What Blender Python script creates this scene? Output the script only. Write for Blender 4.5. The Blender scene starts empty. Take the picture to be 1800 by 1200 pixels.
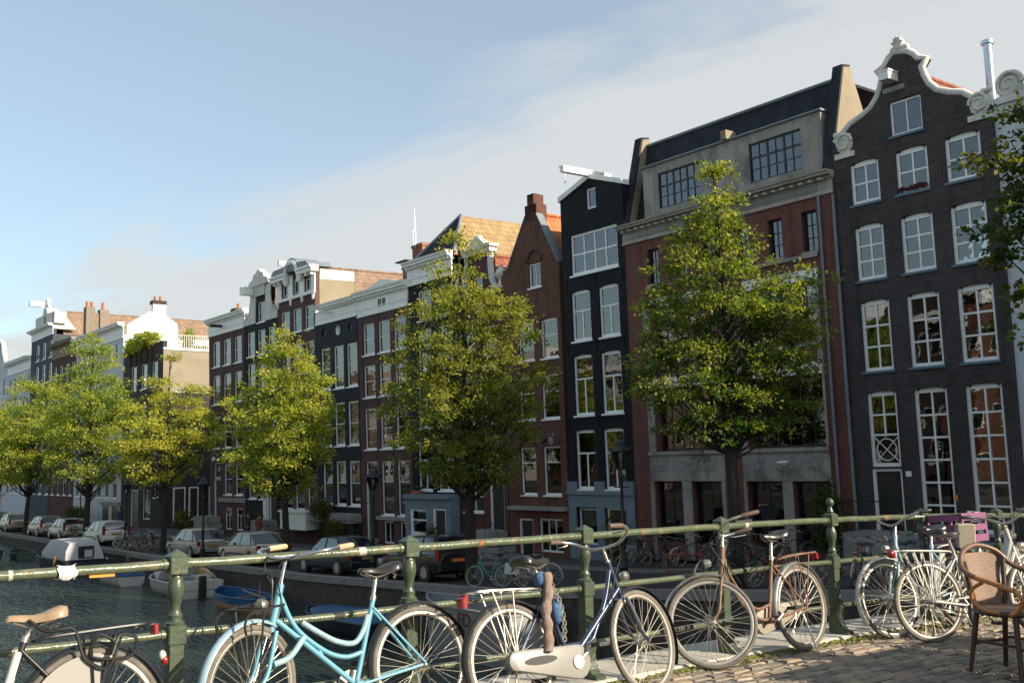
import bpy, bmesh, math, random
import numpy as np
from mathutils import Vector, Matrix, geometry
R = math.radians
random.seed(7)
scene = bpy.context.scene
C = scene.collection

# ------------------------------------------------------------------ camera
EYE = Vector((0, 0, 4.6))
cam_d = bpy.data.cameras.new('camera')
cam = bpy.data.objects.new('camera', cam_d)
C.objects.link(cam)
cam_d.sensor_width = 36
cam_d.lens = 36
cam_d.clip_start = 0.1
cam_d.clip_end = 3000
cam.matrix_world = Matrix.Translation(EYE) @ Matrix.Rotation(R(51.9), 4, 'Z') @ Matrix.Rotation(R(97.09), 4, 'X') @ Matrix.Rotation(R(-0.84), 4, 'Z')
scene.camera = cam

# ------------------------------------------------------------------ light
SUN_AZ, SUN_EL = 67.5, 26.0           # degrees from +Y towards +X, and above the horizon
sd = bpy.data.lights.new('sun', 'SUN')
sd.energy = 4.5
sd.angle = R(0.55)
sd.color = (1.0, 0.87, 0.68)
sun = bpy.data.objects.new('sun', sd)
C.objects.link(sun)
tosun = Vector((math.sin(R(SUN_AZ)) * math.cos(R(SUN_EL)), math.cos(R(SUN_AZ)) * math.cos(R(SUN_EL)), math.sin(R(SUN_EL))))
sun.rotation_euler = tosun.to_track_quat('Z', 'Y').to_euler()
sun.location = (20, 20, 40)

world = bpy.data.worlds.new('World')
scene.world = world
world.use_nodes = True
wt = world.node_tree
for n in list(wt.nodes):
    wt.nodes.remove(n)
def wn(t, **k):
    n = wt.nodes.new(t)
    for a, b in k.items():
        setattr(n, a, b)
    return n
def wmath(op, a, b=None, c=None, clamp=False):
    n = wn('ShaderNodeMath', operation=op)
    n.use_clamp = clamp
    for i, v in enumerate((a, b, c)):
        if v is None:
            continue
        if isinstance(v, (int, float)):
            n.inputs[i].default_value = v
        else:
            wt.links.new(v, n.inputs[i])
    return n.outputs[0]
sky = wn('ShaderNodeTexSky', sky_type='NISHITA')
sky.sun_disc = False
sky.sun_elevation = R(SUN_EL)
sky.sun_rotation = R(SUN_AZ)
sky.altitude = 0
sky.air_density = 1.0
sky.dust_density = 1.2
sky.ozone_density = 1.3
tc = wn('ShaderNodeTexCoord')
sep = wn('ShaderNodeSeparateXYZ')
wt.links.new(tc.outputs['Generated'], sep.inputs[0])
zc = wmath('MAXIMUM', sep.outputs[2], 0.06)
px = wmath('DIVIDE', sep.outputs[0], zc)
py = wmath('DIVIDE', sep.outputs[1], zc)
cmb = wn('ShaderNodeCombineXYZ')
wt.links.new(wmath('MULTIPLY', px, 0.42), cmb.inputs[0])
wt.links.new(py, cmb.inputs[1])
nz = wn('ShaderNodeTexNoise')
nz.inputs['Scale'].default_value = 1.15
nz.inputs['Detail'].default_value = 7
nz.inputs['Roughness'].default_value = 0.58
nz.inputs['Distortion'].default_value = 0.5
wt.links.new(cmb.outputs[0], nz.inputs['Vector'])
# a thin sheet of high cloud whose edge runs along the canal
cov = wmath('ADD', py, wmath('MULTIPLY', wmath('SUBTRACT', nz.outputs[0], 0.5), 2.5))
mr = wn('ShaderNodeMapRange', interpolation_type='SMOOTHSTEP')
wt.links.new(cov, mr.inputs[0])
mr.inputs[1].default_value = 1.22
mr.inputs[2].default_value = 2.02
mr.inputs[3].default_value = 0.32
mr.inputs[4].default_value = 0.93
mix = wn('ShaderNodeMix', data_type='RGBA')
wt.links.new(mr.outputs[0], mix.inputs[0])
tint = wn('ShaderNodeMix', data_type='RGBA', blend_type='MULTIPLY')
tint.inputs[0].default_value = 1.0
tint.inputs[7].default_value = (0.93, 1.0, 0.95, 1)
wt.links.new(sky.outputs[0], tint.inputs[6])
wt.links.new(tint.outputs[2], mix.inputs[6])
mix.inputs[7].default_value = (3.5, 3.6, 3.6, 1)
bg = wn('ShaderNodeBackground')
bg.inputs[1].default_value = 0.107
wt.links.new(mix.outputs[2], bg.inputs[0])
wo = wn('ShaderNodeOutputWorld')
wt.links.new(bg.outputs[0], wo.inputs[0])

vs = scene.view_settings
vs.view_transform = 'Standard'
vs.look = 'None'
vs.exposure = 0.95
vs.gamma = 1.0
vs.use_curve_mapping = False
scene.cycles.use_denoising = True
scene.cycles.max_bounces = 8
scene.cycles.transparent_max_bounces = 12
scene.cycles.sample_clamp_indirect = 6
scene.cycles.caustics_reflective = False
scene.cycles.caustics_refractive = False

# ------------------------------------------------------------------ materials
MATS = {}
def newmat(name):
    m = bpy.data.materials.new(name)
    m.use_nodes = True
    MATS[name] = m
    return m, m.node_tree, m.node_tree.nodes['Principled BSDF']
def ramp2(nt, fac, c0, c1, p0=0.3, p1=0.7):
    r = nt.nodes.new('ShaderNodeValToRGB')
    r.color_ramp.elements[0].position = p0
    r.color_ramp.elements[0].color = (*c0, 1)
    r.color_ramp.elements[1].position = p1
    r.color_ramp.elements[1].color = (*c1, 1)
    nt.links.new(fac, r.inputs[0])
    return r.outputs[0]
def objvec(nt):
    t = nt.nodes.new('ShaderNodeTexCoord')
    return t.outputs['Object']
def noise(nt, vec, scale, detail=4, rough=0.55, dist=0.0):
    n = nt.nodes.new('ShaderNodeTexNoise')
    n.inputs['Scale'].default_value = scale
    n.inputs['Detail'].default_value = detail
    n.inputs['Roughness'].default_value = rough
    n.inputs['Distortion'].default_value = dist
    nt.links.new(vec, n.inputs['Vector'])
    return n.outputs[0]
def bump(nt, h, bs, strength, dist=0.02):
    b = nt.nodes.new('ShaderNodeBump')
    b.inputs['Strength'].default_value = strength
    b.inputs['Distance'].default_value = dist
    nt.links.new(h, b.inputs['Height'])
    nt.links.new(b.outputs[0], bs.inputs['Normal'])
def mixc(nt, fac, a, b, mode='MIX'):
    m = nt.nodes.new('ShaderNodeMix')
    m.data_type = 'RGBA'
    m.blend_type = mode
    for i, v in ((0, fac), (6, a), (7, b)):
        if isinstance(v, (int, float)):
            m.inputs[i].default_value = v
        elif isinstance(v, tuple):
            m.inputs[i].default_value = (*v, 1)
        else:
            nt.links.new(v, m.inputs[i])
    return m.outputs[2]
def sc3(c, k):
    return tuple(min(1, max(0, v * k)) for v in c)
def mat(name, col, rough=0.6, metal=0.0, var=0.18, scale=3.0, bmp=0.0, bscale=60, spec=0.5, dirt=None, dscale=2.0, coat=0.0, streak=0.0):
    m, nt, bs = newmat(name)
    v = objvec(nt)
    f = noise(nt, v, scale)
    c = ramp2(nt, f, sc3(col, 1 - var), sc3(col, 1 + var))
    if streak:
        mp_ = nt.nodes.new('ShaderNodeMapping')
        mp_.inputs['Scale'].default_value = (2.4, 2.4, 0.14)
        nt.links.new(v, mp_.inputs[0])
        c = mixc(nt, ramp2(nt, noise(nt, mp_.outputs[0], 1.0, 5, 0.62), (0, 0, 0), (streak,)*3, 0.50, 0.74), c, sc3(col, 0.45))
    if dirt:
        d = noise(nt, v, dscale, 6, 0.65, 0.6)
        mr_ = nt.nodes.new('ShaderNodeMapRange')
        mr_.inputs[1].default_value = dirt[1]
        mr_.inputs[2].default_value = dirt[1] + 0.16
        mr_.inputs[4].default_value = dirt[2]
        nt.links.new(d, mr_.inputs[0])
        c = mixc(nt, mr_.outputs[0], c, dirt[0])
    nt.links.new(c, bs.inputs['Base Color'])
    bs.inputs['Roughness'].default_value = rough
    bs.inputs['Metallic'].default_value = metal
    bs.inputs['Specular IOR Level'].default_value = spec
    bs.inputs['Coat Weight'].default_value = coat
    bs.inputs['Coat Roughness'].default_value = 0.08
    if bmp:
        bump(nt, noise(nt, v, bscale, 3), bs, bmp)
    return m
def brickmat(name, c1, c2, mortar, rough=0.85, weather=0.25):
    m, nt, bs = newmat(name)
    v = objvec(nt)
    s = nt.nodes.new('ShaderNodeSeparateXYZ')
    nt.links.new(v, s.inputs[0])
    a = nt.nodes.new('ShaderNodeMath')
    a.operation = 'ADD'
    nt.links.new(s.outputs[0], a.inputs[0])
    nt.links.new(s.outputs[1], a.inputs[1])
    cb = nt.nodes.new('ShaderNodeCombineXYZ')
    nt.links.new(a.outputs[0], cb.inputs[0])
    nt.links.new(s.outputs[2], cb.inputs[1])
    b = nt.nodes.new('ShaderNodeTexBrick')
    b.inputs['Scale'].default_value = 1.0
    b.inputs['Brick Width'].default_value = 0.22
    b.inputs['Row Height'].default_value = 0.065
    b.inputs['Mortar Size'].default_value = 0.007
    b.inputs['Mortar Smooth'].default_value = 0.2
    b.inputs['Bias'].default_value = -0.1
    b.inputs['Color1'].default_value = (*c1, 1)
    b.inputs['Color2'].default_value = (*c2, 1)
    b.inputs['Mortar'].default_value = (*mortar, 1)
    nt.links.new(cb.outputs[0], b.inputs['Vector'])
    n1 = noise(nt, v, 0.55, 6, 0.65, 0.4)
    c = mixc(nt, ramp2(nt, n1, (0, 0, 0), (weather, weather, weather), 0.42, 0.75), b.outputs[0], sc3(c1, 0.45))
    n2 = noise(nt, v, 3.1, 4, 0.6)
    mp_ = nt.nodes.new('ShaderNodeMapping')
    mp_.inputs['Scale'].default_value = (2.6, 2.6, 0.16)
    nt.links.new(v, mp_.inputs[0])
    c = mixc(nt, ramp2(nt, noise(nt, mp_.outputs[0], 1.0, 5, 0.6), (0, 0, 0), (0.5, 0.5, 0.5), 0.52, 0.72), c, sc3(c1, 0.4))
    c = mixc(nt, ramp2(nt, n2, (0, 0, 0), (0.35, 0.35, 0.35), 0.5, 0.8), c, sc3(c2, 1.35))
    nt.links.new(c, bs.inputs['Base Color'])
    bs.inputs['Roughness'].default_value = rough
    bs.inputs['Specular IOR Level'].default_value = 0.25
    bb = nt.nodes.new('ShaderNodeBump')
    bb.inputs['Strength'].default_value = 0.5
    bb.inputs['Distance'].default_value = 0.008
    bb.invert = True
    nt.links.new(b.outputs[1], bb.inputs['Height'])
    nt.links.new(bb.outputs[0], bs.inputs['Normal'])
    return m
def tilemat(name, c1, c2, axis='y', period=0.24, row=0.3):
    m, nt, bs = newmat(name)
    v = objvec(nt)
    s = nt.nodes.new('ShaderNodeSeparateXYZ')
    nt.links.new(v, s.inputs[0])
    def mth(op, a, b):
        n = nt.nodes.new('ShaderNodeMath')
        n.operation = op
        for i, q in enumerate((a, b)):
            if isinstance(q, (int, float)):
                n.inputs[i].default_value = q
            elif q is not None:
                nt.links.new(q, n.inputs[i])
        return n.outputs[0]
    u = s.outputs[1] if axis == 'y' else s.outputs[0]
    w = mth('SINE', mth('MULTIPLY', u, 2 * math.pi / period), None)
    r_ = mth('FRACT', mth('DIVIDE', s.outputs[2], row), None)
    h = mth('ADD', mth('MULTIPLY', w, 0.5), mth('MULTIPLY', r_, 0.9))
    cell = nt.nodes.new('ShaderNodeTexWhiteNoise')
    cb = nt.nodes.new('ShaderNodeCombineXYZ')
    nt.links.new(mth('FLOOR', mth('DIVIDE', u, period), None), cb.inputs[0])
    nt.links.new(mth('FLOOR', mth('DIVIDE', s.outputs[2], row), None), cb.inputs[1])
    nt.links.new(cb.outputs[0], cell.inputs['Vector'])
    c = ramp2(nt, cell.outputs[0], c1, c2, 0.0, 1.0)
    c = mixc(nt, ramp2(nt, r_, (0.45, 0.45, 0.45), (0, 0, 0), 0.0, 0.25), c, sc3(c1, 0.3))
    n1 = noise(nt, v, 1.2, 5, 0.65)
    c = mixc(nt, ramp2(nt, n1, (0, 0, 0), (0.4, 0.4, 0.4), 0.5, 0.75), c, sc3(c1, 0.5))
    nt.links.new(c, bs.inputs['Base Color'])
    bs.inputs['Roughness'].default_value = 0.75
    bump(nt, h, bs, 0.7, 0.05)
    return m
def glassmat(name, tint, ior=1.75, wav=0.02):
    m = bpy.data.materials.new(name)
    m.use_nodes = True
    MATS[name] = m
    nt = m.node_tree
    for n in list(nt.nodes):
        nt.nodes.remove(n)
    out = nt.nodes.new('ShaderNodeOutputMaterial')
    mx = nt.nodes.new('ShaderNodeMixShader')
    fr = nt.nodes.new('ShaderNodeFresnel')
    fr.inputs[0].default_value = ior
    tr = nt.nodes.new('ShaderNodeBsdfTransparent')
    tr.inputs[0].default_value = (*tint, 1)
    gl = nt.nodes.new('ShaderNodeBsdfGlossy')
    gl.inputs['Roughness'].default_value = 0.015
    gl.inputs['Color'].default_value = (0.95, 0.97, 1, 1)
    t = nt.nodes.new('ShaderNodeTexCoord')
    f = noise(nt, t.outputs['Object'], 1.6, 2, 0.4)
    b = nt.nodes.new('ShaderNodeBump')
    b.inputs['Strength'].default_value = 0.16
    b.inputs['Distance'].default_value = wav
    nt.links.new(f, b.inputs['Height'])
    nt.links.new(b.outputs[0], gl.inputs['Normal'])
    nt.links.new(fr.outputs[0], mx.inputs[0])
    nt.links.new(tr.outputs[0], mx.inputs[1])
    nt.links.new(gl.outputs[0], mx.inputs[2])
    nt.links.new(mx.outputs[0], out.inputs[0])
    return m

brickmat('brown_brick', (0.042, 0.034, 0.035), (0.078, 0.060, 0.060), (0.12, 0.115, 0.115), weather=0.45)
brickmat('red_brick', (0.135, 0.042, 0.031), (0.19, 0.066, 0.048), (0.18, 0.15, 0.135))
brickmat('dark_red_brick', (0.085, 0.030, 0.025), (0.125, 0.048, 0.038), (0.12, 0.10, 0.09))
brickmat('purple_brick', (0.085, 0.034, 0.034), (0.125, 0.054, 0.050), (0.14, 0.12, 0.11))
brickmat('old_brick', (0.12, 0.045, 0.030), (0.175, 0.072, 0.047), (0.15, 0.12, 0.10), weather=0.5)
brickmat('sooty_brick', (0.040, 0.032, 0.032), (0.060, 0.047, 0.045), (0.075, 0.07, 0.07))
brickmat('chimney_brick', (0.30, 0.10, 0.05), (0.36, 0.15, 0.08), (0.30, 0.24, 0.19), weather=0.2)
brickmat('tan_brick', (0.25, 0.18, 0.12), (0.32, 0.235, 0.16), (0.30, 0.25, 0.20), weather=0.15)
mat('black_paint_wall', (0.010, 0.012, 0.0155), 0.7, streak=0.5, spec=0.2, var=0.25, scale=1.0, bmp=0.15)
mat('slate_paint_wall', (0.019, 0.0245, 0.031), 0.7, streak=0.4, spec=0.2, var=0.2, scale=1.0, bmp=0.15)
mat('grey_paint_wall', (0.045, 0.060, 0.075), 0.7, spec=0.2, var=0.12, scale=1.0)
mat('pale_plaster', (0.55, 0.58, 0.61), 0.8, streak=0.3, var=0.06, scale=1.2, dirt=((0.36, 0.36, 0.36), 0.6, 0.4))
mat('white_plaster', (0.62, 0.60, 0.56), 0.8, var=0.05, scale=1.2, dirt=((0.5, 0.48, 0.44), 0.62, 0.4))
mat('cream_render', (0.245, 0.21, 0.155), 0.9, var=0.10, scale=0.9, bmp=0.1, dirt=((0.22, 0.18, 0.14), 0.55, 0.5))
mat('sand_render', (0.255, 0.215, 0.15), 0.9, var=0.1, scale=0.9, dirt=((0.17, 0.15, 0.12), 0.58, 0.5))
mat('white_trim', (0.84, 0.84, 0.81), 0.5, streak=0.22, var=0.07, scale=4, dirt=((0.40, 0.38, 0.34), 0.62, 0.45), dscale=1.6)
mat('window_white', (0.86, 0.87, 0.86), 0.4, var=0.06, scale=6)
mat('stone_white', (0.66, 0.64, 0.59), 0.75, streak=0.35, var=0.1, scale=3, dirt=((0.33, 0.32, 0.30), 0.56, 0.55), bmp=0.2)
mat('concrete', (0.33, 0.31, 0.275), 0.9, streak=0.7, var=0.12, scale=1.4, dirt=((0.10, 0.10, 0.10), 0.50, 0.75), dscale=0.9, bmp=0.15)
mat('stone_pale', (0.40, 0.38, 0.33), 0.85, streak=0.6, var=0.12, scale=1.4, dirt=((0.13, 0.13, 0.12), 0.56, 0.6), bmp=0.15)
mat('stone_grey', (0.28, 0.28, 0.27), 0.85, streak=0.4, var=0.12, scale=1.4, dirt=((0.14, 0.14, 0.14), 0.56, 0.5), bmp=0.15)
mat('blue_grey_paint', (0.16, 0.215, 0.265), 0.6, var=0.08, scale=1.2, dirt=((0.10, 0.13, 0.16), 0.6, 0.5))
mat('blue_sill', (0.085, 0.16, 0.22), 0.5, var=0.1)
mat('slate_roof', (0.022, 0.026, 0.032), 0.8, var=0.35, scale=2.0, bmp=0.4, bscale=14, spec=0.25)
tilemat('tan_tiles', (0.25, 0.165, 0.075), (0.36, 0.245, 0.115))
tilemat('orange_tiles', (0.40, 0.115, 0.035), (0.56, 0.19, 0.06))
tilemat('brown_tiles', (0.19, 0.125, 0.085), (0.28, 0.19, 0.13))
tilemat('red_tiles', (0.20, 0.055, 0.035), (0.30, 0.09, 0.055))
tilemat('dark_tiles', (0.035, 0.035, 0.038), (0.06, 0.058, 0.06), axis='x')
mat('chimney_tan', (0.20, 0.165, 0.125), 0.9, streak=0.5, var=0.2, scale=5)
mat('lead', (0.16, 0.19, 0.22), 0.55, var=0.15, scale=2)
mat('dark_door', (0.014, 0.017, 0.017), 0.4, var=0.15)
mat('dark_frame', (0.012, 0.018, 0.024), 0.45, var=0.15)
mat('iron_black', (0.012, 0.013, 0.014), 0.5, var=0.2)
mat('interior', (0.10, 0.085, 0.07), 0.9, var=0.1)
mat('curtain', (0.60, 0.60, 0.58), 0.9, var=0.06)
mat('steel', (0.55, 0.57, 0.6), 0.3, 1.0, var=0.08)
mat('terracotta', (0.36, 0.12, 0.06), 0.8)
glassmat('pane_glass', (0.80, 0.84, 0.82), 2.15)
glassmat('lamp_glass', (0.75, 0.8, 0.8), 1.5)

# ground, water
m, nt, bs = newmat('water')
v = objvec(nt)
mp = nt.nodes.new('ShaderNodeMapping')
mp.inputs['Scale'].default_value = (0.55, 1.3, 1)
nt.links.new(v, mp.inputs[0])
n1 = noise(nt, mp.outputs[0], 1.7, 3, 0.55, 0.6)
n2 = noise(nt, mp.outputs[0], 6.5, 3, 0.6, 0.4)
ad = nt.nodes.new('ShaderNodeMath')
ad.operation = 'MULTIPLY_ADD'
nt.links.new(n2, ad.inputs[0])
ad.inputs[1].default_value = 0.42
nt.links.new(n1, ad.inputs[2])
bs.inputs['Base Color'].default_value = (0.020, 0.036, 0.030, 1)
bs.inputs['Roughness'].default_value = 0.08
bs.inputs['IOR'].default_value = 1.33
bump(nt, ad.outputs[0], bs, 1.0, 0.3)
mat('road_brick', (0.034, 0.033, 0.033), 0.85, var=0.3, scale=9, bmp=0.4, bscale=30)
mat('sidewalk', (0.055, 0.055, 0.056), 0.85, var=0.2, scale=4, bmp=0.3, bscale=20)
mat('quay_brick', (0.060, 0.050, 0.042), 0.8, var=0.4, scale=3, bmp=0.5, bscale=12, dirt=((0.02, 0.03, 0.018), 0.5, 0.7))
mat('coping', (0.22, 0.215, 0.20), 0.8, var=0.2, scale=2, bmp=0.3)
mat('granite', (0.42, 0.39, 0.33), 0.75, var=0.16, scale=5, bmp=0.35, bscale=45, dirt=((0.17, 0.15, 0.10), 0.55, 0.5))
for i, c_ in enumerate(((0.23, 0.19, 0.14), (0.31, 0.25, 0.175), (0.18, 0.155, 0.13), (0.28, 0.215, 0.155))):
    mat('cobble_%d' % i, c_, 0.8, var=0.25, scale=18, bmp=0.5, bscale=70)
mat('joint_sand', (0.030, 0.026, 0.020), 0.95, var=0.3, scale=10, bmp=0.4, dirt=((0.075, 0.085, 0.02), 0.5, 0.6), dscale=4)
mat('moss', (0.115, 0.115, 0.022), 0.95, var=0.35, scale=25, bmp=0.6, bscale=120)

# ------------------------------------------------------------------ mesh helpers
class MB:
    def __init__(s):
        s.v = []; s.f = []; s.m = []; s.k = 0
    def add(s, vs_, fs_):
        o = len(s.v)
        s.v += [tuple(p) for p in vs_]
        for f in fs_:
            s.f.append(tuple(i + o for i in f)); s.m.append(s.k)
        return s
    def box(s, x0, x1, y0, y1, z0, z1):
        return s.add([(x0,y0,z0),(x1,y0,z0),(x1,y1,z0),(x0,y1,z0),(x0,y0,z1),(x1,y0,z1),(x1,y1,z1),(x0,y1,z1)],
                     [(0,3,2,1),(4,5,6,7),(0,1,5,4),(1,2,6,5),(2,3,7,6),(3,0,4,7)])
    def bbox(s, x0, x1, y0, y1, z0, z1, b=0.01):
        """a box with chamfered vertical and top edges"""
        p = [(x0+b,y0),(x1-b,y0),(x1,y0+b),(x1,y1-b),(x1-b,y1),(x0+b,y1),(x0,y1-b),(x0,y0+b)]
        q = [(x0+2*b,y0+b),(x1-2*b,y0+b),(x1-b,y0+2*b),(x1-b,y1-2*b),(x1-2*b,y1-b),(x0+2*b,y1-b),(x0+b,y1-2*b),(x0+b,y0+2*b)]
        V = [(a, c, z0) for a, c in p] + [(a, c, z1-b) for a, c in p] + [(a, c, z1) for a, c in q]
        F = [tuple(range(7,-1,-1)), tuple(range(16,24))]
        for l in (0, 8):
            for i in range(8):
                j = (i+1) % 8
                F.append((l+i, l+j, l+8+j, l+8+i))
        return s.add(V, F)
    def obox(s, mtx, sx, sy, sz):
        V = [mtx @ Vector((a*sx/2, b*sy/2, c*sz/2)) for c in (-1,1) for a, b in ((-1,-1),(1,-1),(1,1),(-1,1))]
        return s.add(V, [(0,3,2,1),(4,5,6,7),(0,1,5,4),(1,2,6,5),(2,3,7,6),(3,0,4,7)])
    def prism(s, poly, plane, a, b):
        n = len(poly)
        def P(u, w, t):
            return (u, t, w) if plane == 'xz' else ((t, u, w) if plane == 'yz' else (u, w, t))
        V = [P(u, w, a) for u, w in poly] + [P(u, w, b) for u, w in poly]
        F = [tuple(range(n)), tuple(range(2*n-1, n-1, -1))]
        for i in range(n):
            j = (i+1) % n
            F.append((i, i+n, j+n, j))
        return s.add(V, F)
    def tube(s, pts, r, n=8, closed=False, cap=True, flat=1.0):
        pts = [Vector(p) for p in pts]
        m = len(pts)
        rs = r if isinstance(r, (list, tuple)) else [r]*m
        T = []
        for i in range(m):
            if closed:
                t = pts[(i+1) % m] - pts[i-1]
            else:
                t = pts[min(i+1, m-1)] - pts[max(i-1, 0)]
            T.append(t.normalized() if t.length > 1e-9 else Vector((0,0,1)))
        up = Vector((0,0,1)) if abs(T[0].z) < 0.9 else Vector((0,1,0))
        U = (up - T[0]*up.dot(T[0])).normalized()
        V = []
        for i in range(m):
            if i:
                U = (U - T[i]*U.dot(T[i]))
                U = U.normalized() if U.length > 1e-6 else T[i].orthogonal().normalized()
            W = T[i].cross(U)
            for k in range(n):
                a = 2*math.pi*k/n
                V.append(pts[i] + (U*math.cos(a)*flat + W*math.sin(a))*rs[i])
        F = []
        for i in range(m if closed else m-1):
            j = (i+1) % m
            for k in range(n):
                l = (k+1) % n
                F.append((i*n+k, i*n+l, j*n+l, j*n+k))
        if cap and not closed:
            F.append(tuple(range(n-1,-1,-1))); F.append(tuple((m-1)*n+k for k in range(n)))
        return s.add(V, F)
    def lathe(s, prof, n=16, o=(0,0,0), mtx=None):
        V = []
        for r, z in prof:
            for k in range(n):
                a = 2*math.pi*k/n
                p = Vector((r*math.cos(a), r*math.sin(a), z))
                if mtx is not None: p = mtx @ p
                V.append(p + Vector(o))
        F = []
        m = len(prof)
        for i in range(m-1):
            for k in range(n):
                l = (k+1) % n
                F.append((i*n+k, i*n+l, (i+1)*n+l, (i+1)*n+k))
        F.append(tuple(range(n-1,-1,-1))); F.append(tuple((m-1)*n+k for k in range(n)))
        return s.add(V, F)
    def loft(s, rings, cap=True, close=True):
        n = len(rings[0]); V = [p for r_ in rings for p in r_]; F = []
        for i in range(len(rings)-1):
            for k in range(n if close else n-1):
                l = (k+1) % n
                F.append((i*n+k, i*n+l, (i+1)*n+l, (i+1)*n+k))
        if cap:
            F.append(tuple(range(n-1,-1,-1))); F.append(tuple((len(rings)-1)*n+k for k in range(n)))
        return s.add(V, F)
    def ell(s, c, rx, ry, rz, n=12, m=8):
        return s.loft([[(c[0]+rx*math.sin(t)*math.cos(2*math.pi*k/n), c[1]+ry*math.sin(t)*math.sin(2*math.pi*k/n), c[2]-rz*math.cos(t)) for k in range(n)]
                       for t in [math.pi*(0.04+0.92*i/(m-1)) for i in range(m)]])
    def xf(s, M, i0=0):
        s.v = s.v[:i0] + [tuple(M @ Vector(p)) for p in s.v[i0:]]
        return s
    def mesh(s, name, mats, smooth=None, fix=True):
        me = bpy.data.meshes.new(name)
        me.from_pydata(s.v, [], s.f)
        for q in (mats if isinstance(mats, (list, tuple)) else [mats]):
            me.materials.append(MATS[q])
        me.polygons.foreach_set('material_index', s.m)
        if fix and len(s.f) < 20000:
            bm = bmesh.new(); bm.from_mesh(me)
            bmesh.ops.recalc_face_normals(bm, faces=bm.faces)
            bm.to_mesh(me); bm.free()
        if smooth is not None:
            me.shade_smooth()
            me.set_sharp_from_angle(angle=R(smooth))
        me.update()
        return me
    def build(s, name, mats, parent=None, smooth=None, fix=True, loc=None):
        return put(name, s.mesh(name, mats, smooth, fix), parent, loc)
def put(name, me, parent=None, loc=None):
    o = bpy.data.objects.new(name, me)
    C.objects.link(o)
    if parent is not None: o.parent = parent
    if loc is not None: o.location = loc
    return o
def tag(o, label=None, cat=None, group=None, kind=None):
    if label: o['label'] = label
    if cat: o['category'] = cat
    if group: o['group'] = group
    if kind: o['kind'] = kind
    return o
def empty(name, loc=(0,0,0), rot=(0,0,0)):
    o = bpy.data.objects.new(name, None)
    o.empty_display_size = 0.3
    o.location = loc; o.rotation_euler = rot
    C.objects.link(o)
    return o
CHILD = {}
def kids(o):
    return [c for c in o.children]
def copy_tree(o, parent=None):
    c = o.copy(); C.objects.link(c)
    if parent is not None: c.parent = parent
    for ch in kids(o): copy_tree(ch, c)
    return c
def arc(cx, cz, rx, rz, a0, a1, n):
    return [(cx+rx*math.cos(R(a0+(a1-a0)*i/n)), cz+rz*math.sin(R(a0+(a1-a0)*i/n))) for i in range(n+1)]
def spline(P, n=6):
    P = [Vector(p) for p in P]
    Q = [P[0]*2-P[1]] + P + [P[-1]*2-P[-2]]
    out = []
    for i in range(1, len(Q)-2):
        for k in range(n):
            t = k/n
            a, b, c, d = Q[i-1], Q[i], Q[i+1], Q[i+2]
            out.append(0.5*((2*b)+(c-a)*t+(2*a-5*b+4*c-d)*t*t+(3*b-a-3*c+d)*t**3))
    out.append(P[-1])
    return out

# ------------------------------------------------------------------ the lie of the land
FY = 29.0                       # line of the house fronts
QY = 19.0                       # edge of the far quay
WZ = -0.75                      # water level
_ZX = [-400, -130, -91, -54, -37.6, -26, -16, -11, -5, 4, 60]
_ZZ = [0, 0.0, 0.08, 0.27, 0.52, 0.93, 1.68, 2.08, 2.36, 2.42, 2.42]
def zs(x):                      # the street rises towards the bridge
    return float(np.interp(x, _ZX, _ZZ))
def zd(y):                      # the bridge deck falls away at its far end
    return 3.06 - 0.0037*max(0.0, y-6.5)**2

# water
MB().add([(-900,-60,WZ),(80,-60,WZ),(80,QY+1,WZ),(-900,QY+1,WZ)], [(0,1,2,3)]).build('canal_water', 'water')['kind'] = 'structure'
# road, pavement
def strip(name, y0, y1, dz, mt, x0=-400, x1=60):
    xs = [x for x in np.arange(x0, x1+0.1, 2.0)]
    V = []; F = []
    for i, x in enumerate(xs):
        V += [(x, y0, zs(x)+dz), (x, y1, zs(x)+dz)]
        if i: F.append((2*i-2, 2*i, 2*i+1, 2*i-1))
    return MB().add(V, F).build(name, mt, smooth=30, fix=False)
strip('road', QY+0.42, 26.2, 0, 'road_brick')['kind'] = 'structure'
sw = strip('pavement', 26.2, FY+16, 0.12, 'sidewalk'); sw['kind'] = 'structure'
kb = MB()
xs = np.arange(-200, 60, 2.0)
for i in range(len(xs)-1):
    a, b = zs(xs[i]), zs(xs[i+1])
    kb.add([(xs[i]+0.01,26.05,a-0.05),(xs[i+1]-0.01,26.05,b-0.05),(xs[i+1]-0.01,26.21,b-0.05),(xs[i]+0.01,26.21,a-0.05),
            (xs[i]+0.01,26.05,a+0.13),(xs[i+1]-0.01,26.05,b+0.13),(xs[i+1]-0.01,26.21,b+0.13),(xs[i]+0.01,26.21,a+0.13)],
           [(0,3,2,1),(4,5,6,7),(0,1,5,4),(1,2,6,5),(2,3,7,6),(3,0,4,7)])
kb.build('kerb', 'coping', sw)
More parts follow.
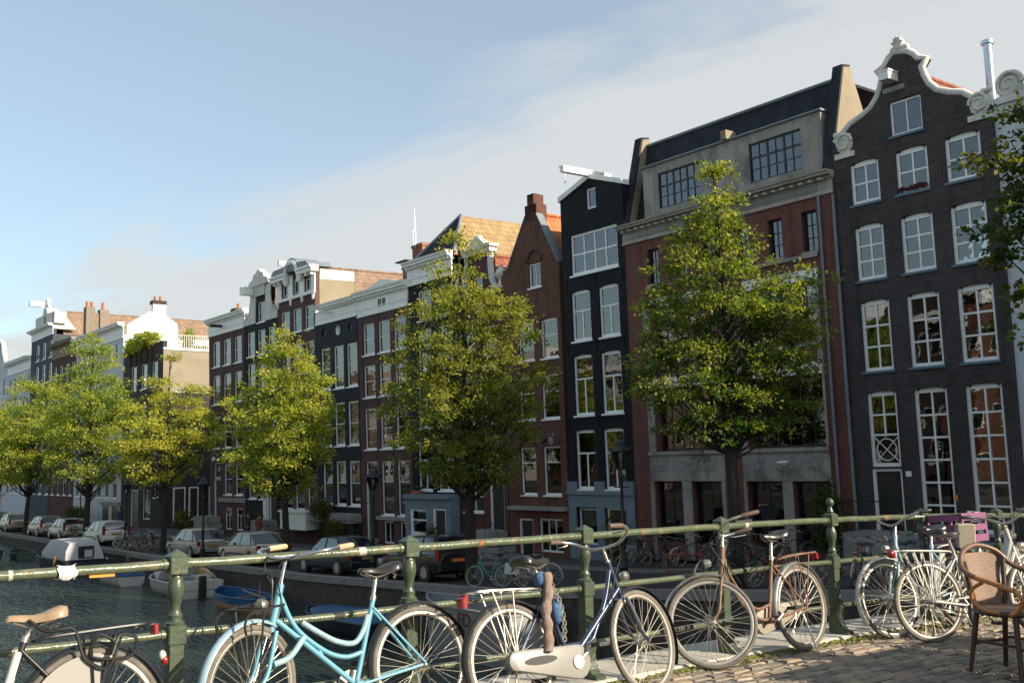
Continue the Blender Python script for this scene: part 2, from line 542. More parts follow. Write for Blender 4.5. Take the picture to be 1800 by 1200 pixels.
# quay wall with coping blocks
xs = list(np.arange(-400, -5.9, 2.0))
V = []; F = []
for i, x in enumerate(xs):
    V += [(x, QY+0.06, WZ-1.5), (x, QY+0.06, zs(x)-0.02), (x, QY+0.45, zs(x)-0.02)]
    if i: F += [(3*i-3, 3*i, 3*i+1, 3*i-2), (3*i-2, 3*i+1, 3*i+2, 3*i-1)]
qw = MB().add(V, F).build('quay_wall', 'quay_brick', fix=False)
tag(qw, kind='structure')
for i, x in enumerate(np.arange(-120, -6.5, 1.5)):
    a, b = zs(x)-0.2, zs(x+1.5)-0.2
    j = random.uniform(-0.012, 0.012)
    MB().add([(x+0.012,QY+j,a),(x+1.488,QY+j,b),(x+1.488,QY+0.42,b),(x+0.012,QY+0.42,a),
              (x+0.012,QY+j,a+0.24),(x+1.488,QY+j,b+0.24),(x+1.488,QY+0.42,b+0.24),(x+0.012,QY+0.42,a+0.24)],
             [(0,3,2,1),(4,5,6,7),(0,1,5,4),(1,2,6,5),(2,3,7,6),(3,0,4,7)]).build('coping_stone', 'coping', qw)

# ------------------------------------------------------------------ bridge
def strip_y(x0, x1, dz, y0, y1, st=0.5):
    ys = np.arange(y0, y1+0.01, st)
    V = []; F = []
    for i, y in enumerate(ys):
        V += [(x0, y, zd(y)+dz), (x1, y, zd(y)+dz)]
        if i: F.append((2*i-2, 2*i-1, 2*i+1, 2*i))
    return V, F
deck = MB().add(*strip_y(-5.60, 14, -0.012, -12, 21)).build('bridge_deck', 'joint_sand', smooth=30, fix=False)
deck['kind'] = 'structure'
bw = MB()
ys = np.arange(-12, 21.01, 1.0)
def soffit(y):                  # three low arches under the deck
    k = ((y+9.5) % 9.5)/9.5
    return WZ-1 if k < 0.08 or k > 0.92 else WZ+0.4+1.9*math.sin(math.pi*(k-0.08)/0.84)**0.6
ring = [(y, zd(y)-0.32) for y in ys] + [(y, soffit(y)) for y in np.arange(21, -12.01, -0.25)]
bw.prism(ring, 'yz', -6.1, -5.9)
bo = bw.build('bridge_side', 'quay_brick')
bo['kind'] = 'structure'
kc = MB().add(*strip_y(-6.2, -5.56, -0.3, -12, 20)).build('bridge_kerb', 'stone_grey', fix=False)
kc['kind'] = 'structure'
y = -3.0
while y < 19.5:                 # granite slabs under the railing
    L = random.uniform(0.95, 1.25)
    z0, z1 = zd(y)+0.03, zd(y+L)+0.03
    g = 0.007
    MB().add([(-6.2,y+g,z0-0.3),(-5.57,y+g,z0-0.3),(-5.57,y+L-g,z1-0.3),(-6.2,y+L-g,z1-0.3),
              (-6.2,y+g,z0),(-5.59,y+g,z0),(-5.59,y+L-g,z1),(-6.2,y+L-g,z1),
              (-5.57,y+g,z0-0.02),(-5.57,y+L-g,z1-0.02)],
             [(0,3,2,1),(4,5,6,7),(0,1,8,5,4),(1,2,9,8),(8,9,6,5),(2,3,7,6,9),(3,0,4,7)]).build('granite_slab', 'granite', kc)
    y += L
# paving bricks laid in courses across the deck: the ones in view one by one, the rest joined
def brick_mesh(i):
    rr = random.Random(i)
    b = MB(); w, l = 0.098/2, 0.206/2
    top = [(-w+0.012,-l+0.013,rr.uniform(-.003,.003)),(w-0.012,-l+0.013,rr.uniform(-.003,.003)),(w-0.012,l-0.013,rr.uniform(-.003,.003)),(-w+0.012,l-0.013,rr.uniform(-.003,.003))]
    mid = [(-w,-l,-0.016),(w,-l,-0.016),(w,l,-0.016),(-w,l,-0.016)]
    low = [(-w,-l,-0.05),(w,-l,-0.05),(w,l,-0.05),(-w,l,-0.05)]
    return b.loft([low, mid, top])
BR = [brick_mesh(i).mesh('paving_brick', 'cobble_%d' % (i % 4)) for i in range(8)]
BRM = [brick_mesh(i) for i in range(8)]
rest = [MB() for _ in range(4)]
rr = random.Random(3)
nb = 0
course = 0
x = -5.50
while x < -1.2:
    y = -1.0 + (course % 2)*0.107
    while y < 13.0:
        vis = y > 5.75 + max(0, (x+5.4))*1.25 and y < 11.3 and x < -3.75 + (y-7.9)*0.02 and y < 11.6
        z = zd(y) + rr.uniform(-0.009, 0.007)
        k = rr.randrange(8)
        M = Matrix.Translation((x + rr.uniform(-.004,.004), y + rr.uniform(-.006,.006), z)) @ Matrix.Rotation(rr.uniform(-.05,.05), 4, 'Z') @ Matrix.Rotation(rr.uniform(-.045,.045), 4, 'X') @ Matrix.Rotation(rr.uniform(-.07,.07), 4, 'Y')
        if vis and nb < 300:
            o = put('paving_brick', BR[k], deck); o.matrix_local = M; nb += 1
        else:
            q = rest[k % 4]; i0 = len(q.v); q.add(BRM[k].v, BRM[k].f)
            q.v[i0:] = [tuple(M @ Vector(p)) for p in q.v[i0:]]
        y += 0.214
    x += 0.1065; course += 1
pv = MB()
for i, q in enumerate(rest):
    pv.k = i; pv.add(q.v, q.f)
po = pv.build('brick_paving', ['cobble_%d' % i for i in range(4)], deck, fix=False)
po['kind'] = 'stuff'
# moss and leaf litter along the foot of the kerb
mo = MB()
for i in range(1500):
    y = rr.uniform(2, 12.5); t = rr.random()**2.2
    x = -5.56 + 0.20*t
    a = rr.uniform(0.006, 0.022)*(1.2-t)
    z = zd(y)+rr.uniform(0.0, 0.010)
    mo.add([(x-a,y-a*1.6,z-.004),(x+a,y-a*1.3,z-.004),(x+a,y+a*1.6,z-.004),(x-a,y+a*1.3,z-.004),(x,y,z+0.012*(1.2-t))], [(0,1,4),(1,2,4),(2,3,4),(3,0,4)])
tag(mo.build('moss', 'moss', fix=False), 'yellow green moss growing in the joint beside the granite kerb', 'moss', kind='stuff')

# ------------------------------------------------------------------ railing
mat('rail_green', (0.080, 0.098, 0.058), 0.30, var=0.22, scale=6, bmp=0.25, bscale=35, dirt=((0.27, 0.20, 0.09), 0.55, 0.85), dscale=7)
mat('rail_post_green', (0.056, 0.076, 0.048), 0.34, var=0.2, scale=8, bmp=0.2, bscale=40, dirt=((0.24, 0.19, 0.085), 0.63, 0.7), dscale=9)
RX = -5.75
rail = empty('bridge_railing', (RX, 5.0, 3.0))
tag(rail, 'green painted iron bridge railing with turned posts and three pipe rails', 'railing')
PY = [-0.95 + 1.528*i for i in range(14)]
def post_mesh(finial):
    b = MB()
    # foot: a flared bracket on the deck side
    b.prism([(-0.046,0),(0.15,0),(0.15,0.022),(0.10,0.035),(0.075,0.065),(0.052,0.12),(0.046,0.17),(-0.046,0.17)], 'xz', -0.045, 0.045)
    b.box(-0.0455, 0.0455, -0.044, 0.044, 0.17, 0.22)
    b.box(-0.05, 0.05, -0.05, 0.05, 0.185, 0.285)
    b.box(-0.039, 0.039, -0.039, 0.039, 0.285, 0.58)
    b.bbox(-0.05, 0.05, -0.05, 0.05, 0.58, 0.68, 0.006)
    return b
def turned():
    return MB().lathe([(0.050,0.678),(0.052,0.692),(0.038,0.702),(0.036,0.715),(0.040,0.733),(0.028,0.753),(0.026,0.773),(0.036,0.818),(0.046,0.863),(0.046,0.893),(0.036,0.933),(0.028,0.943),(0.028,0.955),(0.036,0.960),(0.036,0.970),(0.03,0.973)], 20)
pm_ = post_mesh(0).mesh('post', 'rail_post_green')
tm_ = turned().mesh('baluster', 'rail_post_green', smooth=40)
capb = MB().bbox(-0.05, 0.05, -0.05, 0.05, 0.958, 1.055, 0.005)
capb.loft([[(-0.053,-0.053,1.053),(0.053,-0.053,1.053),(0.053,0.053,1.053),(-0.053,0.053,1.053)],[(-0.004,-0.004,1.09),(0.004,-0.004,1.09),(0.004,0.004,1.09),(-0.004,0.004,1.09)]])
cm_ = capb.mesh('post_cap', 'rail_post_green')
for i, y in enumerate(PY):
    z = zd(y)+0.032
    p = put('post', pm_, rail, (0, y-5.0, z-3.0))
    put('baluster', tm_, p); put('post_cap', cm_, p)
    if i in (6, 12, 0):
        MB().lathe([(0.03,1.085),(0.022,1.112),(0.016,1.125),(0.016,1.135),(0.03,1.142),(0.038,1.16),(0.039,1.172),(0.032,1.192),(0.018,1.206),(0.004,1.211)], 16).build('ball_finial', 'rail_post_green', p, smooth=45)
for i in range(len(PY)-1):
    a, b = PY[i], PY[i+1]
    for h, r_, nm in ((1.008, 0.027, 'top_rail'), (0.63, 0.022, 'middle_rail'), (0.235, 0.02, 'bottom_rail')):
        inset = 0.049 if h > 1 else 0.049
        P = []
        for k in range(7):
            y = a+inset + (b-a-2*inset)*k/6
            P.append((0, y-5.0, zd(y)+0.032+h-3.0 + 0.002*math.sin(k*2.1+i)))
        q = MB().tube(P, r_, 14)
        q.tube([(0,a+inset-5.0-0.004,P[0][2]),(0,a+inset-5.0+0.03,P[0][2])], r_+0.005, 14)
        q.tube([(0,b-inset-5.0-0.03,P[-1][2]),(0,b-inset-5.0+0.004,P[-1][2])], r_+0.005, 14)
        q.build(nm, 'rail_green', rail, smooth=50)
# worn bands, tape remains and stickers on the pipes
mat('tape_black', (0.020, 0.019, 0.018), 0.7, var=0.3, scale=20)
mat('bare_rust', (0.23, 0.10, 0.04), 0.85, var=0.35, scale=25, bmp=0.5, bscale=60)
mat('sticker_pale', (0.40, 0.38, 0.34), 0.6, var=0.2, scale=25)
for y, L, h, r_, mm in ((0.98, .035, 1.008, .0275, 'bare_rust'), (1.25, .02, 1.008, .0275, 'sticker_pale'), (2.42, .03, .63, .0226, 'tape_black'), (2.52, .016, .63, .0226, 'bare_rust'), (3.28, .05, 1.008, .0274, 'sticker_pale'), (3.12, .07, .63, .0226, 'tape_black'),
                        (4.2, .045, 1.008, .0274, 'bare_rust'), (4.75, .03, .63, .0226, 'sticker_pale'), (5.75, .02, 1.008, .0274, 'bare_rust'), (6.25, .09, .235, .0206, 'tape_black'), (6.95, .05, .63, .0226, 'tape_black'), (7.4, .03, .63, .0226, 'bare_rust'), (7.0, .04, 1.008, .0274, 'sticker_pale'), (8.9, .05, .63, .0226, 'bare_rust'), (9.1, .04, 1.008, .0274, 'bare_rust')):
    P = [(0, y-5.0+L*t, zd(y+L*t)+0.032+h-3.0) for t in (-.5, 0, .5)]
    MB().tube(P, r_+.0006, 14).build('worn_band', mm, rail, smooth=50)
# torn paper stuck round the top rail, and bits of tape
mat('paper', (0.75, 0.75, 0.74), 0.9, var=0.06, scale=30, bmp=0.5, bscale=50)
mat('orange_tape', (0.72, 0.22, 0.03), 0.5)
pp = MB(); rings = []
for j in range(7):
    y = 1.47+0.016*j
    ring = []
    for k in range(12):
        a = 2*math.pi*k/12
        rad = 0.030 + rr.uniform(0, 0.006) + (0.012*rr.random() if j in (0, 6) else 0)
        ring.append((RX+rad*math.cos(a), y+rr.uniform(-.012,.012)*(1 if j in (0,6) else 0.2), zd(y)+0.032+1.008+rad*math.sin(a)-(0.012 if 8 < k < 11 and 1 < j < 5 else 0)))
    rings.append(ring)
pp.loft(rings, cap=False)
tag(pp.build('paper_wrap', 'paper', smooth=60), 'torn white paper wrapped round the top rail at the left', 'paper')
tag(MB().obox(Matrix.Translation((RX+0.012, 1.70, zd(1.7)+0.032+0.976)), 0.012, 0.13, 0.012).build('orange_stick', 'orange_tape'), 'small orange strip hanging under the top rail by white paper', 'tape')

# ------------------------------------------------------------------ houses
PANE = {}
def pane_mesh(w, h):
    k = (round(w, 3), round(h, 3))
    if k not in PANE:
        PANE[k] = MB().box(-w/2, w/2, -0.003, 0.003, -h/2, h/2).mesh('pane', 'pane_glass')
    return PANE[k]
CURT = {}
def curtain_mesh(w, h):
    k = (round(w, 2), round(h, 2))
    if k not in CURT:
        n = max(6, int(w/0.05)); V = []; F = []
        for i in range(n+1):
            x = w*i/n; y = 0.03*math.sin(i*1.9)+0.012*math.sin(i*0.7)
            V += [(x, y, 0), (x+0.01*math.sin(i), y*0.6, h)]
            if i: F.append((2*i-2, 2*i, 2*i+1, 2*i-1))
        CURT[k] = MB().add(V, F).mesh('curtain', 'curtain', smooth=60, fix=False)
    return CURT[k]
hr = random.Random(11)
class House:
    """A canal house: fronts lean a little over the street, as they do in this town."""
    def __init__(s, name, label, x0, x1, wall, lean=1.7, fy=FY, zb=None, cat='house'):
        s.zb = zs((x0+x1)/2)+0.10 if zb is None else zb
        s.fy = fy; s.tan = math.tan(R(lean))
        s.cx = (s.tx(x0, 8)+s.tx(x1, 8))/2
        s.root = empty(name, (s.cx, fy, s.zb), (R(lean), 0, 0))
        tag(s.root, label, cat, 'canal houses along the far quay')
        s.x0, s.x1, s.wall = s.tx(x0, 8)-s.cx, s.tx(x1, 8)-s.cx, wall
        s.holes = []
    def k(s, z):                # measured on the upright plane -> the leaning one
        zt = z
        for _ in range(3):
            y = s.fy-(zt-s.zb)*s.tan
            zt = EYE.z+(z-EYE.z)*y/s.fy
        return y/s.fy, zt
    def tx(s, x, z): return x*s.k(z)[0]
    def X(s, x, z): return x*s.k(z)[0]-s.cx
    def Z(s, z): return s.k(z)[1]-s.zb
    def P(s, x, z): return (s.X(x, z), s.Z(z))
    def part(s, name, b, m, smooth=None): return b.build(name, m, s.root, smooth)
    def win(s, x0, x1, z0, z1, rows=((.5, 1), (.5, 1)), fm='window_white', fw=0.075, arch=0.0, sill='window_white', y=0.09, curtain=None, ref=None, mw=0.04, name='window', zref=6.0, label=None, dark=False):
        """rows: (share of height, columns) from the bottom up; x measured at height zref"""
        a, b = s.X(x0, zref), s.X(x1, zref); c, d = s.Z(z0), s.Z(z1)
        if arch:
            top = [(a+(b-a)*t, d-arch+arch*(1-(2*t-1)**2)) for t in [i/6 for i in range(7)]]
            hole = [(a, c)] + [(b, c)] + [p for p in reversed(top)]
        else:
            hole = [(a, c), (b, c), (b, d), (a, d)]
        s.holes.append(hole)
        f = MB(); y1 = y+0.09
        zt = d-arch-fw if arch else d-fw
        f.box(a+.002, a+fw, y, y1, c+.002, (d-arch if arch else d-.002)); f.box(b-fw, b-.002, y, y1, c+.002, (d-arch if arch else d-.002))
        f.box(a+fw, b-fw, y+.003, y1, c+.003, c+fw*1.1)
        if arch:
            f.prism([(a+fw, zt), (b-fw, zt)] + [(px_, pz_-.004) for px_, pz_ in reversed(top) if a+fw*.6 < px_ < b-fw*.6], 'xz', y+.003, y1)
        else:
            f.box(a+fw, b-fw, y+.003, y1, zt, d-.003)
        lo, hi = c+fw*1.1, zt
        H_ = hi-lo; z = lo; panes = []
        tot = sum(r_[0] for r_ in rows)
        for i, (sh, nc) in enumerate(rows):
            h = H_*sh/tot
            zt_, zb_ = z+h, z
            if i < len(rows)-1:
                f.box(a+fw, b-fw, y+.012, y1-.012, z+h-mw*.5, z+h+mw*.5); zt_ -= mw*.5
            if i: zb_ += mw*.5
            w_ = (b-a-2*fw)
            for j in range(nc):
                xa, xb = a+fw+w_*j/nc, a+fw+w_*(j+1)/nc
                if j: f.box(xa-mw*.5, xa+mw*.5, y+.016, y1-.016, zb_, zt_); xa += mw*.5
                if j < nc-1: xb -= mw*.5
                panes.append((xa, xb, zb_, zt_))
            z += h
        w = f.build(name, fm, s.root)
        if label: w['label'] = label
        for xa, xb, za, zb2 in panes:
            o = put('pane', pane_mesh(xb-xa+.01, zb2-za+.01), w, ((xa+xb)/2, y+0.045, (za+zb2)/2))
            o.rotation_euler = (R(hr.gauss(0, .22)), 0, R(hr.gauss(0, .3)))
        if sill:
            MB().box(a-.05, b+.05, -.055, y+.03, c-.075, c+.002).build('sill', sill, w)
        if curtain is None and hr.random() < .38:
            curtain = hr.choice(('l', 'r', 'b', 'b', 'f'))
        if curtain and curtain != 'n':
            cw = (b-a-2*fw)
            if curtain in 'lb': put('curtain', curtain_mesh(cw*.26, d-c-.1), w, (a+fw+.01, y+.22, c+.04))
            if curtain in 'rb': put('curtain', curtain_mesh(cw*.26, d-c-.1), w, (b-fw-.01-cw*.26, y+.22, c+.04))
            if curtain == 'f': put('blind', curtain_mesh(cw-.02, (d-c)*.45), w, (a+fw+.01, y+.2, d-fw-(d-c)*.45))
            if curtain == 'w': put('curtain', curtain_mesh(cw-.02, d-c-.1), w, (a+fw+.01, y+.2, c+.04))
        return w
    def door(s, x0, x1, z0, z1, dm='dark_door', fm='window_white', light=0.0, zref=5.0):
        a, b = s.X(x0, zref), s.X(x1, zref); c, d = s.Z(z0), s.Z(z1)
        s.holes.append([(a, c), (b, c), (b, d), (a, d)])
        f = MB(); fw = .08
        f.box(a+.002, a+fw, .05, .2, c, d-.002); f.box(b-fw, b-.002, .05, .2, c, d-.002); f.box(a+fw, b-fw, .053, .2, d-fw, d-.002)
        w = f.build('door_frame', fm, s.root)
        q = MB(); q.box(a+fw, b-fw, .14, .19, c, d-fw)
        for k in range(3):
            h = (d-fw-c)/3
            q.box(a+fw+.1, b-fw-.1, .125, .142, c+h*k+.1, c+h*(k+1)-.08)
        q.build('door', dm, w)
        MB().ell(((b-fw-.1), .11, c+1.0), .025, .025, .025, 8, 5).build('door_knob', 'steel', w)
        return w
    def finish(s, outline, depth=12.0, thick=.34, mats=None, body=True, ztop=None, floors=()):
        """outline in local metres (anticlockwise), wall with real openings"""
        polys = [[Vector((p[0], p[1], 0)) for p in outline]] + [[Vector((p[0], p[1], 0)) for p in reversed(h)] for h in s.holes]
        tris = geometry.tessellate_polygon(polys)
        flat = [p for q in polys for p in q]
        b = MB()
        b.add([(p.x, 0, p.y) for p in flat], [tuple(t) for t in tris])
        for q in polys:
            n = len(q)
            V = [(p.x, 0, p.y) for p in q] + [(p.x, thick, p.y) for p in q]
            b.add(V, [(i, (i+1) % n, (i+1) % n+n, i+n) for i in range(n)])
        b.add([(p.x, thick, p.y) for p in flat], [tuple(reversed(t)) for t in tris])
        s.part('wall', b, mats or s.wall)
        if body:
            zt = s.Z(ztop) if ztop else max(p[1] for p in outline)-.4
            q = MB(); x0, x1 = s.x0, s.x1
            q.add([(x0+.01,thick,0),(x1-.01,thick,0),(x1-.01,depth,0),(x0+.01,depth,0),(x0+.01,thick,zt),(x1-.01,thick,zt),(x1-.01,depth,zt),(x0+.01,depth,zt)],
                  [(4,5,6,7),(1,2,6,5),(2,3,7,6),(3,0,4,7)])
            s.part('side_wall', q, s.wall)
            fl = MB()
            for z in floors:
                zz = s.Z(z); fl.box(x0+.05, x1-.05, thick+.01, 5, zz-.15, zz)
            fl.box(x0+.05, x1-.05, 5, 5.1, 0.02, zt-.05)
            s.part('interior', fl, 'interior')
    def cornice(s, z0, z1, x0=None, x1=None, m='white_trim', out=.38, dent=0, frieze=True):
        """frieze board, optional dentils and a moulded cornice on top"""
        a = s.x0+.01 if x0 is None else x0; b = s.x1-.01 if x1 is None else x1
        c, d = s.Z(z0), s.Z(z1); h = d-c
        q = MB()
        if frieze:
            q.box(a, b, -.04, .02, c, c+h*.66)
            q.box(a-.01, b+.01, -.075, .02, c+h*.0-.02, c+h*.06)
            q.box(a-.01, b+.01, -.065, .02, c+h*.26, c+h*.30)
        s.part('frieze', q, m) if frieze else None
        q = MB()
        z = c+h*.66
        prof = [(.02, z), (-.10, z), (-.12, z+h*.05), (-.16, z+h*.11), (-out*.85, z+h*.14), (-out*.85, z+h*.22), (-out, z+h*.25), (-out-.03, z+h*.34), (.02, z+h*.36)]
        q.prism(prof, 'yz', a-.06, b+.06)
        co = s.part('cornice', q, m)
        if dent:
            n = int((b-a)/dent)
            dm = MB().box(-dent*.28, dent*.28, -.12, 0, -h*.10, 0).mesh('dentil', m)
            for i in range(n):
                put('dentil', dm, co, (a+(b-a)*(i+.5)/n, -.10, z+h*.125))
        return co

def slope(b, pts): b.add(pts, [tuple(range(len(pts)))])
def gable_roof(H, z_eave, z_ridge, m, depth=12, xr=None, y0=.25, over=.05):
    """ridge at right angles to the street"""
    e, r_ = H.Z(z_eave), H.Z(z_ridge); xr = (H.x0+H.x1)/2 if xr is None else xr
    t = .09
    o = []
    for xa, nm in ((H.x1-over, 'roof'), (H.x0+over, 'roof')):
        b = MB().loft([[(xa, y0, e), (xr, y0, r_), (xr, depth, r_), (xa, depth, e)], [(xa, y0, e-t), (xr, y0, r_-t), (xr, depth, r_-t), (xa, depth, e-t)]])
        o.append(b.build(nm, m, H.root))
    b = MB()
    b.add([(H.x0+over, y0+.12, e-.05), (H.x1-over, y0+.12, e-.05), (xr, y0+.12, r_-.05)], [(0, 1, 2)])
    b.add([(H.x0+over, depth-.1, e-.05), (H.x1-over, depth-.1, e-.05), (xr, depth-.1, r_-.05)], [(0, 1, 2)])
    b.build('roof_end', H.wall, H.root)
    MB().tube([(xr, y0-.02, r_+.02), (xr, depth, r_+.02)], .09, 8).build('ridge_tiles', m, o[0], smooth=50)
    return o
def chimney(H, x, y, z0, z1, w=.8, d=.6, m='chimney_brick', pots=2, zref=15, local=False):
    cx = x if local else H.X(x, zref)
    a, b = H.Z(z0), H.Z(z1)
    q = MB().box(cx-w/2, cx+w/2, y-d/2, y+d/2, a, b)
    q.box(cx-w/2-.05, cx+w/2+.05, y-d/2-.05, y+d/2+.05, b-.18, b-.06)
    o = q.build('chimney', m, H.root)
    for i in range(pots):
        xx = cx+(i-(pots-1)/2)*w/(pots+.3)
        MB().lathe([(.10, 0), (.09, .28), (.115, .3), (.115, .36), (.08, .365)], 10, (xx, y, b)).build('chimney_pot', 'terracotta', o, smooth=40)
    return o
def anchors(H, xs_, zs_, m='iron_black'):
    for z in zs_:
        for x in xs_:
            c = H.X(x, z)
            MB().box(c-.022, c+.022, -.03, .0, H.Z(z)-.24, H.Z(z)+.24).build('wall_anchor', m, H.root)
def hoist(H, x, z, l=.9, w=.2, h=.24, m='white_trim', hook=True, y0=.3):
    c, zz = H.X(x, z), H.Z(z)
    b = MB().box(c-w/2, c+w/2, -l, y0, zz-h/2, zz+h/2)
    b.box(c-w/2-.03, c+w/2+.03, -l-.02, y0, zz+h/2, zz+h/2+.05)
    o = b.build('hoist_beam', m, H.root)
    if hook:
        MB().tube([(c, -l+.15, zz-h/2), (c, -l+.15, zz-h/2-.35), (c+.05, -l+.15, zz-h/2-.42), (c, -l+.15, zz-h/2-.46), (c-.04, -l+.15, zz-h/2-.42)], .018, 6).build('hook', 'steel', o)
    return o
def scroll(b, cx, cz, r, flip=1, y0=-.06, y1=.2):
    """stone volute"""
    P = []
    for i in range(30):
        a = i/29*math.pi*3.6
        rad = r*(1-.82*i/29)
        P.append((cx+flip*rad*math.cos(a), y0, cz+rad*math.sin(a)))
    b.tube(P, [r*.17*(1-.55*i/29) for i in range(30)], 7)
def stoop(H, x0, x1, z_top, n=4, rail_=True, m='stone_grey', zref=3.0):
    a, b = H.X(x0, zref), H.X(x1, zref); t = H.Z(z_top)
    o = MB().box(a, b, -1.15, -.02, 0, t).build('stoop', m, H.root)
    for i in range(n):
        MB().box(b, b+.28*(n-i), -1.1, -.05, t*i/(n)*.999, t*(i+.85)/(n)).build('step', m, o)
    if rail_:
        r_ = MB()
        for x in (a+.05, b-.05):
            r_.tube([(x, -1.1, t), (x, -1.1, t+.95)], .018, 6)
        r_.tube([(a+.05, -1.1, t+.95), (b-.05, -1.1, t+.95)], .018, 6); r_.tube([(a+.05, -1.1, t+.5), (b-.05, -1.1, t+.5)], .012, 6)
        r_.tube([(b-.05, -1.1, t+.95), (b+.28*n, -1.1, .95)], .018, 6); r_.tube([(b+.28*n, -1.1, .95), (b+.28*n, -1.1, 0)], .018, 6)
        r_.build('handrail', 'iron_black', o)
    return o

S2 = ((.5, 1), (.5, 1))
CROSS = ((.62, 2), (.38, 1))
G22 = ((.5, 2), (.5, 2))
G23 = ((1, 2), (1, 2), (1, 2))
GT = ((1, 2), (1, 2), (1, 2), (1, 2), (1, 2), (1, 2))
def rect(H, ztop): return [(H.x0, 0), (H.x1, 0), (H.x1, H.Z(ztop)), (H.x0, H.Z(ztop))]

# --- brown brick house with the white bell gable
H = House('bell_gable_house', 'dark brown brick house with white edged bell gable and blue sills', -19.36, -13.97, 'brown_brick')
K = [(-18.79, -17.74), (-17.16, -16.07), (-15.52, -14.40)]
for i, (a, b) in enumerate(K):
    H.win(a, b, 12.97, 14.40, G22, zref=9.8, arch=.07, sill='blue_sill', curtain=('b', 'l', 'n')[i], mw=.058, fw=.105)
    H.win(a, b, 10.45, 12.27, G23, zref=9.8, arch=.07, sill='blue_sill', curtain=('l', 'r', 'n')[i], mw=.058, fw=.105)
    H.win(a, b, 7.51, 9.79, G23, zref=9.8, arch=.06, sill='blue_sill', curtain='n', mw=.058, fw=.105)
    if i: H.win(a, b, 2.55, 6.87, GT, zref=9.8, arch=.05, sill='stone_grey', curtain='n', mw=.058, fw=.105)
H.win(*K[0], 4.50, 6.87, ((.42, 1), (.3, 2), (.28, 2)), zref=9.8, arch=.05, sill=None, curtain='n', mw=.058, fw=.105, label='fanlight window above the front door')
H.door(K[0][0], K[0][1], 1.75, 4.44, zref=9.8)
fl = MB()
cxm, czm = H.X((K[0][0]+K[0][1])/2, 9.8), H.Z(5.03)
P = [(cxm+.34*math.cos(a*.3927), .12, czm+.34*math.sin(a*.3927)) for a in range(16)]
fl.tube(P, .018, 6, closed=True)
for s_ in (-1, 1): fl.tube([(cxm-.42, .12, czm-.4*s_), (cxm+.42, .12, czm+.4*s_)], .016, 6)
H.part('fanlight_tracery', fl, 'window_white')
H.win(-17.33, -16.23, 14.88, 16.02, ((1, 2),), sill='blue_sill', zref=15.5, curtain='w')
R_ = [(-14.30, 15.15), (-14.92, 15.64), (-15.35, 15.78), (-15.70, 15.96), (-15.95, 16.25), (-16.08, 16.55), (-16.16, 16.85), (-15.98, 17.08), (-16.25, 17.16), (-16.40, 17.36), (-16.62, 17.52), (-16.86, 17.58)]
L_ = [(-33.68-x, z+.10) for x, z in R_[:-1]]
gp = [H.P(x, z) for x, z in R_ + L_[::-1]]
H.finish([(H.x0, 0), (H.x1, 0), (H.x1, H.Z(15.0))] + gp + [(H.x0, H.Z(15.0))], ztop=14.9, floors=(4.6, 7.2, 10.1, 12.7, 14.7))
cp = MB(); cp.tube([(p[0], .06, p[1]) for p in gp], .115, 8)
co = H.part('gable_coping', cp, 'stone_white', 60)
cr = MB()
tx_, tz_ = H.P(-16.86, 17.62)
cr.ell((tx_, .05, tz_+.16), .20, .12, .26, 10, 6); cr.ell((tx_-.2, .05, tz_+.03), .14, .1, .14, 8, 5); cr.ell((tx_+.2, .05, tz_+.03), .14, .1, .14, 8, 5)
for k in range(5):
    a = math.pi*(.2+.15*k); cr.tube([(tx_, -.05, tz_), (tx_+.2*math.cos(a), -.07, tz_+.05+.36*math.sin(a))], [.03, .05], 6)
cr.build('crest', 'stone_white', co, 60)
for xx, s_ in ((H.X(-19.0, 15), 1), (H.X(-14.4, 15), -1)):
    sc = MB()
    zz = H.Z(15.1)
    sc.box(xx-.36, xx+.36, -.07, .22, H.Z(14.62), H.Z(14.80)); sc.ell((xx, .06, zz+.02), .36, .13, .40, 12, 7)
    scroll(sc, xx, zz+.04, .31, s_, y0=-.06)
    for k in range(4): sc.ell((xx+s_*(-.3+.16*k), .0, zz+.36-.05*k*k*.3), .1, .1, .1, 8, 5)
    sc.build('scroll_stone', 'stone_white', co, 55)
hoist(H, -17.12, 16.75, .55, .34, .26, hook=False)
MB().box(H.X(-17.5, 16.6), H.X(-16.75, 16.6), -.012, .03, H.Z(16.35), H.Z(16.5)).build('stone_band', 'stone_grey', H.root)
gable_roof(H, 14.6, 17.0, 'red_tiles', xr=H.X(-16.86, 17))
fb = MB()
for k in range(26):
    fb.ell((H.X(-17.15+.98*hr.random(), 13), -.06+.06*hr.random(), H.Z(12.97)+.08+.1*hr.random()), .07, .06, .06, 6, 4)
mat('dark_flowers', (0.07, 0.012, 0.016), 0.9, var=0.4, scale=20)
mat('shrub_green', (0.030, 0.052, 0.016), 0.8, var=0.4, scale=12)
H.part('flower_box', fb, 'dark_flowers', 60)
MB().box(H.X(-17.5, 4), H.X(-17.32, 4), -.02, .0, H.Z(4.2), H.Z(4.36)).build('number_plate', 'window_white', H.root)
MB().box(H.X(-15.99, 4), H.X(-15.9, 4), -.02, .0, H.Z(3.48), H.Z(3.66)).build('orange_plate', 'orange_tape', H.root)
stoop(H, -19.1, -17.4, 2.55, 3)
MB().tube([(H.x0-.02, -.09, 0.3), (H.x0-.02, -.09, H.Z(13.5))], .055, 8).build('drainpipe', 'lead', H.root, 50)
MB().box(H.X(-17.3, 3), H.X(-14.1, 3), -1.0, -.02, 0, H.Z(2.35)).build('blue_stoop_bench', 'blue_grey_paint', H.root)
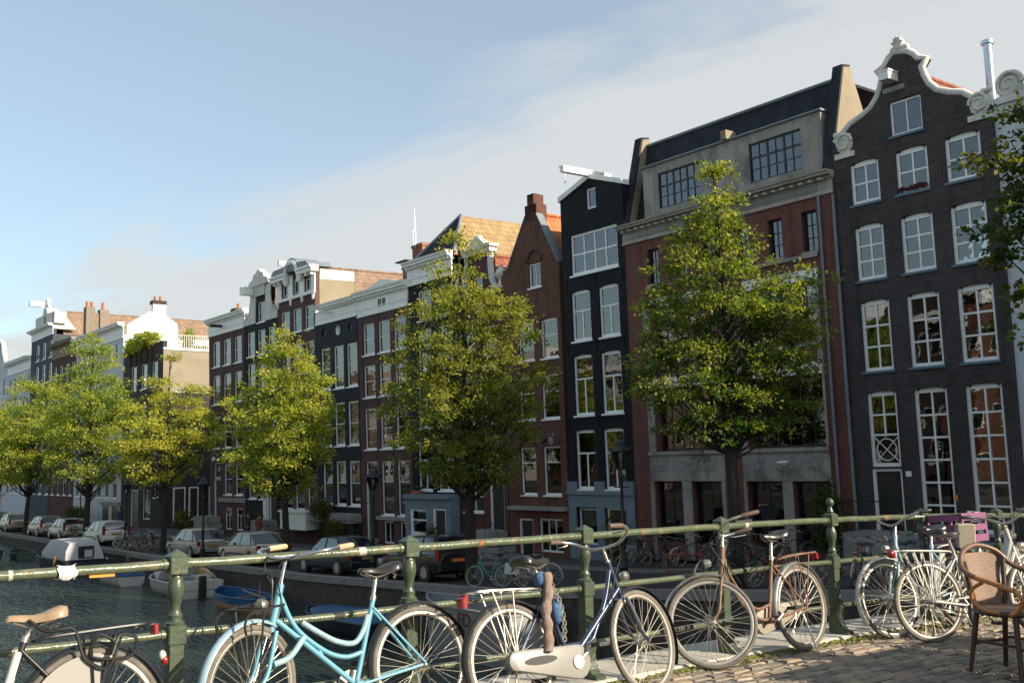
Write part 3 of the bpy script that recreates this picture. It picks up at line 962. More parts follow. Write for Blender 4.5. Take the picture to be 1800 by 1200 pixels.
for k in range(1):
    MB().tube([(H.X(-15.0, 16), 2.0, H.Z(15)), (H.X(-15.0, 16), 2.0, H.Z(17.62))], .13, 12).tube([(H.X(-15.0, 16), 2.0, H.Z(17.62)), (H.X(-15.0, 16), 2.0, H.Z(17.74))], .19, 12).build('flue_pipe', 'steel', H.root, 50)

# --- wide red brick building with concrete window bays
H = House('red_brick_building', 'wide red brick building with concrete window bays and dark mansard roof', -29.34, -19.40, 'red_brick', cat='building')
bays = [(-27.94, -24.75), (-23.50, -20.32)]
for a, b in bays:
    w = (b-a)
    H.win(a, b, 5.20, 7.58, ((1, 6), (1, 6), (1, 6)), fm='dark_frame', sill=None, fw=.06, mw=.025, curtain='n', y=.25)
    H.win(a, b, 8.68, 10.75, ((1, 6), (1, 6), (1, 6)), fm='dark_frame', sill=None, fw=.06, mw=.025, curtain='n', y=.25)
for a in (-28.18, -26.70, -25.3, -23.7, -22.26, -20.83):
    H.win(a, a+.60, 11.76, 13.16, ((1, 2), (1, 2), (1, 2)), fm='dark_frame', sill='concrete', fw=.05, mw=.025, zref=12.5, curtain='n', y=.14)
for a, b in ((-28.14, -26.69), (-26.23, -24.78), (-23.63, -22.11), (-21.69, -20.18)):
    H.win(a, b, 1.75, 4.04, ((.8, 2), (.2, 2)), fm='dark_frame', sill=None, fw=.06, mw=.03, zref=4, curtain='n', y=.2)
H.finish(rect(H, 14.1), ztop=14.3, floors=(4.7, 8.3, 11.4, 14.0))
bd = MB()
for a, b in ((-28.33, -24.62), (-23.76, -20.16)):
    bd = MB(); xa, xb = H.X(a, 5), H.X(b, 5)
    bd.box(xa, xb, -.06, -.002, H.Z(4.06), H.Z(5.04)); bd.box(xa, xb, -.14, -.002, H.Z(5.05), H.Z(5.18))
    H.part('concrete_band', bd, 'concrete')
    for k in range(3):
        u = xa+.35+k*(xb-xa-.7)/2.6
        rl = MB().box(u, u+.62, -.085, -.058, H.Z(4.45), H.Z(4.93))
        for j in range(7): rl.ell((u+.1+.42*hr.random(), -.09, H.Z(4.55)+.28*hr.random()), .07, .03, .06, 6, 4)
        rl.build('relief_panel', 'stone_grey', H.root)
    for u, v_ in ((a, a+.35 if a < -28 else a+.24), (b-.1, b)):
        H.part('concrete_strip', MB().box(H.X(u, 5)+.002, H.X(v_, 5), -.05, -.003, H.Z(5.19), H.Z(10.8)), 'concrete')
    H.part('white_lintel', MB().box(H.X(a+.3, 8), H.X(b-.12, 8), -.075, -.004, H.Z(7.62), H.Z(8.02)), 'white_trim')
    H.part('white_lintel', MB().box(H.X(a+.3, 11), H.X(b-.12, 11), -.075, -.004, H.Z(10.79), H.Z(11.15)), 'white_trim')
    for k in range(4):
        u = a+.34+k*(b-a-.6)/3
        H.part('spandrel_post', MB().box(H.X(u, 8), H.X(u+.14, 8), -.05, -.003, H.Z(8.03), H.Z(8.55)), 'concrete')
    H.part('spandrel_cap', MB().box(H.X(a+.3, 8), H.X(b-.12, 8), -.09, -.003, H.Z(8.56), H.Z(8.67)), 'stone_grey')
    H.part('sill_course', MB().box(H.X(a+.1, 11), H.X(b-.05, 11), -.07, -.003, H.Z(11.55), H.Z(11.68)), 'concrete')
for a, b in ((-28.34, -28.15), (-26.68, -26.24), (-24.77, -24.62), (-23.76, -23.64), (-22.10, -21.70), (-20.17, -20.12)):
    H.part('ground_floor_pier', MB().box(H.X(a, 4), H.X(b, 4), -.058, -.003, 0, H.Z(4.05)), 'concrete')
H.cornice(13.60, 14.34, m='stone_pale', out=.42)
for k in range(26):
    u = H.x0+.3+k*(H.x1-H.x0-.6)/25
    MB().box(u-.07, u+.07, -.34, -.16, H.Z(14.03), H.Z(14.11)).build('modillion', 'stone_pale', H.root)
H.part('name_panel', MB().box(H.X(-28.7, 14), H.X(-20.1, 14), -.065, -.042, H.Z(13.74), H.Z(13.98)), 'stone_grey')
# mansard with dormer wall
dy = .30
dw = MB()
xa, xb = H.X(-28.55, 15), H.X(-20.05, 15); za, zb_ = H.Z(14.30), H.Z(16.62)
ops = [(H.X(-27.75, 15.5), H.X(-25.5, 15.5)), (H.X(-23.18, 15.5), H.X(-20.9, 15.5))]
zo0, zo1 = H.Z(14.78), H.Z(16.24)
xsl = [xa, ops[0][0], ops[0][1], ops[1][0], ops[1][1], xb]
for i in (0, 2, 4): dw.box(xsl[i], xsl[i+1], dy, dy+.9, za, zb_)
for i in (1, 3):
    dw.box(xsl[i], xsl[i+1], dy, dy+.9, zo1, zb_); dw.box(xsl[i], xsl[i+1], dy, dy+.3, za, zo0); dw.box(xsl[i], xsl[i+1], dy+.5, dy+.9, za, zo1)
dwo = H.part('dormer_wall', dw, 'concrete')
MB().box(xa-.08, xb+.08, dy-.1, dy+.95, zb_, zb_+.07).build('dormer_roof', 'lead', dwo)
for a, b in ops:
    f = MB(); fw = .05
    f.box(a, a+fw, dy+.06, dy+.14, zo0, zo1); f.box(b-fw, b, dy+.06, dy+.14, zo0, zo1); f.box(a+fw, b-fw, dy+.06, dy+.14, zo0, zo0+fw); f.box(a+fw, b-fw, dy+.06, dy+.14, zo1-fw, zo1)
    pw = (b-a-2*fw)/6
    for k in range(1, 6): f.box(a+fw+pw*k-(.035 if k % 2 == 0 else .014), a+fw+pw*k+(.035 if k % 2 == 0 else .014), dy+.07, dy+.13, zo0+fw, zo1-fw)
    zz = [zo0+fw+(zo1-zo0-2*fw)*t for t in (.32, .64)]
    for t, hh in zip(zz, (.014, .035)): f.box(a+fw, b-fw, dy+.075, dy+.125, t-hh, t+hh)
    w = f.build('dormer_window', 'dark_frame', H.root)
    zl = [zo0+fw]+zz+[zo1-fw]
    for k in range(6):
        for j in range(3):
            put('pane', pane_mesh(pw-.01, zl[j+1]-zl[j]-.01), w, (a+fw+pw*(k+.5), dy+.10, (zl[j]+zl[j+1])/2)).rotation_euler = (R(hr.gauss(0, .25)), 0, R(hr.gauss(0, .3)))
zr = H.Z(17.92)
mr_ = MB()
mr_.loft([[(H.x0+.3, .40, za-.02), (H.x1-.3, .40, za-.02), (H.x1-.3, 1.35, zr), (H.x0+.3, 1.35, zr)], [(H.x0+.3, .48, za-.1), (H.x1-.3, .48, za-.1), (H.x1-.3, 1.45, zr-.1), (H.x0+.3, 1.45, zr-.1)]])
mr_.box(H.x0+.3, H.x1-.3, 1.45, 11.5, zr-.12, zr-.02)
mro = H.part('mansard_roof', mr_, 'slate_roof')
MB().tube([(H.x0+.3, 1.33, zr+.03), (H.x1-.3, 1.33, zr+.03)], .07, 8).build('ridge_capping', 'lead', mro, 50)
for xx in (H.x0, H.x1-.34):
    pw_ = MB().prism([(.0, H.Z(14.4)), (1.05, H.Z(18.25)), (1.45, H.Z(18.3)), (2.6, H.Z(15.6)), (2.6, H.Z(14.4))], 'yz', xx, xx+.34)
    H.part('party_wall', pw_, 'sand_render')
    H.part('wall_flashing', MB().prism([(-.05, H.Z(14.4)), (1.0, H.Z(18.28)), (1.46, H.Z(18.34)), (1.46, H.Z(18.29)), (1.08, H.Z(18.2)), (.03, H.Z(14.4))], 'yz', xx-.02, xx+.36), 'slate_roof')
MB().box(H.X(-24.25, 16.6), H.X(-24.0, 16.6), dy-.25, dy+.3, H.Z(16.66), H.Z(17.0)).build('corbel', 'sand_render', H.root)
MB().tube([(H.x1-.55, -.08, 0.2), (H.x1-.55, -.08, H.Z(13.6))], .05, 8).build('drainpipe', 'lead', H.root, 50)
MB().tube([(H.X(-21.9, 4.6), -.06, H.Z(4.62)), (H.X(-21.9, 4.6), -.5, H.Z(4.7)), (H.X(-21.5, 4.6), -.5, H.Z(4.72))], .04, 6).build('flood_lamp', 'window_white', H.root)

# --- narrow black house
H = House('black_house', 'narrow black painted house with low pointed gable and long white hoist beam', -33.33, -29.38, 'black_paint_wall')
for a, b in ((-32.74, -31.52), (-31.01, -29.80)):
    H.win(a, b, 9.97, 12.15, CROSS, curtain='n', arch=.05, zref=9.5, fw=.10, mw=.07)
    H.win(a, b, 6.80, 9.38, CROSS, curtain='n', arch=.05, zref=8, fw=.10, mw=.07)
    H.win(a, b, 3.72, 6.20, CROSS, curtain='n', arch=.04, zref=6, fw=.10, mw=.07)
H.win(-32.78, -29.85, 12.83, 14.63, ((.5, 4), (.5, 4)), curtain='b', zref=13.7, fw=.11, mw=.07)
H.win(-31.72, -31.09, 15.55, 16.48, ((1, 1),), zref=16, fw=.09, curtain='n', sill=None)
H.win(-32.65, -31.49, 1.45, 2.94, ((1, 1),), zref=3, curtain='n', sill=None)
H.door(-30.91, -29.76, 0.85, 2.98, zref=3)
H.finish([(H.x0, 0), (H.x1, 0), H.P(-29.49, 16.25), H.P(-31.45, 16.92), H.P(-33.39, 16.30)], ztop=15.9, floors=(3.6, 6.6, 9.7, 12.5, 15.0))
bt = MB()
a, b, c = H.P(-33.42, 16.38), H.P(-31.45, 17.05), H.P(-29.45, 16.33)
bt.prism([(a[0]-.04, a[1]-.14), (b[0], b[1]-.16), (c[0]+.02, c[1]-.14), (c[0]+.02, c[1]+.06), (b[0], b[1]+.06), (a[0]-.04, a[1]+.08)], 'xz', -.09, .35)
H.part('gable_board', bt, 'white_trim')
hoist(H, -31.5, 17.08, 1.5, .22, .2, y0=1.2)
gable_roof(H, 16.1, 16.9, 'dark_tiles', xr=H.X(-31.45, 16.9))
bs_ = MB()
fa = [(H.x0+.01, 0), (H.x1-.01, 0), (H.x1-.01, H.Z(3.95)), (H.x0+.01, H.Z(3.95))]
hs = H.holes
x4 = [H.X(v_, 3) for v_ in (-32.65, -31.49, -30.91, -29.76)]
for a, b in ((H.x0+.01, x4[0]-.06), (x4[1]+.06, x4[2]-.06), (x4[3]+.06, H.x1-.01)): bs_.box(a, b, -.09, -.002, 0, H.Z(3.5))
for i in (0, 2): bs_.box(x4[i]-.06, x4[i+1]+.06, -.09, -.002, H.Z(2.99), H.Z(3.5))
bs_.box(x4[0]-.06, x4[1]+.06, -.09, -.002, 0, H.Z(1.44))
bs_.box(H.x0-.02, H.x1+.0, -.16, -.002, H.Z(3.501), H.Z(3.66))
for u in (H.x0+.26, (x4[1]+x4[2])/2, H.x1-.26): bs_.box(u-.26, u+.26, -.13, -.002, H.Z(3.661), H.Z(4.04))
H.part('painted_base', bs_, 'blue_grey_paint')
anchors(H, (-33.1, -31.25, -29.6), (12.45, 9.65, 6.5), 'black_paint_wall')

# --- red brick pointed gable
H = House('pointed_gable_house', 'old red brick house with steep pointed gable and stepped top', -37.55, -33.42, 'old_brick')
for a, b in ((-36.5, -35.38), (-34.89, -33.72)):
    H.win(a, b, 9.44, 11.22, ((.6, 1), (.4, 1)), zref=10, arch=.05)
    H.win(a, b, 6.76, 8.73, ((.62, 1), (.38, 1)), zref=7.5, curtain='n')
    H.win(a, b, 3.45, 5.56, ((.68, 1), (.32, 1)), zref=5, curtain='n')
H.win(-35.69, -34.81, 12.73, 13.85, ((1, 2),), zref=13, curtain='l')
H.door(-36.7, -35.7, 0.7, 2.40, zref=3)
H.win(-35.28, -33.69, 1.0, 2.44, ((1, 3),), zref=3, curtain='w', sill=None)
H.finish([(H.x0, 0), (H.x1, 0), (H.x1, H.Z(13.62)), H.P(-33.62, 13.62), H.P(-35.05, 16.05), H.P(-35.05, 16.60), H.P(-35.25, 16.60), H.P(-35.25, 17.10), H.P(-35.65, 17.10), H.P(-35.65, 16.60), H.P(-35.88, 16.60), H.P(-35.88, 16.05), H.P(-37.25, 13.85), (H.x0, H.Z(13.85))], ztop=13.3, floors=(3.0, 6.2, 9.1, 12.0))
for s_, P_ in ((1, [(-33.62, 13.62), (-35.05, 16.05)]), (-1, [(-37.25, 13.85), (-35.88, 16.05)])):
    a, b = H.P(*P_[0]), H.P(*P_[1])
    MB().loft([[(a[0], -.04, a[1]), (b[0], -.04, b[1]), (b[0], .38, b[1]), (a[0], .38, a[1])], [(a[0], -.04, a[1]+.09), (b[0], -.04, b[1]+.09), (b[0], .38, b[1]+.09), (a[0], .38, a[1]+.09)]]).build('gable_coping', 'lead', H.root)
st = MB()
a = H.P(-35.47, 16.0)
st.box(a[0]-.40, a[0]+.40, .0, .62, a[1]-.2, H.Z(16.60)); st.box(a[0]-.21, a[0]+.21, .0, .62, H.Z(16.601), H.Z(17.1))
H.part('gable_top', st, 'old_brick')
ap = [H.P(-35.25+.5*math.cos(R(t)), 13.9+.55*math.sin(R(t))) for t in range(0, 181, 20)]
MB().tube([(p[0], -.03, p[1]) for p in ap], .055, 6).build('brick_arch', 'dark_red_brick', H.root)
for z in (8.78, 5.62):
    for a, b in ((-36.5, -35.38), (-34.89, -33.72)):
        q = [(H.X(a+(b-a)*t, z), -.02, H.Z(z)+.1+.32*math.sin(math.pi*t)) for t in [i/8 for i in range(9)]]
        MB().tube(q, .07, 6).build('brick_arch', 'dark_red_brick', H.root)
rl = MB(); u, zz = H.X(-34.3, 5.8), H.Z(5.85)
rl.ell((u, -.02, zz), .2, .05, .26, 10, 6); rl.ell((u-.16, -.03, zz+.15), .1, .05, .12, 8, 5); rl.ell((u+.16, -.03, zz+.15), .1, .05, .12, 8, 5)
H.part('stone_relief', rl, 'stone_grey', 60)
MB().box(H.x0+.25, H.x1-.02, -.35, -.003, H.Z(2.80), H.Z(2.96)).build('shop_cornice', 'stone_grey', H.root)
gable_roof(H, 13.4, 16.2, 'orange_tiles', xr=H.X(-35.47, 16))
anchors(H, (-35.12,), (12.3, 9.0, 6.2, 15.3))

# --- brick neck gable with white scrolls
H = House('neck_gable_house', 'brick house with white framed neck gable and stone vases behind the tree', -41.45, -37.62, 'dark_red_brick')
for a, b in ((-41.1, -39.95), (-39.3, -38.1)):
    H.win(a, b, 9.5, 11.4, S2, zref=9); H.win(a, b, 6.75, 8.85, S2, zref=8)
H.win(-41.0, -39.38, 2.6, 5.95, ((1, 2),)*5, zref=5, curtain='l')
H.win(-38.92, -37.80, 4.5, 5.95, ((1, 2), (1, 2)), zref=5, sill=None, curtain='n')
H.door(-38.92, -37.80, 1.85, 4.44, zref=5)
H.win(-40.0, -39.2, 12.2, 13.9, S2, zref=13)
npts = [(-38.0, 13.1), (-38.28, 13.2), (-38.55, 13.7), (-38.64, 14.4), (-38.64, 15.0), (-40.55, 15.1), (-40.55, 14.4), (-40.65, 13.7), (-40.95, 13.2), (-41.2, 13.1)]
H.finish([(H.x0, 0), (H.x1, 0), (H.x1, H.Z(13.0))] + [H.P(*p) for p in npts] + [(H.x0, H.Z(13.0))], ztop=12.8, floors=(2.6, 6.3, 9.1, 12.0))
nk = MB()
nk.tube([(H.X(x, z), .05, H.Z(z)) for x, z in npts[:5]], .15, 8); nk.tube([(H.X(x, z), .05, H.Z(z)) for x, z in npts[5:]], .15, 8)
a, b = H.X(-40.75, 15.2), H.X(-38.45, 15.2)
nk.box(a, b, -.15, .3, H.Z(14.98), H.Z(15.22)); nk.box(a-.1, b+.1, -.22, .34, H.Z(15.221), H.Z(15.36))
nk.prism([(a+.3, H.Z(15.36))] + [(a+(b-a)*(.2+.6*t), H.Z(15.36)+.45*math.sin(math.pi*t)**.8) for t in [i/10 for i in range(1, 10)]] + [(b-.3, H.Z(15.36))], 'xz', -.12, .25)
nk.ell(((a+b)/2, .05, H.Z(15.83)), .3, .16, .14, 10, 6)
H.part('gable_frame', nk, 'stone_white', 50)
for xx in (-37.88, -41.25):
    u = H.X(xx, 13.5)
    MB().lathe([(.24, 0), (.24, .1), (.16, .12), (.12, .4), (.2, .5), (.30, .6), (.32, .7), (.22, .74), (.24, .8), (.2, .88), (.08, 1.0), (.1, 1.06), (.03, 1.16)], 14, (u, .1, H.Z(13.08))).build('stone_vase', 'stone_white', H.root, 40)
gable_roof(H, 12.9, 15.0, 'red_tiles', xr=H.X(-39.6, 15))
stoop(H, -39.2, -37.75, 1.85, 4)

# --- black house with white frieze and tan hipped roof, blue-grey shop base
H = House('hipped_roof_house', 'black house with white frieze and steep tan tiled roof behind the tree', -45.66, -41.5, 'black_paint_wall')
for a, b in ((-45.0, -43.7), (-43.15, -41.80)):
    H.win(a, b, 3.58, 6.08, CROSS, zref=5, mw=.06, curtain='l'); H.win(a, b, 6.75, 9.15, CROSS, zref=8, mw=.06); H.win(a, b, 9.7, 11.9, CROSS, zref=11, mw=.06); H.win(a, b, 12.35, 13.95, S2, zref=13)
H.finish(rect(H, 14.6), ztop=14.6, floors=(3.5, 6.5, 9.4, 12.1))
H.cornice(14.35, 15.62, dent=.24)
sb = MB(); x4 = [H.X(v_, 2.7) for v_ in (-44.97, -43.40, -42.88, -41.70)]
for a, b in ((H.x0+.01, x4[0]), (x4[1], x4[2]), (x4[3], H.x1-.01)): sb.box(a, b, -.55, -.002, 0, H.Z(3.2))
sb.box(x4[0], x4[1], -.55, -.002, H.Z(2.68), H.Z(3.2)); sb.box(x4[2], x4[3], -.55, -.002, H.Z(2.75), H.Z(3.2)); sb.box(x4[0], x4[1], -.55, -.002, 0, H.Z(1.25))
sb.box(H.x0-.03, H.x1+.03, -.68, -.002, H.Z(3.201), H.Z(3.42))
H.part('shop_front', sb, 'blue_grey_paint')
f = MB(); a, b, c, d = x4[0], x4[1], H.Z(1.25), H.Z(2.68)
f.box(a, a+.22, -.50, -.40, c, d); f.box(b-.09, b, -.50, -.40, c, d); f.box(a+.22, b-.09, -.50, -.40, d-.08, d); f.box(a+.22, b-.09, -.50, -.40, c+(d-c)*.6, c+(d-c)*.6+.07); f.box(a+.22, b-.09, -.50, -.40, c, c+.3)
w = f.build('window', 'window_white', H.root)
put('pane', pane_mesh(b-a-.3, d-c-.1), w, ((a+b)/2+.06, -.44, (c+d)/2))
put('curtain', curtain_mesh(b-a-.34, .5), w, (a+.24, -.36, c+.3))
MB().box(a, b, -.30, -.28, c, d).build('shop_back', 'tan_brick', w)
f = MB(); a, b, c, d = x4[2], x4[3], 0, H.Z(2.75)
f.box(a, a+.16, -.50, -.38, c, d); f.box(b-.12, b, -.50, -.38, c, d); f.box(a+.16, b-.12, -.50, -.38, d-.1, d)
w = f.build('door_frame', 'window_white', H.root); MB().box(a+.16, b-.12, -.42, -.38, c, d-.1).build('door', 'dark_door', w)
pot = MB().box(H.X(-44.9, 3.6), H.X(-44.1, 3.6), -.5, -.3, H.Z(3.43), H.Z(3.6))
H.part('flower_trough', pot, 'terracotta')
pl = MB()
for k in range(40): pl.ell((H.X(-44.9+.8*hr.random(), 3.6), -.5+.2*hr.random(), H.Z(3.65)+.14*hr.random()), .06, .05, .05, 6, 4)
H.part('trough_plants', pl, 'shrub_green')
# hipped roof
ex, ez, az = .12, H.Z(15.5), H.Z(17.95)
xr = H.X(-43.45, 17.5); ya = 1.75
rf = MB(); rf.add([(H.x0-.02, ex, ez), (H.x1+.02, ex, ez), (xr, ya, az)], [(0, 1, 2)])
rf.add([(H.x0-.02, ex, ez-.1), (H.x1+.02, ex, ez-.1), (xr, ya, az-.1)], [(2, 1, 0)])
H.part('front_roof_slope', rf, 'slate_roof')
for xe in (H.x1+.02, H.x0-.02):
    H.part('roof', MB().loft([[(xe, ex, ez), (xr, ya, az), (xr, 11, az), (xe, 11, ez)], [(xe, ex, ez-.1), (xr, ya, az-.1), (xr, 11, az-.1), (xe, 11, ez-.1)]]), 'tan_tiles')
for xe in (H.x0-.02, H.x1+.02):
    MB().tube([(xe, ex, ez+.03), (xr, ya, az+.03)], .09, 8).build('hip_flashing', 'lead', H.root, 50)
chimney(H, -44.9, 3.2, 15.6, 17.75, .7, .6, 'chimney_brick', 2)

# --- purple brick, three bays, white frieze with pediment
H = House('pediment_house', 'purple brick house with white frieze, dentil cornice and small pediment', -51.05, -45.70, 'purple_brick')
K = [(-50.55, -49.25), (-48.87, -47.60), (-47.22, -45.98)]
for i, (a, b) in enumerate(K):
    H.win(a, b, 11.08, 12.88, S2, zref=8, curtain='w' if i < 2 else None); H.win(a, b, 8.68, 10.5, S2, zref=8); H.win(a, b, 5.79, 8.07, S2, zref=8, curtain='n')
    if i: H.win(a, b, 2.24, 5.14, ((.62, 1), (.38, 1)), zref=8, curtain='n')
    if i: H.win(a+.1, b-.1, .75, 1.92, ((1, 2),), zref=8, sill=None, curtain='n')
H.door(K[0][0], K[0][1], 1.0, 4.0, zref=8)
H.win(*K[0], 4.05, 5.14, ((1, 1),), sill=None, zref=8, curtain='n')
H.finish(rect(H, 13.6), ztop=13.6, floors=(2.1, 5.5, 8.4, 10.8))
H.cornice(13.34, 14.75, dent=.26)
MB().prism([(H.X(-49.75, 14.8), H.Z(14.76)), (H.X(-46.7, 14.8), H.Z(14.76)), (H.X(-48.2, 15), H.Z(15.12))], 'xz', -.35, .1).build('pediment', 'white_trim', H.root)
for u in (-49.0, -48.55): MB().box(H.X(u, 13.9), H.X(u+.32, 13.9), -.055, -.042, H.Z(13.68), H.Z(14.1)).build('frieze_light', 'dark_frame', H.root)
H.part('stone_base', MB().box(H.X(-49.1, 2), H.x1-.01, -.10, -.003, H.Z(1.98), H.Z(2.18)), 'stone_grey')
anchors(H, (-50.85, -49.05, -47.4), (13.1, 10.8, 8.35, 5.45))
MB().loft([[(H.x0, .3, H.Z(14.6)), (H.x1, .3, H.Z(14.6)), (H.x1, 5, H.Z(15.9)), (H.x0, 5, H.Z(15.9))], [(H.x0, .3, H.Z(14.5)), (H.x1, .3, H.Z(14.5)), (H.x1, 5, H.Z(15.8)), (H.x0, 5, H.Z(15.8))]]).build('roof', 'brown_tiles', H.root)
chimney(H, -46.6, 2.2, 14.6, 16.95, 1.0, 2.3, 'chimney_brick', 0)
ch = chimney(H, -47.2, .9, 14.6, 15.75, .45, .6, 'chimney_brick', 0)
MB().box(H.X(-47.2, 15)-.5, H.X(-47.2, 15)+.5, .3, 1.5, H.Z(15.95), H.Z(16.02)).tube([(H.X(-47.2, 15), .9, H.Z(15.7)), (H.X(-47.2, 15), .9, H.Z(15.96))], .05, 6).build('chimney_hood', 'iron_black', ch)
an = MB().tube([(H.X(-46.75, 16), 1.0, H.Z(16.7)), (H.X(-46.75, 16), 1.0, H.Z(19.0))], .02, 6)
an.tube([(H.X(-46.75, 16), 1.0, H.Z(17.0)), (H.X(-46.75, 16), 1.0, H.Z(18.0))], .05, 6); an.tube([(H.X(-46.95, 16), 1.0, H.Z(16.9)), (H.X(-46.95, 16), 1.0, H.Z(17.8))], .03, 6)
H.part('antenna', an, 'steel')
stoop(H, -50.9, -49.2, 1.0, 2)

# --- dark slate house with three round openings
H = House('round_window_house', 'dark slate grey house with three round openings under a white frieze', -56.2, -51.10, 'slate_paint_wall')
K = [(-55.42, -54.20), (-53.82, -52.58), (-52.25, -50.98)]
for a, b in K:
    a -= .12; b -= .12
    H.win(a, b, 9.45, 12.0, S2, zref=6, fw=.1, curtain='n'); H.win(a, b, 6.08, 8.62, S2, zref=6, fw=.1, curtain='n'); H.win(a, b, 2.67, 5.21, S2, zref=6, fw=.1, curtain='n')
for i, x in enumerate((-55.46, -53.71, -52.24)):
    u, zz = H.X(x, 12.9), H.Z(12.92)
    H.holes.append([(u+.27*math.cos(2*math.pi*k/14), zz+.3*math.sin(2*math.pi*k/14)) for k in range(14)])
    fr = MB().tube([(u+.27*math.cos(2*math.pi*k/14), .06, zz+.3*math.sin(2*math.pi*k/14)) for k in range(14)], .05, 6, closed=True)
    o = fr.build('round_window', 'window_white' if i == 1 else 'slate_paint_wall', H.root, 60)
    MB().prism([(u+.27*math.cos(2*math.pi*k/14), zz+.3*math.sin(2*math.pi*k/14)) for k in range(14)], 'xz', .09, .12).build('disc', 'pale_plaster' if i == 1 else 'dark_frame', o)
H.finish(rect(H, 13.7), ztop=13.7, floors=(2.4, 5.7, 9.0, 12.3))
H.cornice(13.5, 14.66, dent=.26)
hoist(H, -54.6, 14.05, 1.0, .1, .1, m='white_trim', hook=False)
H.part('stone_base', MB().box(H.x0+.02, H.x1-.02, -.7, -.003, H.Z(1.75), H.Z(2.25)), 'stone_grey')
for a, b in ((-55.3, -54.6), (-53.6, -52.6), (-52.4, -51.6)): H.part('basement_door', MB().box(H.X(a, 2), H.X(b, 2), -.06, -.004, .05, H.Z(1.7)), 'dark_door')

# --- brick house with white arched dormer gable
H = House('white_dormer_house', 'brick house with white attic storey, arched window and grey dormer roof', -61.45, -56.25, 'purple_brick')
K = [(-61.44, -60.1), (-59.73, -58.45), (-58.05, -56.8)]
for a, b in K:
    H.win(a, b, 13.43, 14.95, S2, zref=14); H.win(a, b, 10.7, 12.7, S2, zref=14); H.win(a, b, 7.4, 9.8, S2, zref=14); H.win(a, b, 2.3, 5.3, ((.65, 1), (.35, 1)), zref=14, curtain='n')
H.win(-61.30, -60.39, 15.95, 16.72, ((1, 2),), zref=16, sill=None); H.win(-58.05, -57.13, 15.88, 16.68, ((1, 2),), zref=16, sill=None)
H.win(-59.66, -58.75, 15.9, 17.2, ((1, 2),), zref=16, arch=.4, sill=None)
H.finish(rect(H, 17.3), ztop=15.2, floors=(2.2, 6.0, 10.2, 13.0, 15.4))
wa = MB()
X_ = lambda x: H.X(x, 16.2)
for a, b in ((-62.0, -61.32), (-60.37, -59.68), (-58.73, -58.07), (-57.11, -56.6)): wa.box(X_(a), X_(b), -.07, -.002, H.Z(15.75), H.Z(17.2))
wa.box(X_(-62.0), X_(-56.6), -.12, -.002, H.Z(15.6), H.Z(15.80))
for a in (-61.9, -60.0, -58.4, -56.9): wa.prism([(X_(a)-.1, H.Z(15.6)), (X_(a)+.16, H.Z(15.6)), (X_(a)+.1, H.Z(15.25)), (X_(a)-.02, H.Z(15.2))], 'xz', -.1, -.003)
H.part('attic_facing', wa, 'white_trim')
cn = MB()
for a, b in ((-62.3, -60.1), (-58.5, -56.4)):
    cn.box(X_(a), X_(b), -.4, .1, H.Z(16.95), H.Z(17.2)); cn.box(X_(a), X_(b), -.5, .1, H.Z(17.2), H.Z(17.34))
    for k in range(3): cn.box(X_(a+.35+.7*k), X_(a+.5+.7*k), -.33, -.05, H.Z(16.75), H.Z(16.95))
P = [(X_(-60.3), -.2, H.Z(16.6))] + [(X_(-59.3)+.85*math.cos(R(t)), -.3, H.Z(17.2)+.75*math.sin(R(t))) for t in range(180, -1, -20)] + [(X_(-58.3), -.2, H.Z(16.6))]
cn.tube(P, .17, 6)
H.part('dormer_cornice', cn, 'white_trim', 40)
dr = MB(); rings = []
for yy in (-.35, 1.3):
    rings.append([(X_(-62.3), yy, H.Z(17.35)), (X_(-61.9), yy, H.Z(17.75)), (X_(-60.25), yy, H.Z(17.8))] + [(X_(-59.3)+.95*math.cos(R(t)), yy, H.Z(17.35)+.85*math.sin(R(t))) for t in range(150, 29, -20)] + [(X_(-58.35), yy, H.Z(17.8)), (X_(-57.2), yy, H.Z(17.7)), (X_(-56.8), yy, H.Z(17.35))])
dr.loft(rings)
H.part('dormer_roof', dr, 'lead', 30)
hoist(H, -59.75, 17.85, 1.0, .22, .24, hook=False)
gable_roof(H, 15.2, 17.75, 'brown_tiles', xr=H.X(-59.2, 17), depth=16, y0=1.0)
MB().box(H.x1-.22, H.x1+.02, .3, 2.7, H.Z(14.6), H.Z(16.8)).build('side_parapet', 'sand_render', H.root)
MB().box(H.x1-.24, H.x1+.04, .35, 2.72, H.Z(16.5), H.Z(17.15)).build('white_capping', 'white_plaster', H.root)
MB().box(H.X(-59.3, 2.2), H.X(-55.9, 2.2), -.9, -.003, H.Z(1.2), H.Z(2.22)).box(H.X(-59.4, 2.2), H.X(-55.8, 2.2), -1.0, -.003, H.Z(2.221), H.Z(2.34)).build('bay_base', 'white_trim', H.root)

# --- narrow black neck gable
H = House('black_neck_gable_house', 'narrow black house with ornate white neck gable and hoist beam', -66.75, -61.5, 'black_paint_wall')
K = [(-66.77, -65.45), (-65.06, -63.78), (-63.40, -62.2)]
for i, (a, b) in enumerate(K):
    H.win(a, b, 12.5, 14.22, S2, zref=13.5); H.win(a, b, 9.95, 12.0, S2, zref=13.5); H.win(a, b, 6.7, 9.1, S2, zref=13.5)
    if i < 2: H.win(a, b, 2.88, 5.28, S2, zref=13.5, curtain='n')
H.door(-63.1, -62.0, 1.6, 4.6, zref=6)
H.win(-65.13, -63.87, 14.72, 16.14, S2, zref=15.5)
ng = [(-63.3, 14.9), (-63.15, 15.5), (-63.05, 16.3), (-63.1, 17.3), (-63.7, 17.6), (-64.0, 17.75), (-64.7, 18.2), (-65.4, 17.75), (-65.75, 17.6), (-66.3, 17.3), (-66.3, 16.3), (-66.2, 15.5), (-66.05, 14.9)]
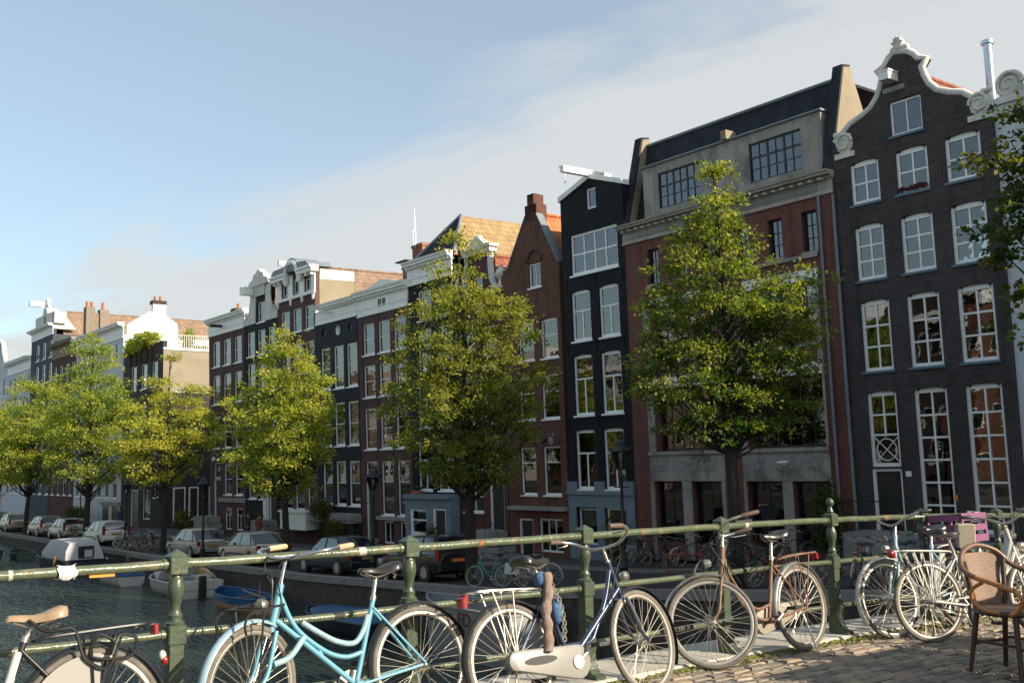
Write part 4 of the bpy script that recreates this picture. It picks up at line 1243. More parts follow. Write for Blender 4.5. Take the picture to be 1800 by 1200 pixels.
H.finish([(H.x0, 0), (H.x1, 0), (H.x1, H.Z(14.75))] + [H.P(*p) for p in ng] + [(H.x0, H.Z(14.75))], ztop=14.6, floors=(2.7, 6.2, 9.5, 12.2, 14.5))
wg = MB()
for sgn, (o, i_, f_) in ((1, (-61.95, -63.0, -63.75)), (-1, (-67.2, -66.2, -65.35))):
    q = [(o, 14.72), (f_, 14.72), (f_, 17.0), (f_+(i_-f_)*.3, 17.25), (i_, 17.25), (i_, 16.4), (i_+(o-i_)*.25, 15.6), (i_+(o-i_)*.75, 15.3), (o, 15.2)]
    wg.prism([H.P(*p) for p in q], 'xz', -.07, -.003)
    u, zz = H.P((o+i_)/2, 15.35)
    scroll(wg, u, zz, .28, sgn, y0=-.08)
q = [(-66.35, 17.25), (-63.0, 17.25), (-63.2, 17.6), (-63.75, 17.75), (-63.9, 18.05), (-64.3, 18.15), (-64.68, 18.4), (-65.05, 18.15), (-65.45, 18.05), (-65.6, 17.75), (-66.15, 17.6)]
wg.prism([H.P(*p) for p in q], 'xz', -.2, .25)
u, zz = H.P(-64.68, 16.9); wg.prism([(u-.75, zz-.35), (u+.75, zz-.35), (u+.9, zz+.5), (u-.9, zz+.5)], 'xz', -.1, -.004)
H.part('gable_frame', wg, 'stone_white', 50)
hoist(H, -65.8, 16.95, .9, .45, .5, hook=False)
gable_roof(H, 14.5, 17.2, 'brown_tiles', xr=H.X(-64.6, 17))
MB().box(H.X(-63.3, 4), H.X(-62.95, 4), -.25, -.003, .1, H.Z(5.7)).build('white_pilaster', 'white_trim', H.root)
stoop(H, -63.2, -61.8, 1.6, 4)

# --- red brick, white cornice, at the corner of the side street
H = House('corner_brick_house', 'red purple brick house with cream cornice at the side street corner', -73.2, -66.85, 'purple_brick')
K = [(-72.62, -71.2), (-70.66, -69.25), (-68.70, -67.36)]
for i, (a, b) in enumerate(K):
    H.win(a, b, 12.32, 14.23, S2, zref=9, arch=.06); H.win(a, b, 9.57, 11.71, S2, zref=9, arch=.06); H.win(a, b, 6.38, 8.70, S2, zref=9, arch=.06, curtain='n')
    if i: H.win(a, b, 3.10, 5.25, S2, zref=9, curtain='n'); H.win(a+.1, b-.1, .7, 2.2, ((.7, 2), (.3, 1)), zref=9, sill=None, curtain='n')
H.door(K[0][0]+.1, K[0][1]-.1, 1.6, 4.2, 'grey_paint_wall', zref=9)
H.win(K[0][0]+.1, K[0][1]-.1, 4.25, 5.35, ((1, 1),), sill=None, zref=9, curtain='n')
H.finish(rect(H, 14.9), ztop=15.2, floors=(3.0, 6.1, 9.3, 12.1))
H.cornice(14.68, 15.95)
H.part('stone_base', MB().box(H.X(-71.0, 2), H.x1-.01, -.10, -.003, H.Z(2.6), H.Z(2.9)), 'stone_grey')
H.part('door_console', MB().ell((H.X(-72.0, 5.5), -.1, H.Z(5.6)), .3, .12, .2, 8, 5), 'stone_white')
anchors(H, (-73.0, -70.93, -69.0, -67.15), (12.0, 9.0, 14.4))
chimney(H, -72.1, 1.6, 15.7, 16.75, .7, .8, 'sooty_brick', 1)
MB().box(H.X(-72.0, 16)+.36, H.X(-70.5, 16), 1.2, 2.0, H.Z(15.7), H.Z(16.6)).build('roof_hut', 'white_plaster', H.root)
hoist(H, -71.2, 15.2, .9, .12, .14, m='iron_black', hook=False)
stoop(H, -73.0, -71.0, 1.6, 3)

# --- low dark house with roof terrace, its sunlit side wall on the side street
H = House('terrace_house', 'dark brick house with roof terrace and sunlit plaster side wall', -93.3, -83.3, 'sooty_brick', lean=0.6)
for a, b in ((-91.5, -89.95), (-88.8, -87.2), (-86.1, -84.6)):
    H.win(a, b, 11.82, 13.95, S2, zref=13); H.win(a, b, 8.3, 10.5, S2, zref=13); H.win(a, b, 5.0, 7.2, S2, zref=13)
H.win(-84.9, -83.6, 2.7, 4.6, S2, zref=4); H.door(-90.6, -88.6, .15, 3.3, zref=4); H.win(-87.6, -85.6, .9, 3.3, ((1, 2),), zref=4, sill=None)
H.finish(rect(H, 15.5), ztop=14.9, floors=(3.8, 7.7, 11.0, 14.2))
H.part('side_plaster', MB().box(H.x1-.004, H.x1+.06, .02, 11.9, H.Z(11.4), H.Z(14.75)), 'cream_render')  # plaster on the sunlit part only; shade below is built in as dark brick
H.part('side_ledge', MB().box(H.x1, H.x1+.22, .0, 11.95, H.Z(11.2), H.Z(11.399)), 'stone_grey')
H.part('terrace_coping', MB().box(H.x1-.3, H.x1+.14, .0, 12, H.Z(14.751), H.Z(14.95)), 'white_plaster')
tf = MB(); zt = H.Z(14.95)
mat('fence_grey', (0.45, 0.44, 0.41), 0.7)
for k in range(4): tf.box(H.x1-.1, H.x1-.02, .3+3.6*k, .38+3.6*k, zt, zt+1.15)
tf.box(H.x1-.09, H.x1-.03, .3, 11.6, zt+1.05, zt+1.12)
tfo = H.part('terrace_fence', tf, 'fence_grey')
slm = MB().box(-.012, .012, -.03, .03, 0, 1.05).mesh('slat', 'fence_grey')
for k in range(60): put('slat', slm, tfo, (H.x1-.06, .45+.19*k, zt))
for k, x in enumerate((-91.8, -90.2, -89.0, -87.4, -86.2)):
    H.part('timber_bracket', MB().box(H.X(x, 15), H.X(x, 15)+.2, -.15, -.003, H.Z(14.1), H.Z(15.45)), 'dark_red_brick')
H.part('side_extension', MB().box(H.x1+.07, H.x1+1.6, 5.0, 11, 0, H.Z(5.0)), 'sooty_brick')
for a, b in ((1.0, 2.0), (2.3, 3.1), (4.0, 5.0)):
    f = MB().box(H.x1+.0, H.x1+.07, a, b, .6, H.Z(3.5)).build('side_window', 'window_white', H.root)
    MB().box(H.x1+.065, H.x1+.085, a+.1, b-.1, .75, H.Z(3.4)).build('pane', 'pane_glass', f)

# --- white house and neighbours further left
H = House('white_house', 'white plastered house with heavy moulded cornice left of the terrace house', -108.4, -93.5, 'pale_plaster', lean=.8)
for i in range(6):
    a = -107.7+2.37*i
    for z0, z1 in ((14.6, 16.5), (11.3, 13.6), (7.6, 10.2), (2.5, 5.3)): H.win(a, a+1.3, z0, z1, S2, zref=5, fm='pale_plaster' if i == 9 else 'window_white')
H.finish(rect(H, 17.2), ztop=17.0, floors=(2.2, 6.4, 10.8, 14.1))
H.cornice(16.9, 18.3, m='white_trim', out=.6)
H.part('stone_base', MB().box(H.X(-99, 2), H.x1-.02, -.12, -.003, H.Z(1.9), H.Z(2.2)), 'stone_grey')
for a in (-98.3, -95.6): H.part('basement_opening', MB().box(H.X(a, 1), H.X(a, 1)+1.7, -.03, -.002, .1, H.Z(1.85)), 'dark_door')
H.part('side_gable', MB().prism([(.3, H.Z(16.5)), (.3, H.Z(18.1)), (1.0, H.Z(18.6)), (2.2, H.Z(19.4)), (2.6, H.Z(19.5)), (2.6, H.Z(20.2)), (3.8, H.Z(20.2)), (3.8, H.Z(19.2)), (4.9, H.Z(18.4)), (5.0, H.Z(16.5))], 'yz', H.x1-.4, H.x1-.02), 'white_plaster')
MB().box(H.x1-.75, H.x1+.02, 2.55, 3.85, H.Z(20.2), H.Z(20.55)).build('chimney', 'sooty_brick', H.root)
for k in range(2): MB().lathe([(.14, 0), (.12, .4), (.14, .42), (.1, .43)], 8, (H.x1-.4, 2.9+.5*k, H.Z(20.55))).build('chimney_pot', 'terracotta', H.root)
H.part('roof', MB().loft([[(H.x0, .3, H.Z(18.0)), (H.x1-.4, .3, H.Z(18.0)), (H.x1-.4, 4, H.Z(19.6)), (H.x0, 4, H.Z(19.6))], [(H.x0, .3, H.Z(17.9)), (H.x1-.4, .3, H.Z(17.9)), (H.x1-.4, 4, H.Z(19.5)), (H.x0, 4, H.Z(19.5))]]), 'red_tiles')

H = House('cream_frieze_house', 'brick house with cream frieze between the white and slate houses', -117.8, -108.5, 'dark_red_brick', lean=.8)
for i in range(4):
    a = -117.2+2.25*i
    for z0, z1 in ((14.0, 16.2), (10.8, 13.2), (7.0, 9.6), (2.6, 5.2)): H.win(a, a+1.25, z0, z1, S2, zref=10)
H.finish(rect(H, 17.3), ztop=17, floors=(2.2, 6.4, 10.3, 13.6))
H.cornice(17.05, 18.65, m='sand_render', out=.55, dent=.5)
ch = MB(); u = H.X(-111.5, 20)
ch.box(u-.9, u+.1, 1.5, 2.4, H.Z(18), H.Z(22.2)); ch.box(u-.9, u+.1, 2.9, 3.8, H.Z(18), H.Z(22.0)); ch.box(u-.7, u-.1, 2.4, 2.9, H.Z(18), H.Z(21.6))
co = H.part('chimney', ch, 'chimney_tan')
for yy in (1.7, 2.15, 3.3): MB().lathe([(.16, 0), (.15, .7), (.19, .75), (.12, .8)], 8, (u-.4, yy, H.Z(22.0))).build('chimney_pot', 'terracotta', co)

H = House('slate_gable_house', 'tall slate grey house with white attic box and ornate white crest', -127.3, -117.9, 'grey_paint_wall', lean=.5)
for i in range(3):
    a = -125.6+2.85*i
    for z0, z1 in ((17.5, 19.4), (14.8, 16.9), (10.8, 13.4), (7, 9.6), (2.6, 5.2)): H.win(a, a+1.55, z0, z1, S2, zref=18, fw=.12)
H.finish(rect(H, 20.5), ztop=20, floors=(2.2, 6.4, 10.3, 14.2, 17.2))
H.cornice(20.0, 21.2, m='white_trim', out=.6)
at = MB(); a, b = H.X(-126.3, 22), H.X(-118.0, 22)
at.prism([(a, H.Z(21.2)), (b, H.Z(21.2)), (b, H.Z(22.5)), (a+5.2, H.Z(22.6)), (a+4.6, H.Z(23.3)), (a+3.6, H.Z(23.4)), (a+3.0, H.Z(22.6)), (a, H.Z(22.6))], 'xz', .0, 1.2)
H.part('attic_box', at, 'white_plaster')
MB().box(a+3.6, a+4.6, -.03, .0, H.Z(21.4), H.Z(22.4)).build('attic_window', 'dark_frame', H.root)
cr = MB()
for k in range(7): cr.ell((a+4.1+.55*math.sin(k*2.2)*(1-k/8), .3, H.Z(23.3)+.17*k), .38*(1-k/10), .25, .25, 8, 5)
H.part('crest', cr, 'stone_white', 60)
hoist(H, -124.2, 24.0, 1.2, .6, .5, hook=False)
gable_roof(H, 19.6, 23.0, 'brown_tiles', depth=26, xr=H.X(-121.6, 22), y0=1.2)
H.part('side_shoulder', MB().prism([(.0, H.Z(20.6)), (0, H.Z(22.4)), (1.0, H.Z(22.3)), (2.4, H.Z(20.6))], 'yz', H.x1-.6, H.x1-.02), 'white_plaster')

H = House('pale_stone_house', 'pale stone house with white cornice at the far left', -139.0, -127.4, 'pale_plaster', lean=.5)
for i in range(5):
    a = -138.2+2.25*i
    for z0, z1 in ((14.6, 16.4), (10.8, 13.4), (7, 9.6), (2.6, 5.2)): H.win(a, a+1.3, z0, z1, S2, zref=16)
H.finish(rect(H, 17.6), ztop=17.4, floors=(2.2, 6.4, 10.3, 14.0))
H.cornice(17.0, 18.5, m='white_trim', out=.7, dent=.6)
H.part('roof_box', MB().box(H.x0+2, H.x1-.3, 2.5, 9, H.Z(18.3), H.Z(21.6)), 'tan_brick'); H.part('roof_box_cap', MB().box(H.x0+1.9, H.x1-.2, 2.4, 9.1, H.Z(21.6), H.Z(21.9)), 'white_plaster')
H = House('carved_gable_house', 'pale house with carved white gable at the left picture edge', -151.0, -139.1, 'pale_plaster', lean=.5)
for i in range(4):
    a = -150.0+2.8*i
    for z0, z1 in ((14.6, 16.8), (10.8, 13.4), (7, 9.6), (2.6, 5.2)): H.win(a, a+1.5, z0, z1, S2, zref=16)
c_ = H.X(-143.6, 19)
H.finish([(H.x0, 0), (H.x1, 0), (H.x1, H.Z(18.4)), (c_+3, H.Z(18.8)), (c_+1.6, H.Z(20.2)), (c_+1.2, H.Z(21.2)), (c_, H.Z(21.9)), (c_-1.2, H.Z(21.2)), (c_-1.6, H.Z(20.2)), (c_-3, H.Z(18.8)), (H.x0, H.Z(18.4))], ztop=18.0, floors=(2.2, 6.4, 10.3, 14.0))
MB().tube([(c_+3, 0, H.Z(18.8)), (c_+1.6, 0, H.Z(20.2)), (c_+1.2, 0, H.Z(21.2)), (c_, 0, H.Z(21.9)), (c_-1.2, 0, H.Z(21.2)), (c_-1.6, 0, H.Z(20.2)), (c_-3, 0, H.Z(18.8))], .25, 6).build('gable_coping', 'stone_white', H.root)

# --- pale house at the right edge
H = House('pale_edge_house', 'pale grey plastered house with white ornate gable at the right edge', -13.93, -7.6, 'pale_plaster', lean=1.2)
for i in range(3):
    a = -13.1+1.95*i
    for z0, z1 in ((12.1, 13.9), (9.0, 11.2), (5.9, 8.2), (3.2, 5.2)): H.win(a, a+1.2, z0, z1, G22, zref=8)
c_ = H.X(-10.7, 15)
H.finish([(H.x0, 0), (H.x1, 0), (H.x1, H.Z(15.1)), (c_+1.6, H.Z(15.5)), (c_+1.2, H.Z(17)), (c_, H.Z(18)), (c_-1.2, H.Z(17)), (c_-1.6, H.Z(15.5)), (H.x0, H.Z(15.1))], ztop=14.8, floors=(3, 5.6, 8.6, 11.7))
sc = MB()
scroll(sc, H.x0+.5, H.Z(15.4), .42, 1); sc.box(H.x0+.05, H.x0+1.4, -.1, .2, H.Z(14.9), H.Z(15.1)); sc.ell((H.x0+.5, .05, H.Z(15.4)), .4, .12, .4, 10, 6)
H.part('scroll_stone', sc, 'stone_white', 50)
gable_roof(H, 14.6, 17.0, 'red_tiles')
# houses of the row past the right edge
for x0, x1, zt, lab in ((-7.5, -1.6, 17.9, 'tall brick house beyond the right picture edge'), (-1.5, 4.2, 17.7, 'tall brick corner house beyond the right picture edge'), (12.0, 17.5, 18.8, 'brick house across the side street beyond the right edge'), (17.6, 25.0, 18.0, 'last brick house of the row, far beyond the right edge')):
    H = House('brick_edge_house', lab, x0, x1, 'dark_red_brick', lean=.6)
    for i in range(3):
        a = x0+.7+2.0*i
        for z0, z1 in ((14.6, 16.4), (11.9, 13.9), (9.0, 11.2), (5.9, 8.2)): H.win(a, a+1.2, z0, z1, G22, zref=8)
    H.finish(rect(H, zt), ztop=zt-.4, floors=(5.6, 8.6, 11.7, 14.3)); H.cornice(zt-.7, zt+.3)
# side street behind the terrace house: closing back wall
H = House('side_street_house', 'dark brick house far down the side street', -83.0, -73.4, 'sooty_brick', lean=0, fy=FY+26)
H.finish([(H.x0-.8, 0), (H.x1+.8, 0), (H.x1+.8, 13.5), (H.x0-.8, 13.5)], ztop=12)
chimney(H, 0, 2, 14, 16.2, 1.2, .8, 'chimney_brick', 2, local=True)
MB().box(-3, 1, .5, 3, 13.2, 15.2).build('roof_hut', 'white_plaster', H.root)
# roof terrace greenery is planted below with the other plants

# ------------------------------------------------------------------ trees
mat('bark', (0.030, 0.026, 0.021), 0.95, var=0.35, scale=6, bmp=0.8, bscale=18)
def leafmat(name, cols, trans=0.5):
    m, nt, bs = newmat(name)
    at = nt.nodes.new('ShaderNodeAttribute')
    at.attribute_name = 'tint'
    r_ = nt.nodes.new('ShaderNodeValToRGB')
    el = r_.color_ramp.elements
    for i, c in enumerate(cols):
        p = i/(len(cols)-1)
        e = el[0] if i == 0 else (el[1] if i == len(cols)-1 else el.new(p))
        e.position = p; e.color = (*c, 1)
    nt.links.new(at.outputs['Fac'], r_.inputs[0])
    bs.inputs['Roughness'].default_value = 0.55
    bs.inputs['Specular IOR Level'].default_value = 0.3
    nt.links.new(r_.outputs[0], bs.inputs['Base Color'])
    tl = nt.nodes.new('ShaderNodeBsdfTranslucent')
    mm = mixc(nt, 1.0, r_.outputs[0], (1.32, 1.65, 0.5), 'MULTIPLY')
    nt.links.new(mm, tl.inputs[0])
    mx = nt.nodes.new('ShaderNodeMixShader')
    mx.inputs[0].default_value = trans
    nt.links.new(bs.outputs[0], mx.inputs[1]); nt.links.new(tl.outputs[0], mx.inputs[2])
    nt.links.new(mx.outputs[0], nt.nodes['Material Output'].inputs[0])
    return m
leafmat('leaf_green', [(0.050, 0.110, 0.026), (0.105, 0.195, 0.036), (0.200, 0.325, 0.052), (0.350, 0.450, 0.075), (0.54, 0.44, 0.075)])
leafmat('leaf_yellow', [(0.135, 0.235, 0.042), (0.235, 0.39, 0.060), (0.385, 0.53, 0.085), (0.545, 0.595, 0.10), (0.64, 0.50, 0.09)])
leafmat('leaf_dark', [(0.030, 0.062, 0.016), (0.045, 0.092, 0.020), (0.070, 0.125, 0.026), (0.12, 0.17, 0.034), (0.26, 0.20, 0.04)])

def crown_field(blobs):
    def f(p):
        return max(1-((p[0]-b[0])/b[3])**2-((p[1]-b[1])/b[4])**2-((p[2]-b[2])/b[5])**2 for b in blobs)
    return f
def leaf_mesh(name, cent, dirs, sizes, tint, m, rng):
    """cent (n,3) leaf bases; every leaf a folded four-triangle blade"""
    n = len(cent)
    d = dirs/np.linalg.norm(dirs, axis=1)[:, None]
    up = np.tile(np.array([0, 0, 1.0]), (n, 1)) + rng.normal(0, .95, (n, 3))
    s_ = np.cross(d, up); s_ /= np.linalg.norm(s_, axis=1)[:, None]+1e-9
    nn = np.cross(s_, d)
    L = sizes[:, None]; W = L*.36
    base = cent; tip = cent+d*L-nn*L*.12
    mid = cent+d*L*.5+nn*L*.06
    a = cent+d*L*.42+s_*W-nn*L*.05; b = cent+d*L*.42-s_*W-nn*L*.05
    V = np.stack([base, a, tip, b, mid], 1).reshape(-1, 3)
    k = np.arange(n)[:, None]*5
    F = np.concatenate([k+np.array([0, 1, 4]), k+np.array([1, 2, 4]), k+np.array([2, 3, 4]), k+np.array([3, 0, 4])], 1).reshape(-1, 3)
    me = bpy.data.meshes.new(name)
    me.vertices.add(len(V)); me.vertices.foreach_set('co', V.ravel())
    me.loops.add(F.size); me.loops.foreach_set('vertex_index', F.ravel().astype(np.int32))
    me.polygons.add(len(F)); me.polygons.foreach_set('loop_start', np.arange(0, F.size, 3, dtype=np.int32))
    me.update(calc_edges=True)
    at = me.attributes.new('tint', 'FLOAT', 'POINT')
    at.data.foreach_set('value', np.repeat(np.clip(tint, 0, 1), 5).astype(np.float32))
    me.materials.append(MATS[m])
    return me
def tree(name, label, base, blobs, m, seed, nclump=900, per=22, leaf=.13, trunk_r=.17, fork=3.2, clump=.34, group='trees along the far quay', yellow=(0, 0, 0), tmean=.42, tilt=(0, 0), nspray=80, spray=.62):
    """blobs in metres from the trunk foot: x, y, z, rx, ry, rz"""
    rng = np.random.default_rng(seed); rp = random.Random(seed)
    f = crown_field(blobs)
    root = empty(name, base)
    tag(root, label, 'tree', group)
    lo = np.array([min(b[i]-b[i+3] for b in blobs) for i in range(3)]); hi = np.array([max(b[i]+b[i+3] for b in blobs) for i in range(3)])
    # sprays: spaced tips of branches through the crown, some sticking out; clumps gather round them
    SP_ = []
    tries = 0
    while len(SP_) < nspray and tries < 40000:
        tries += 1
        p = lo-.25+(hi-lo+.5)*rng.random(3)
        w = .22*math.sin(p[0]*1.9+seed)+.22*math.sin(p[1]*2.1+seed*2)+.25*math.sin(p[2]*2.3+seed*3+p[0])
        v_ = f(p)+w*.5
        if v_ < -.06: continue
        if v_ > .55 and rng.random() < .6: continue
        if SP_ and min(((p-q)**2).sum() for q in SP_) < (spray*1.02)**2*(1 if tries < 15000 else .6): continue
        SP_.append(p)
    SP_ = np.array(SP_)
    k_ = nclump//len(SP_)+1
    ctr = np.array([np.mean([b_[0] for b_ in blobs]), np.mean([b_[1] for b_ in blobs])])
    C_ = []
    for p in SP_:
        o_ = p[:2]-ctr; o_ = o_/(np.linalg.norm(o_)+1e-6)
        s_ = spray*(.75+.5*rng.random())
        for _ in range(k_):
            t = rng.normal(0, 1, 3)
            q = p+np.array([t[0]*s_*.48, t[1]*s_*.48, t[2]*s_*.24])
            d_ = (q[:2]-p[:2])@o_
            q[2] -= .22*max(0, d_)**1.2
            C_.append(q)
    C_ = np.array(C_)
    # skeleton: trunk, then limbs reaching towards clumps
    tb = MB()
    top = max(b[2]+b[5]*.55 for b in blobs)
    cxy = np.mean([[b[0], b[1]] for b in blobs], axis=0)
    tp = [Vector((0, 0, -.1))]
    for i in range(1, 9):
        t = i/8
        tp.append(Vector((tilt[0]*t+cxy[0]*t*t*.6+.06*math.sin(i*1.7+seed), tilt[1]*t+cxy[1]*t*t*.6+.06*math.cos(i*2.1+seed), top*t)))
    tb.tube(spline(tp, 3), [trunk_r*(1.25 if i < 2 else 1)*(1-.9*(i/24)**1.1)+.012 for i in range(25)], 9)
    limbs = []
    for i in range(0):
        t = .3+.66*i/26
        z0 = max(fork*.8, top*t)
        j = int(rng.integers(len(C_)))
        best = None
        for _ in range(12):
            q = C_[int(rng.integers(len(C_)))]
            s_ = abs(q[2]-(z0+.9))-.35*math.hypot(q[0], q[1])
            if best is None or s_ < best[0]: best = (s_, q)
        q = best[1]
        o = Vector((tilt[0]*t+cxy[0]*t*t*.6, tilt[1]*t+cxy[1]*t*t*.6, min(z0, q[2]-.2)))
        mid_ = o.lerp(Vector(q), .5)+Vector((rp.uniform(-.2, .2), rp.uniform(-.2, .2), -.15))
        P = spline([o, mid_, Vector(q)], 4)
        r0 = trunk_r*(.42-.3*t)+.012
        tb.tube(P, [r0*(1-.8*k/(len(P)-1)) for k in range(len(P))], 5, cap=False)
        limbs.append(P)
    for q in SP_:
        hd_ = math.hypot(q[0]-cxy[0]*.4, q[1]-cxy[1]*.4)
        z0 = min(max(fork*.85+rp.uniform(-.2, .3), q[2]-.55-hd_*rp.uniform(.55, .95)), top*.96)
        t = z0/top
        o = Vector((tilt[0]*t+cxy[0]*t*t*.6, tilt[1]*t+cxy[1]*t*t*.6, z0))
        Q_ = Vector(q)
        mid_ = o.lerp(Q_, .5)+Vector((rp.uniform(-.12, .12), rp.uniform(-.12, .12), -.10*hd_+rp.uniform(-.05, .08)))
        P = spline([o, mid_, Q_], 4)
        r0 = trunk_r*(.36-.24*t)*(.6+.5*rp.random())+.008
        tb.tube(P, [r0*(1-.82*k/(len(P)-1)) for k in range(len(P))], 5, cap=False)
        limbs.append(P)
    Q = np.array([list(p) for P in limbs for p in P])
    for q in C_[::3]:                               # twigs
        d2 = ((Q-q)**2).sum(1); k = int(d2.argmin())
        if d2[k] > .02:
            a = Vector(Q[k]); b = Vector(q)
            tb.tube([a, a.lerp(b, .55)+Vector((0, 0, .06)), b], [.013, .009, .004], 3, cap=False)
    tb.build('trunk', 'bark', root, 60, fix=False)
    n = len(C_)*per
    cen = np.repeat(C_, per, 0)
    cl = clump*(.7+.6*rng.random(len(C_)))
    off = rng.normal(0, 1, (n, 3))*np.repeat(cl, per)[:, None]*np.array([.62, .62, .38])
    P = cen+off
    axis = P-np.array([cxy[0], cxy[1], 0])[None, :]*1; axis[:, 2] *= .15
    axis /= np.linalg.norm(axis, axis=1)[:, None]+1e-6
    D = axis*.8+off*1.0+rng.normal(0, .45, (n, 3)); D[:, 2] -= .42
    sz = leaf*(.62+.7*rng.random(n))
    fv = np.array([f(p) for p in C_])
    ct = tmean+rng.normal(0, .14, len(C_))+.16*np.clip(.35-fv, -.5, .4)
    ct += yellow[0]*C_[:, 0]*.1+yellow[1]*C_[:, 1]*.1+yellow[2]*(C_[:, 2]-fork)*.1  # sideways autumn yellow; the rise with height also paints in sunlit crown tops
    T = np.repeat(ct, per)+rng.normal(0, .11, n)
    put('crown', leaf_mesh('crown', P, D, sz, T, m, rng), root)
    return root
# crown shapes are given relative to each trunk: u runs along the picture (right), w away
VX = Vector((math.cos(R(51.9)), math.sin(R(51.9)), 0)); VW = Vector((-math.sin(R(51.9)), math.cos(R(51.9)), 0))
def B(u, z, ru, rz_, w=0, rw=None):
    p = VX*u+VW*w
    r2 = rw or ru
    r_ = (ru+r2)/2
    return (p.x, p.y, z, r_, r_, rz_)
TY = 20.3
def tz(x): return zs(x)-.02
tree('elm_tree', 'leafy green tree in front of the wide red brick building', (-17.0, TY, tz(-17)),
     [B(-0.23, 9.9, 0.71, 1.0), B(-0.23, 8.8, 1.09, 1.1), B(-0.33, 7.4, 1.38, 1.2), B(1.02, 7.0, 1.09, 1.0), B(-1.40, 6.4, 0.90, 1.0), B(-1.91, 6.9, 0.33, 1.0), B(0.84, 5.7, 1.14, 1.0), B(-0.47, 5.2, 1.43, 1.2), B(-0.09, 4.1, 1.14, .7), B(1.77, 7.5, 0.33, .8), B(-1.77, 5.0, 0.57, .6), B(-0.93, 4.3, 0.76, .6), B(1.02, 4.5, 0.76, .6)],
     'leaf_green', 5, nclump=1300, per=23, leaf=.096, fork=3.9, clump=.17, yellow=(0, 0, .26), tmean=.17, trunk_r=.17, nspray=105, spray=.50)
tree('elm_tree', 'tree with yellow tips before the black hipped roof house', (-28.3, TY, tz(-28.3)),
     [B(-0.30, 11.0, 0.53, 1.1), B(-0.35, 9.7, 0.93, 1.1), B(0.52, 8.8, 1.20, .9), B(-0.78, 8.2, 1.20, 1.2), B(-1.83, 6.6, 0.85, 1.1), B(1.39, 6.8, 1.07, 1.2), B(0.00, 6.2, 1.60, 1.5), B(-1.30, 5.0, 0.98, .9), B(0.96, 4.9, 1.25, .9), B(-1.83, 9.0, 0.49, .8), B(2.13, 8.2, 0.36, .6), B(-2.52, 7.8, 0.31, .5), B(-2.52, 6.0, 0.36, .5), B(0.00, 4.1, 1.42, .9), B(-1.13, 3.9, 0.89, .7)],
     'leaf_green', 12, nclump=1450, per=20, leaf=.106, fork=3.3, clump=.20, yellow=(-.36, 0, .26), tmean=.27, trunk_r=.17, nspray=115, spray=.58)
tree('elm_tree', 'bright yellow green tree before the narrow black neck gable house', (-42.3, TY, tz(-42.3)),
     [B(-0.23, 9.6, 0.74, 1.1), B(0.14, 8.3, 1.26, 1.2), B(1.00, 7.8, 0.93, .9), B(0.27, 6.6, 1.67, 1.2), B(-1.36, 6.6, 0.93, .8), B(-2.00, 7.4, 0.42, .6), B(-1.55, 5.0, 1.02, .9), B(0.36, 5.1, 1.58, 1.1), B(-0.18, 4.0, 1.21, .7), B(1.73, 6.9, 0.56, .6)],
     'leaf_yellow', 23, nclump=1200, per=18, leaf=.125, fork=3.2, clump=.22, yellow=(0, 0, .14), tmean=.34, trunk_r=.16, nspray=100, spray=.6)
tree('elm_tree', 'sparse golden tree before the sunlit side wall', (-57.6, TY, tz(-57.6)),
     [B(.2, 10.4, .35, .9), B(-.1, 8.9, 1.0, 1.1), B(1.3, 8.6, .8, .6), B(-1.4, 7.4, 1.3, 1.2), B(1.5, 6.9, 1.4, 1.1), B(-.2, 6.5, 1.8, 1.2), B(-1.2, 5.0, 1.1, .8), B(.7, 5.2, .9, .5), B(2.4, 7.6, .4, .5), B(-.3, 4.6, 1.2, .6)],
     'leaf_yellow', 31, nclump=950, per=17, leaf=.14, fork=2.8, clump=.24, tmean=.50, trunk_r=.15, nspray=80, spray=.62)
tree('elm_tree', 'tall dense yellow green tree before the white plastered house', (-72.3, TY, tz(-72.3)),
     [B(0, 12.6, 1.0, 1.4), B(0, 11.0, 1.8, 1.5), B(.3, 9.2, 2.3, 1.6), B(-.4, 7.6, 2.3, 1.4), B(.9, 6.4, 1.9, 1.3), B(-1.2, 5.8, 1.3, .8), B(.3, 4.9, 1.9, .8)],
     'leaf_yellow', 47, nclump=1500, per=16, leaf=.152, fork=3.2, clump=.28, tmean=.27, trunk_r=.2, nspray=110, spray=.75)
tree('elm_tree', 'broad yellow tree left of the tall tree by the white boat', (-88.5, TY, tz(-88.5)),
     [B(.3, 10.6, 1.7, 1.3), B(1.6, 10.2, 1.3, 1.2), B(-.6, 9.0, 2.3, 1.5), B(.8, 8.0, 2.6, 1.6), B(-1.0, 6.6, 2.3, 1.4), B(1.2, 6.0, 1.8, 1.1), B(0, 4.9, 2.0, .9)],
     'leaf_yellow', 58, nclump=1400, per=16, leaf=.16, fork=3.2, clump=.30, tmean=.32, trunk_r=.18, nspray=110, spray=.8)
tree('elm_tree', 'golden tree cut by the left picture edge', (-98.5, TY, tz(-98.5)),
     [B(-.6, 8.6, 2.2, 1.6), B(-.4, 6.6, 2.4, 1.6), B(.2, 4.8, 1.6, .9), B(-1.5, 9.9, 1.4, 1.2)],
     'leaf_yellow', 63, nclump=950, per=12, leaf=.2, fork=2.6, clump=.3, tmean=.48, trunk_r=.17, nspray=80, spray=.8)
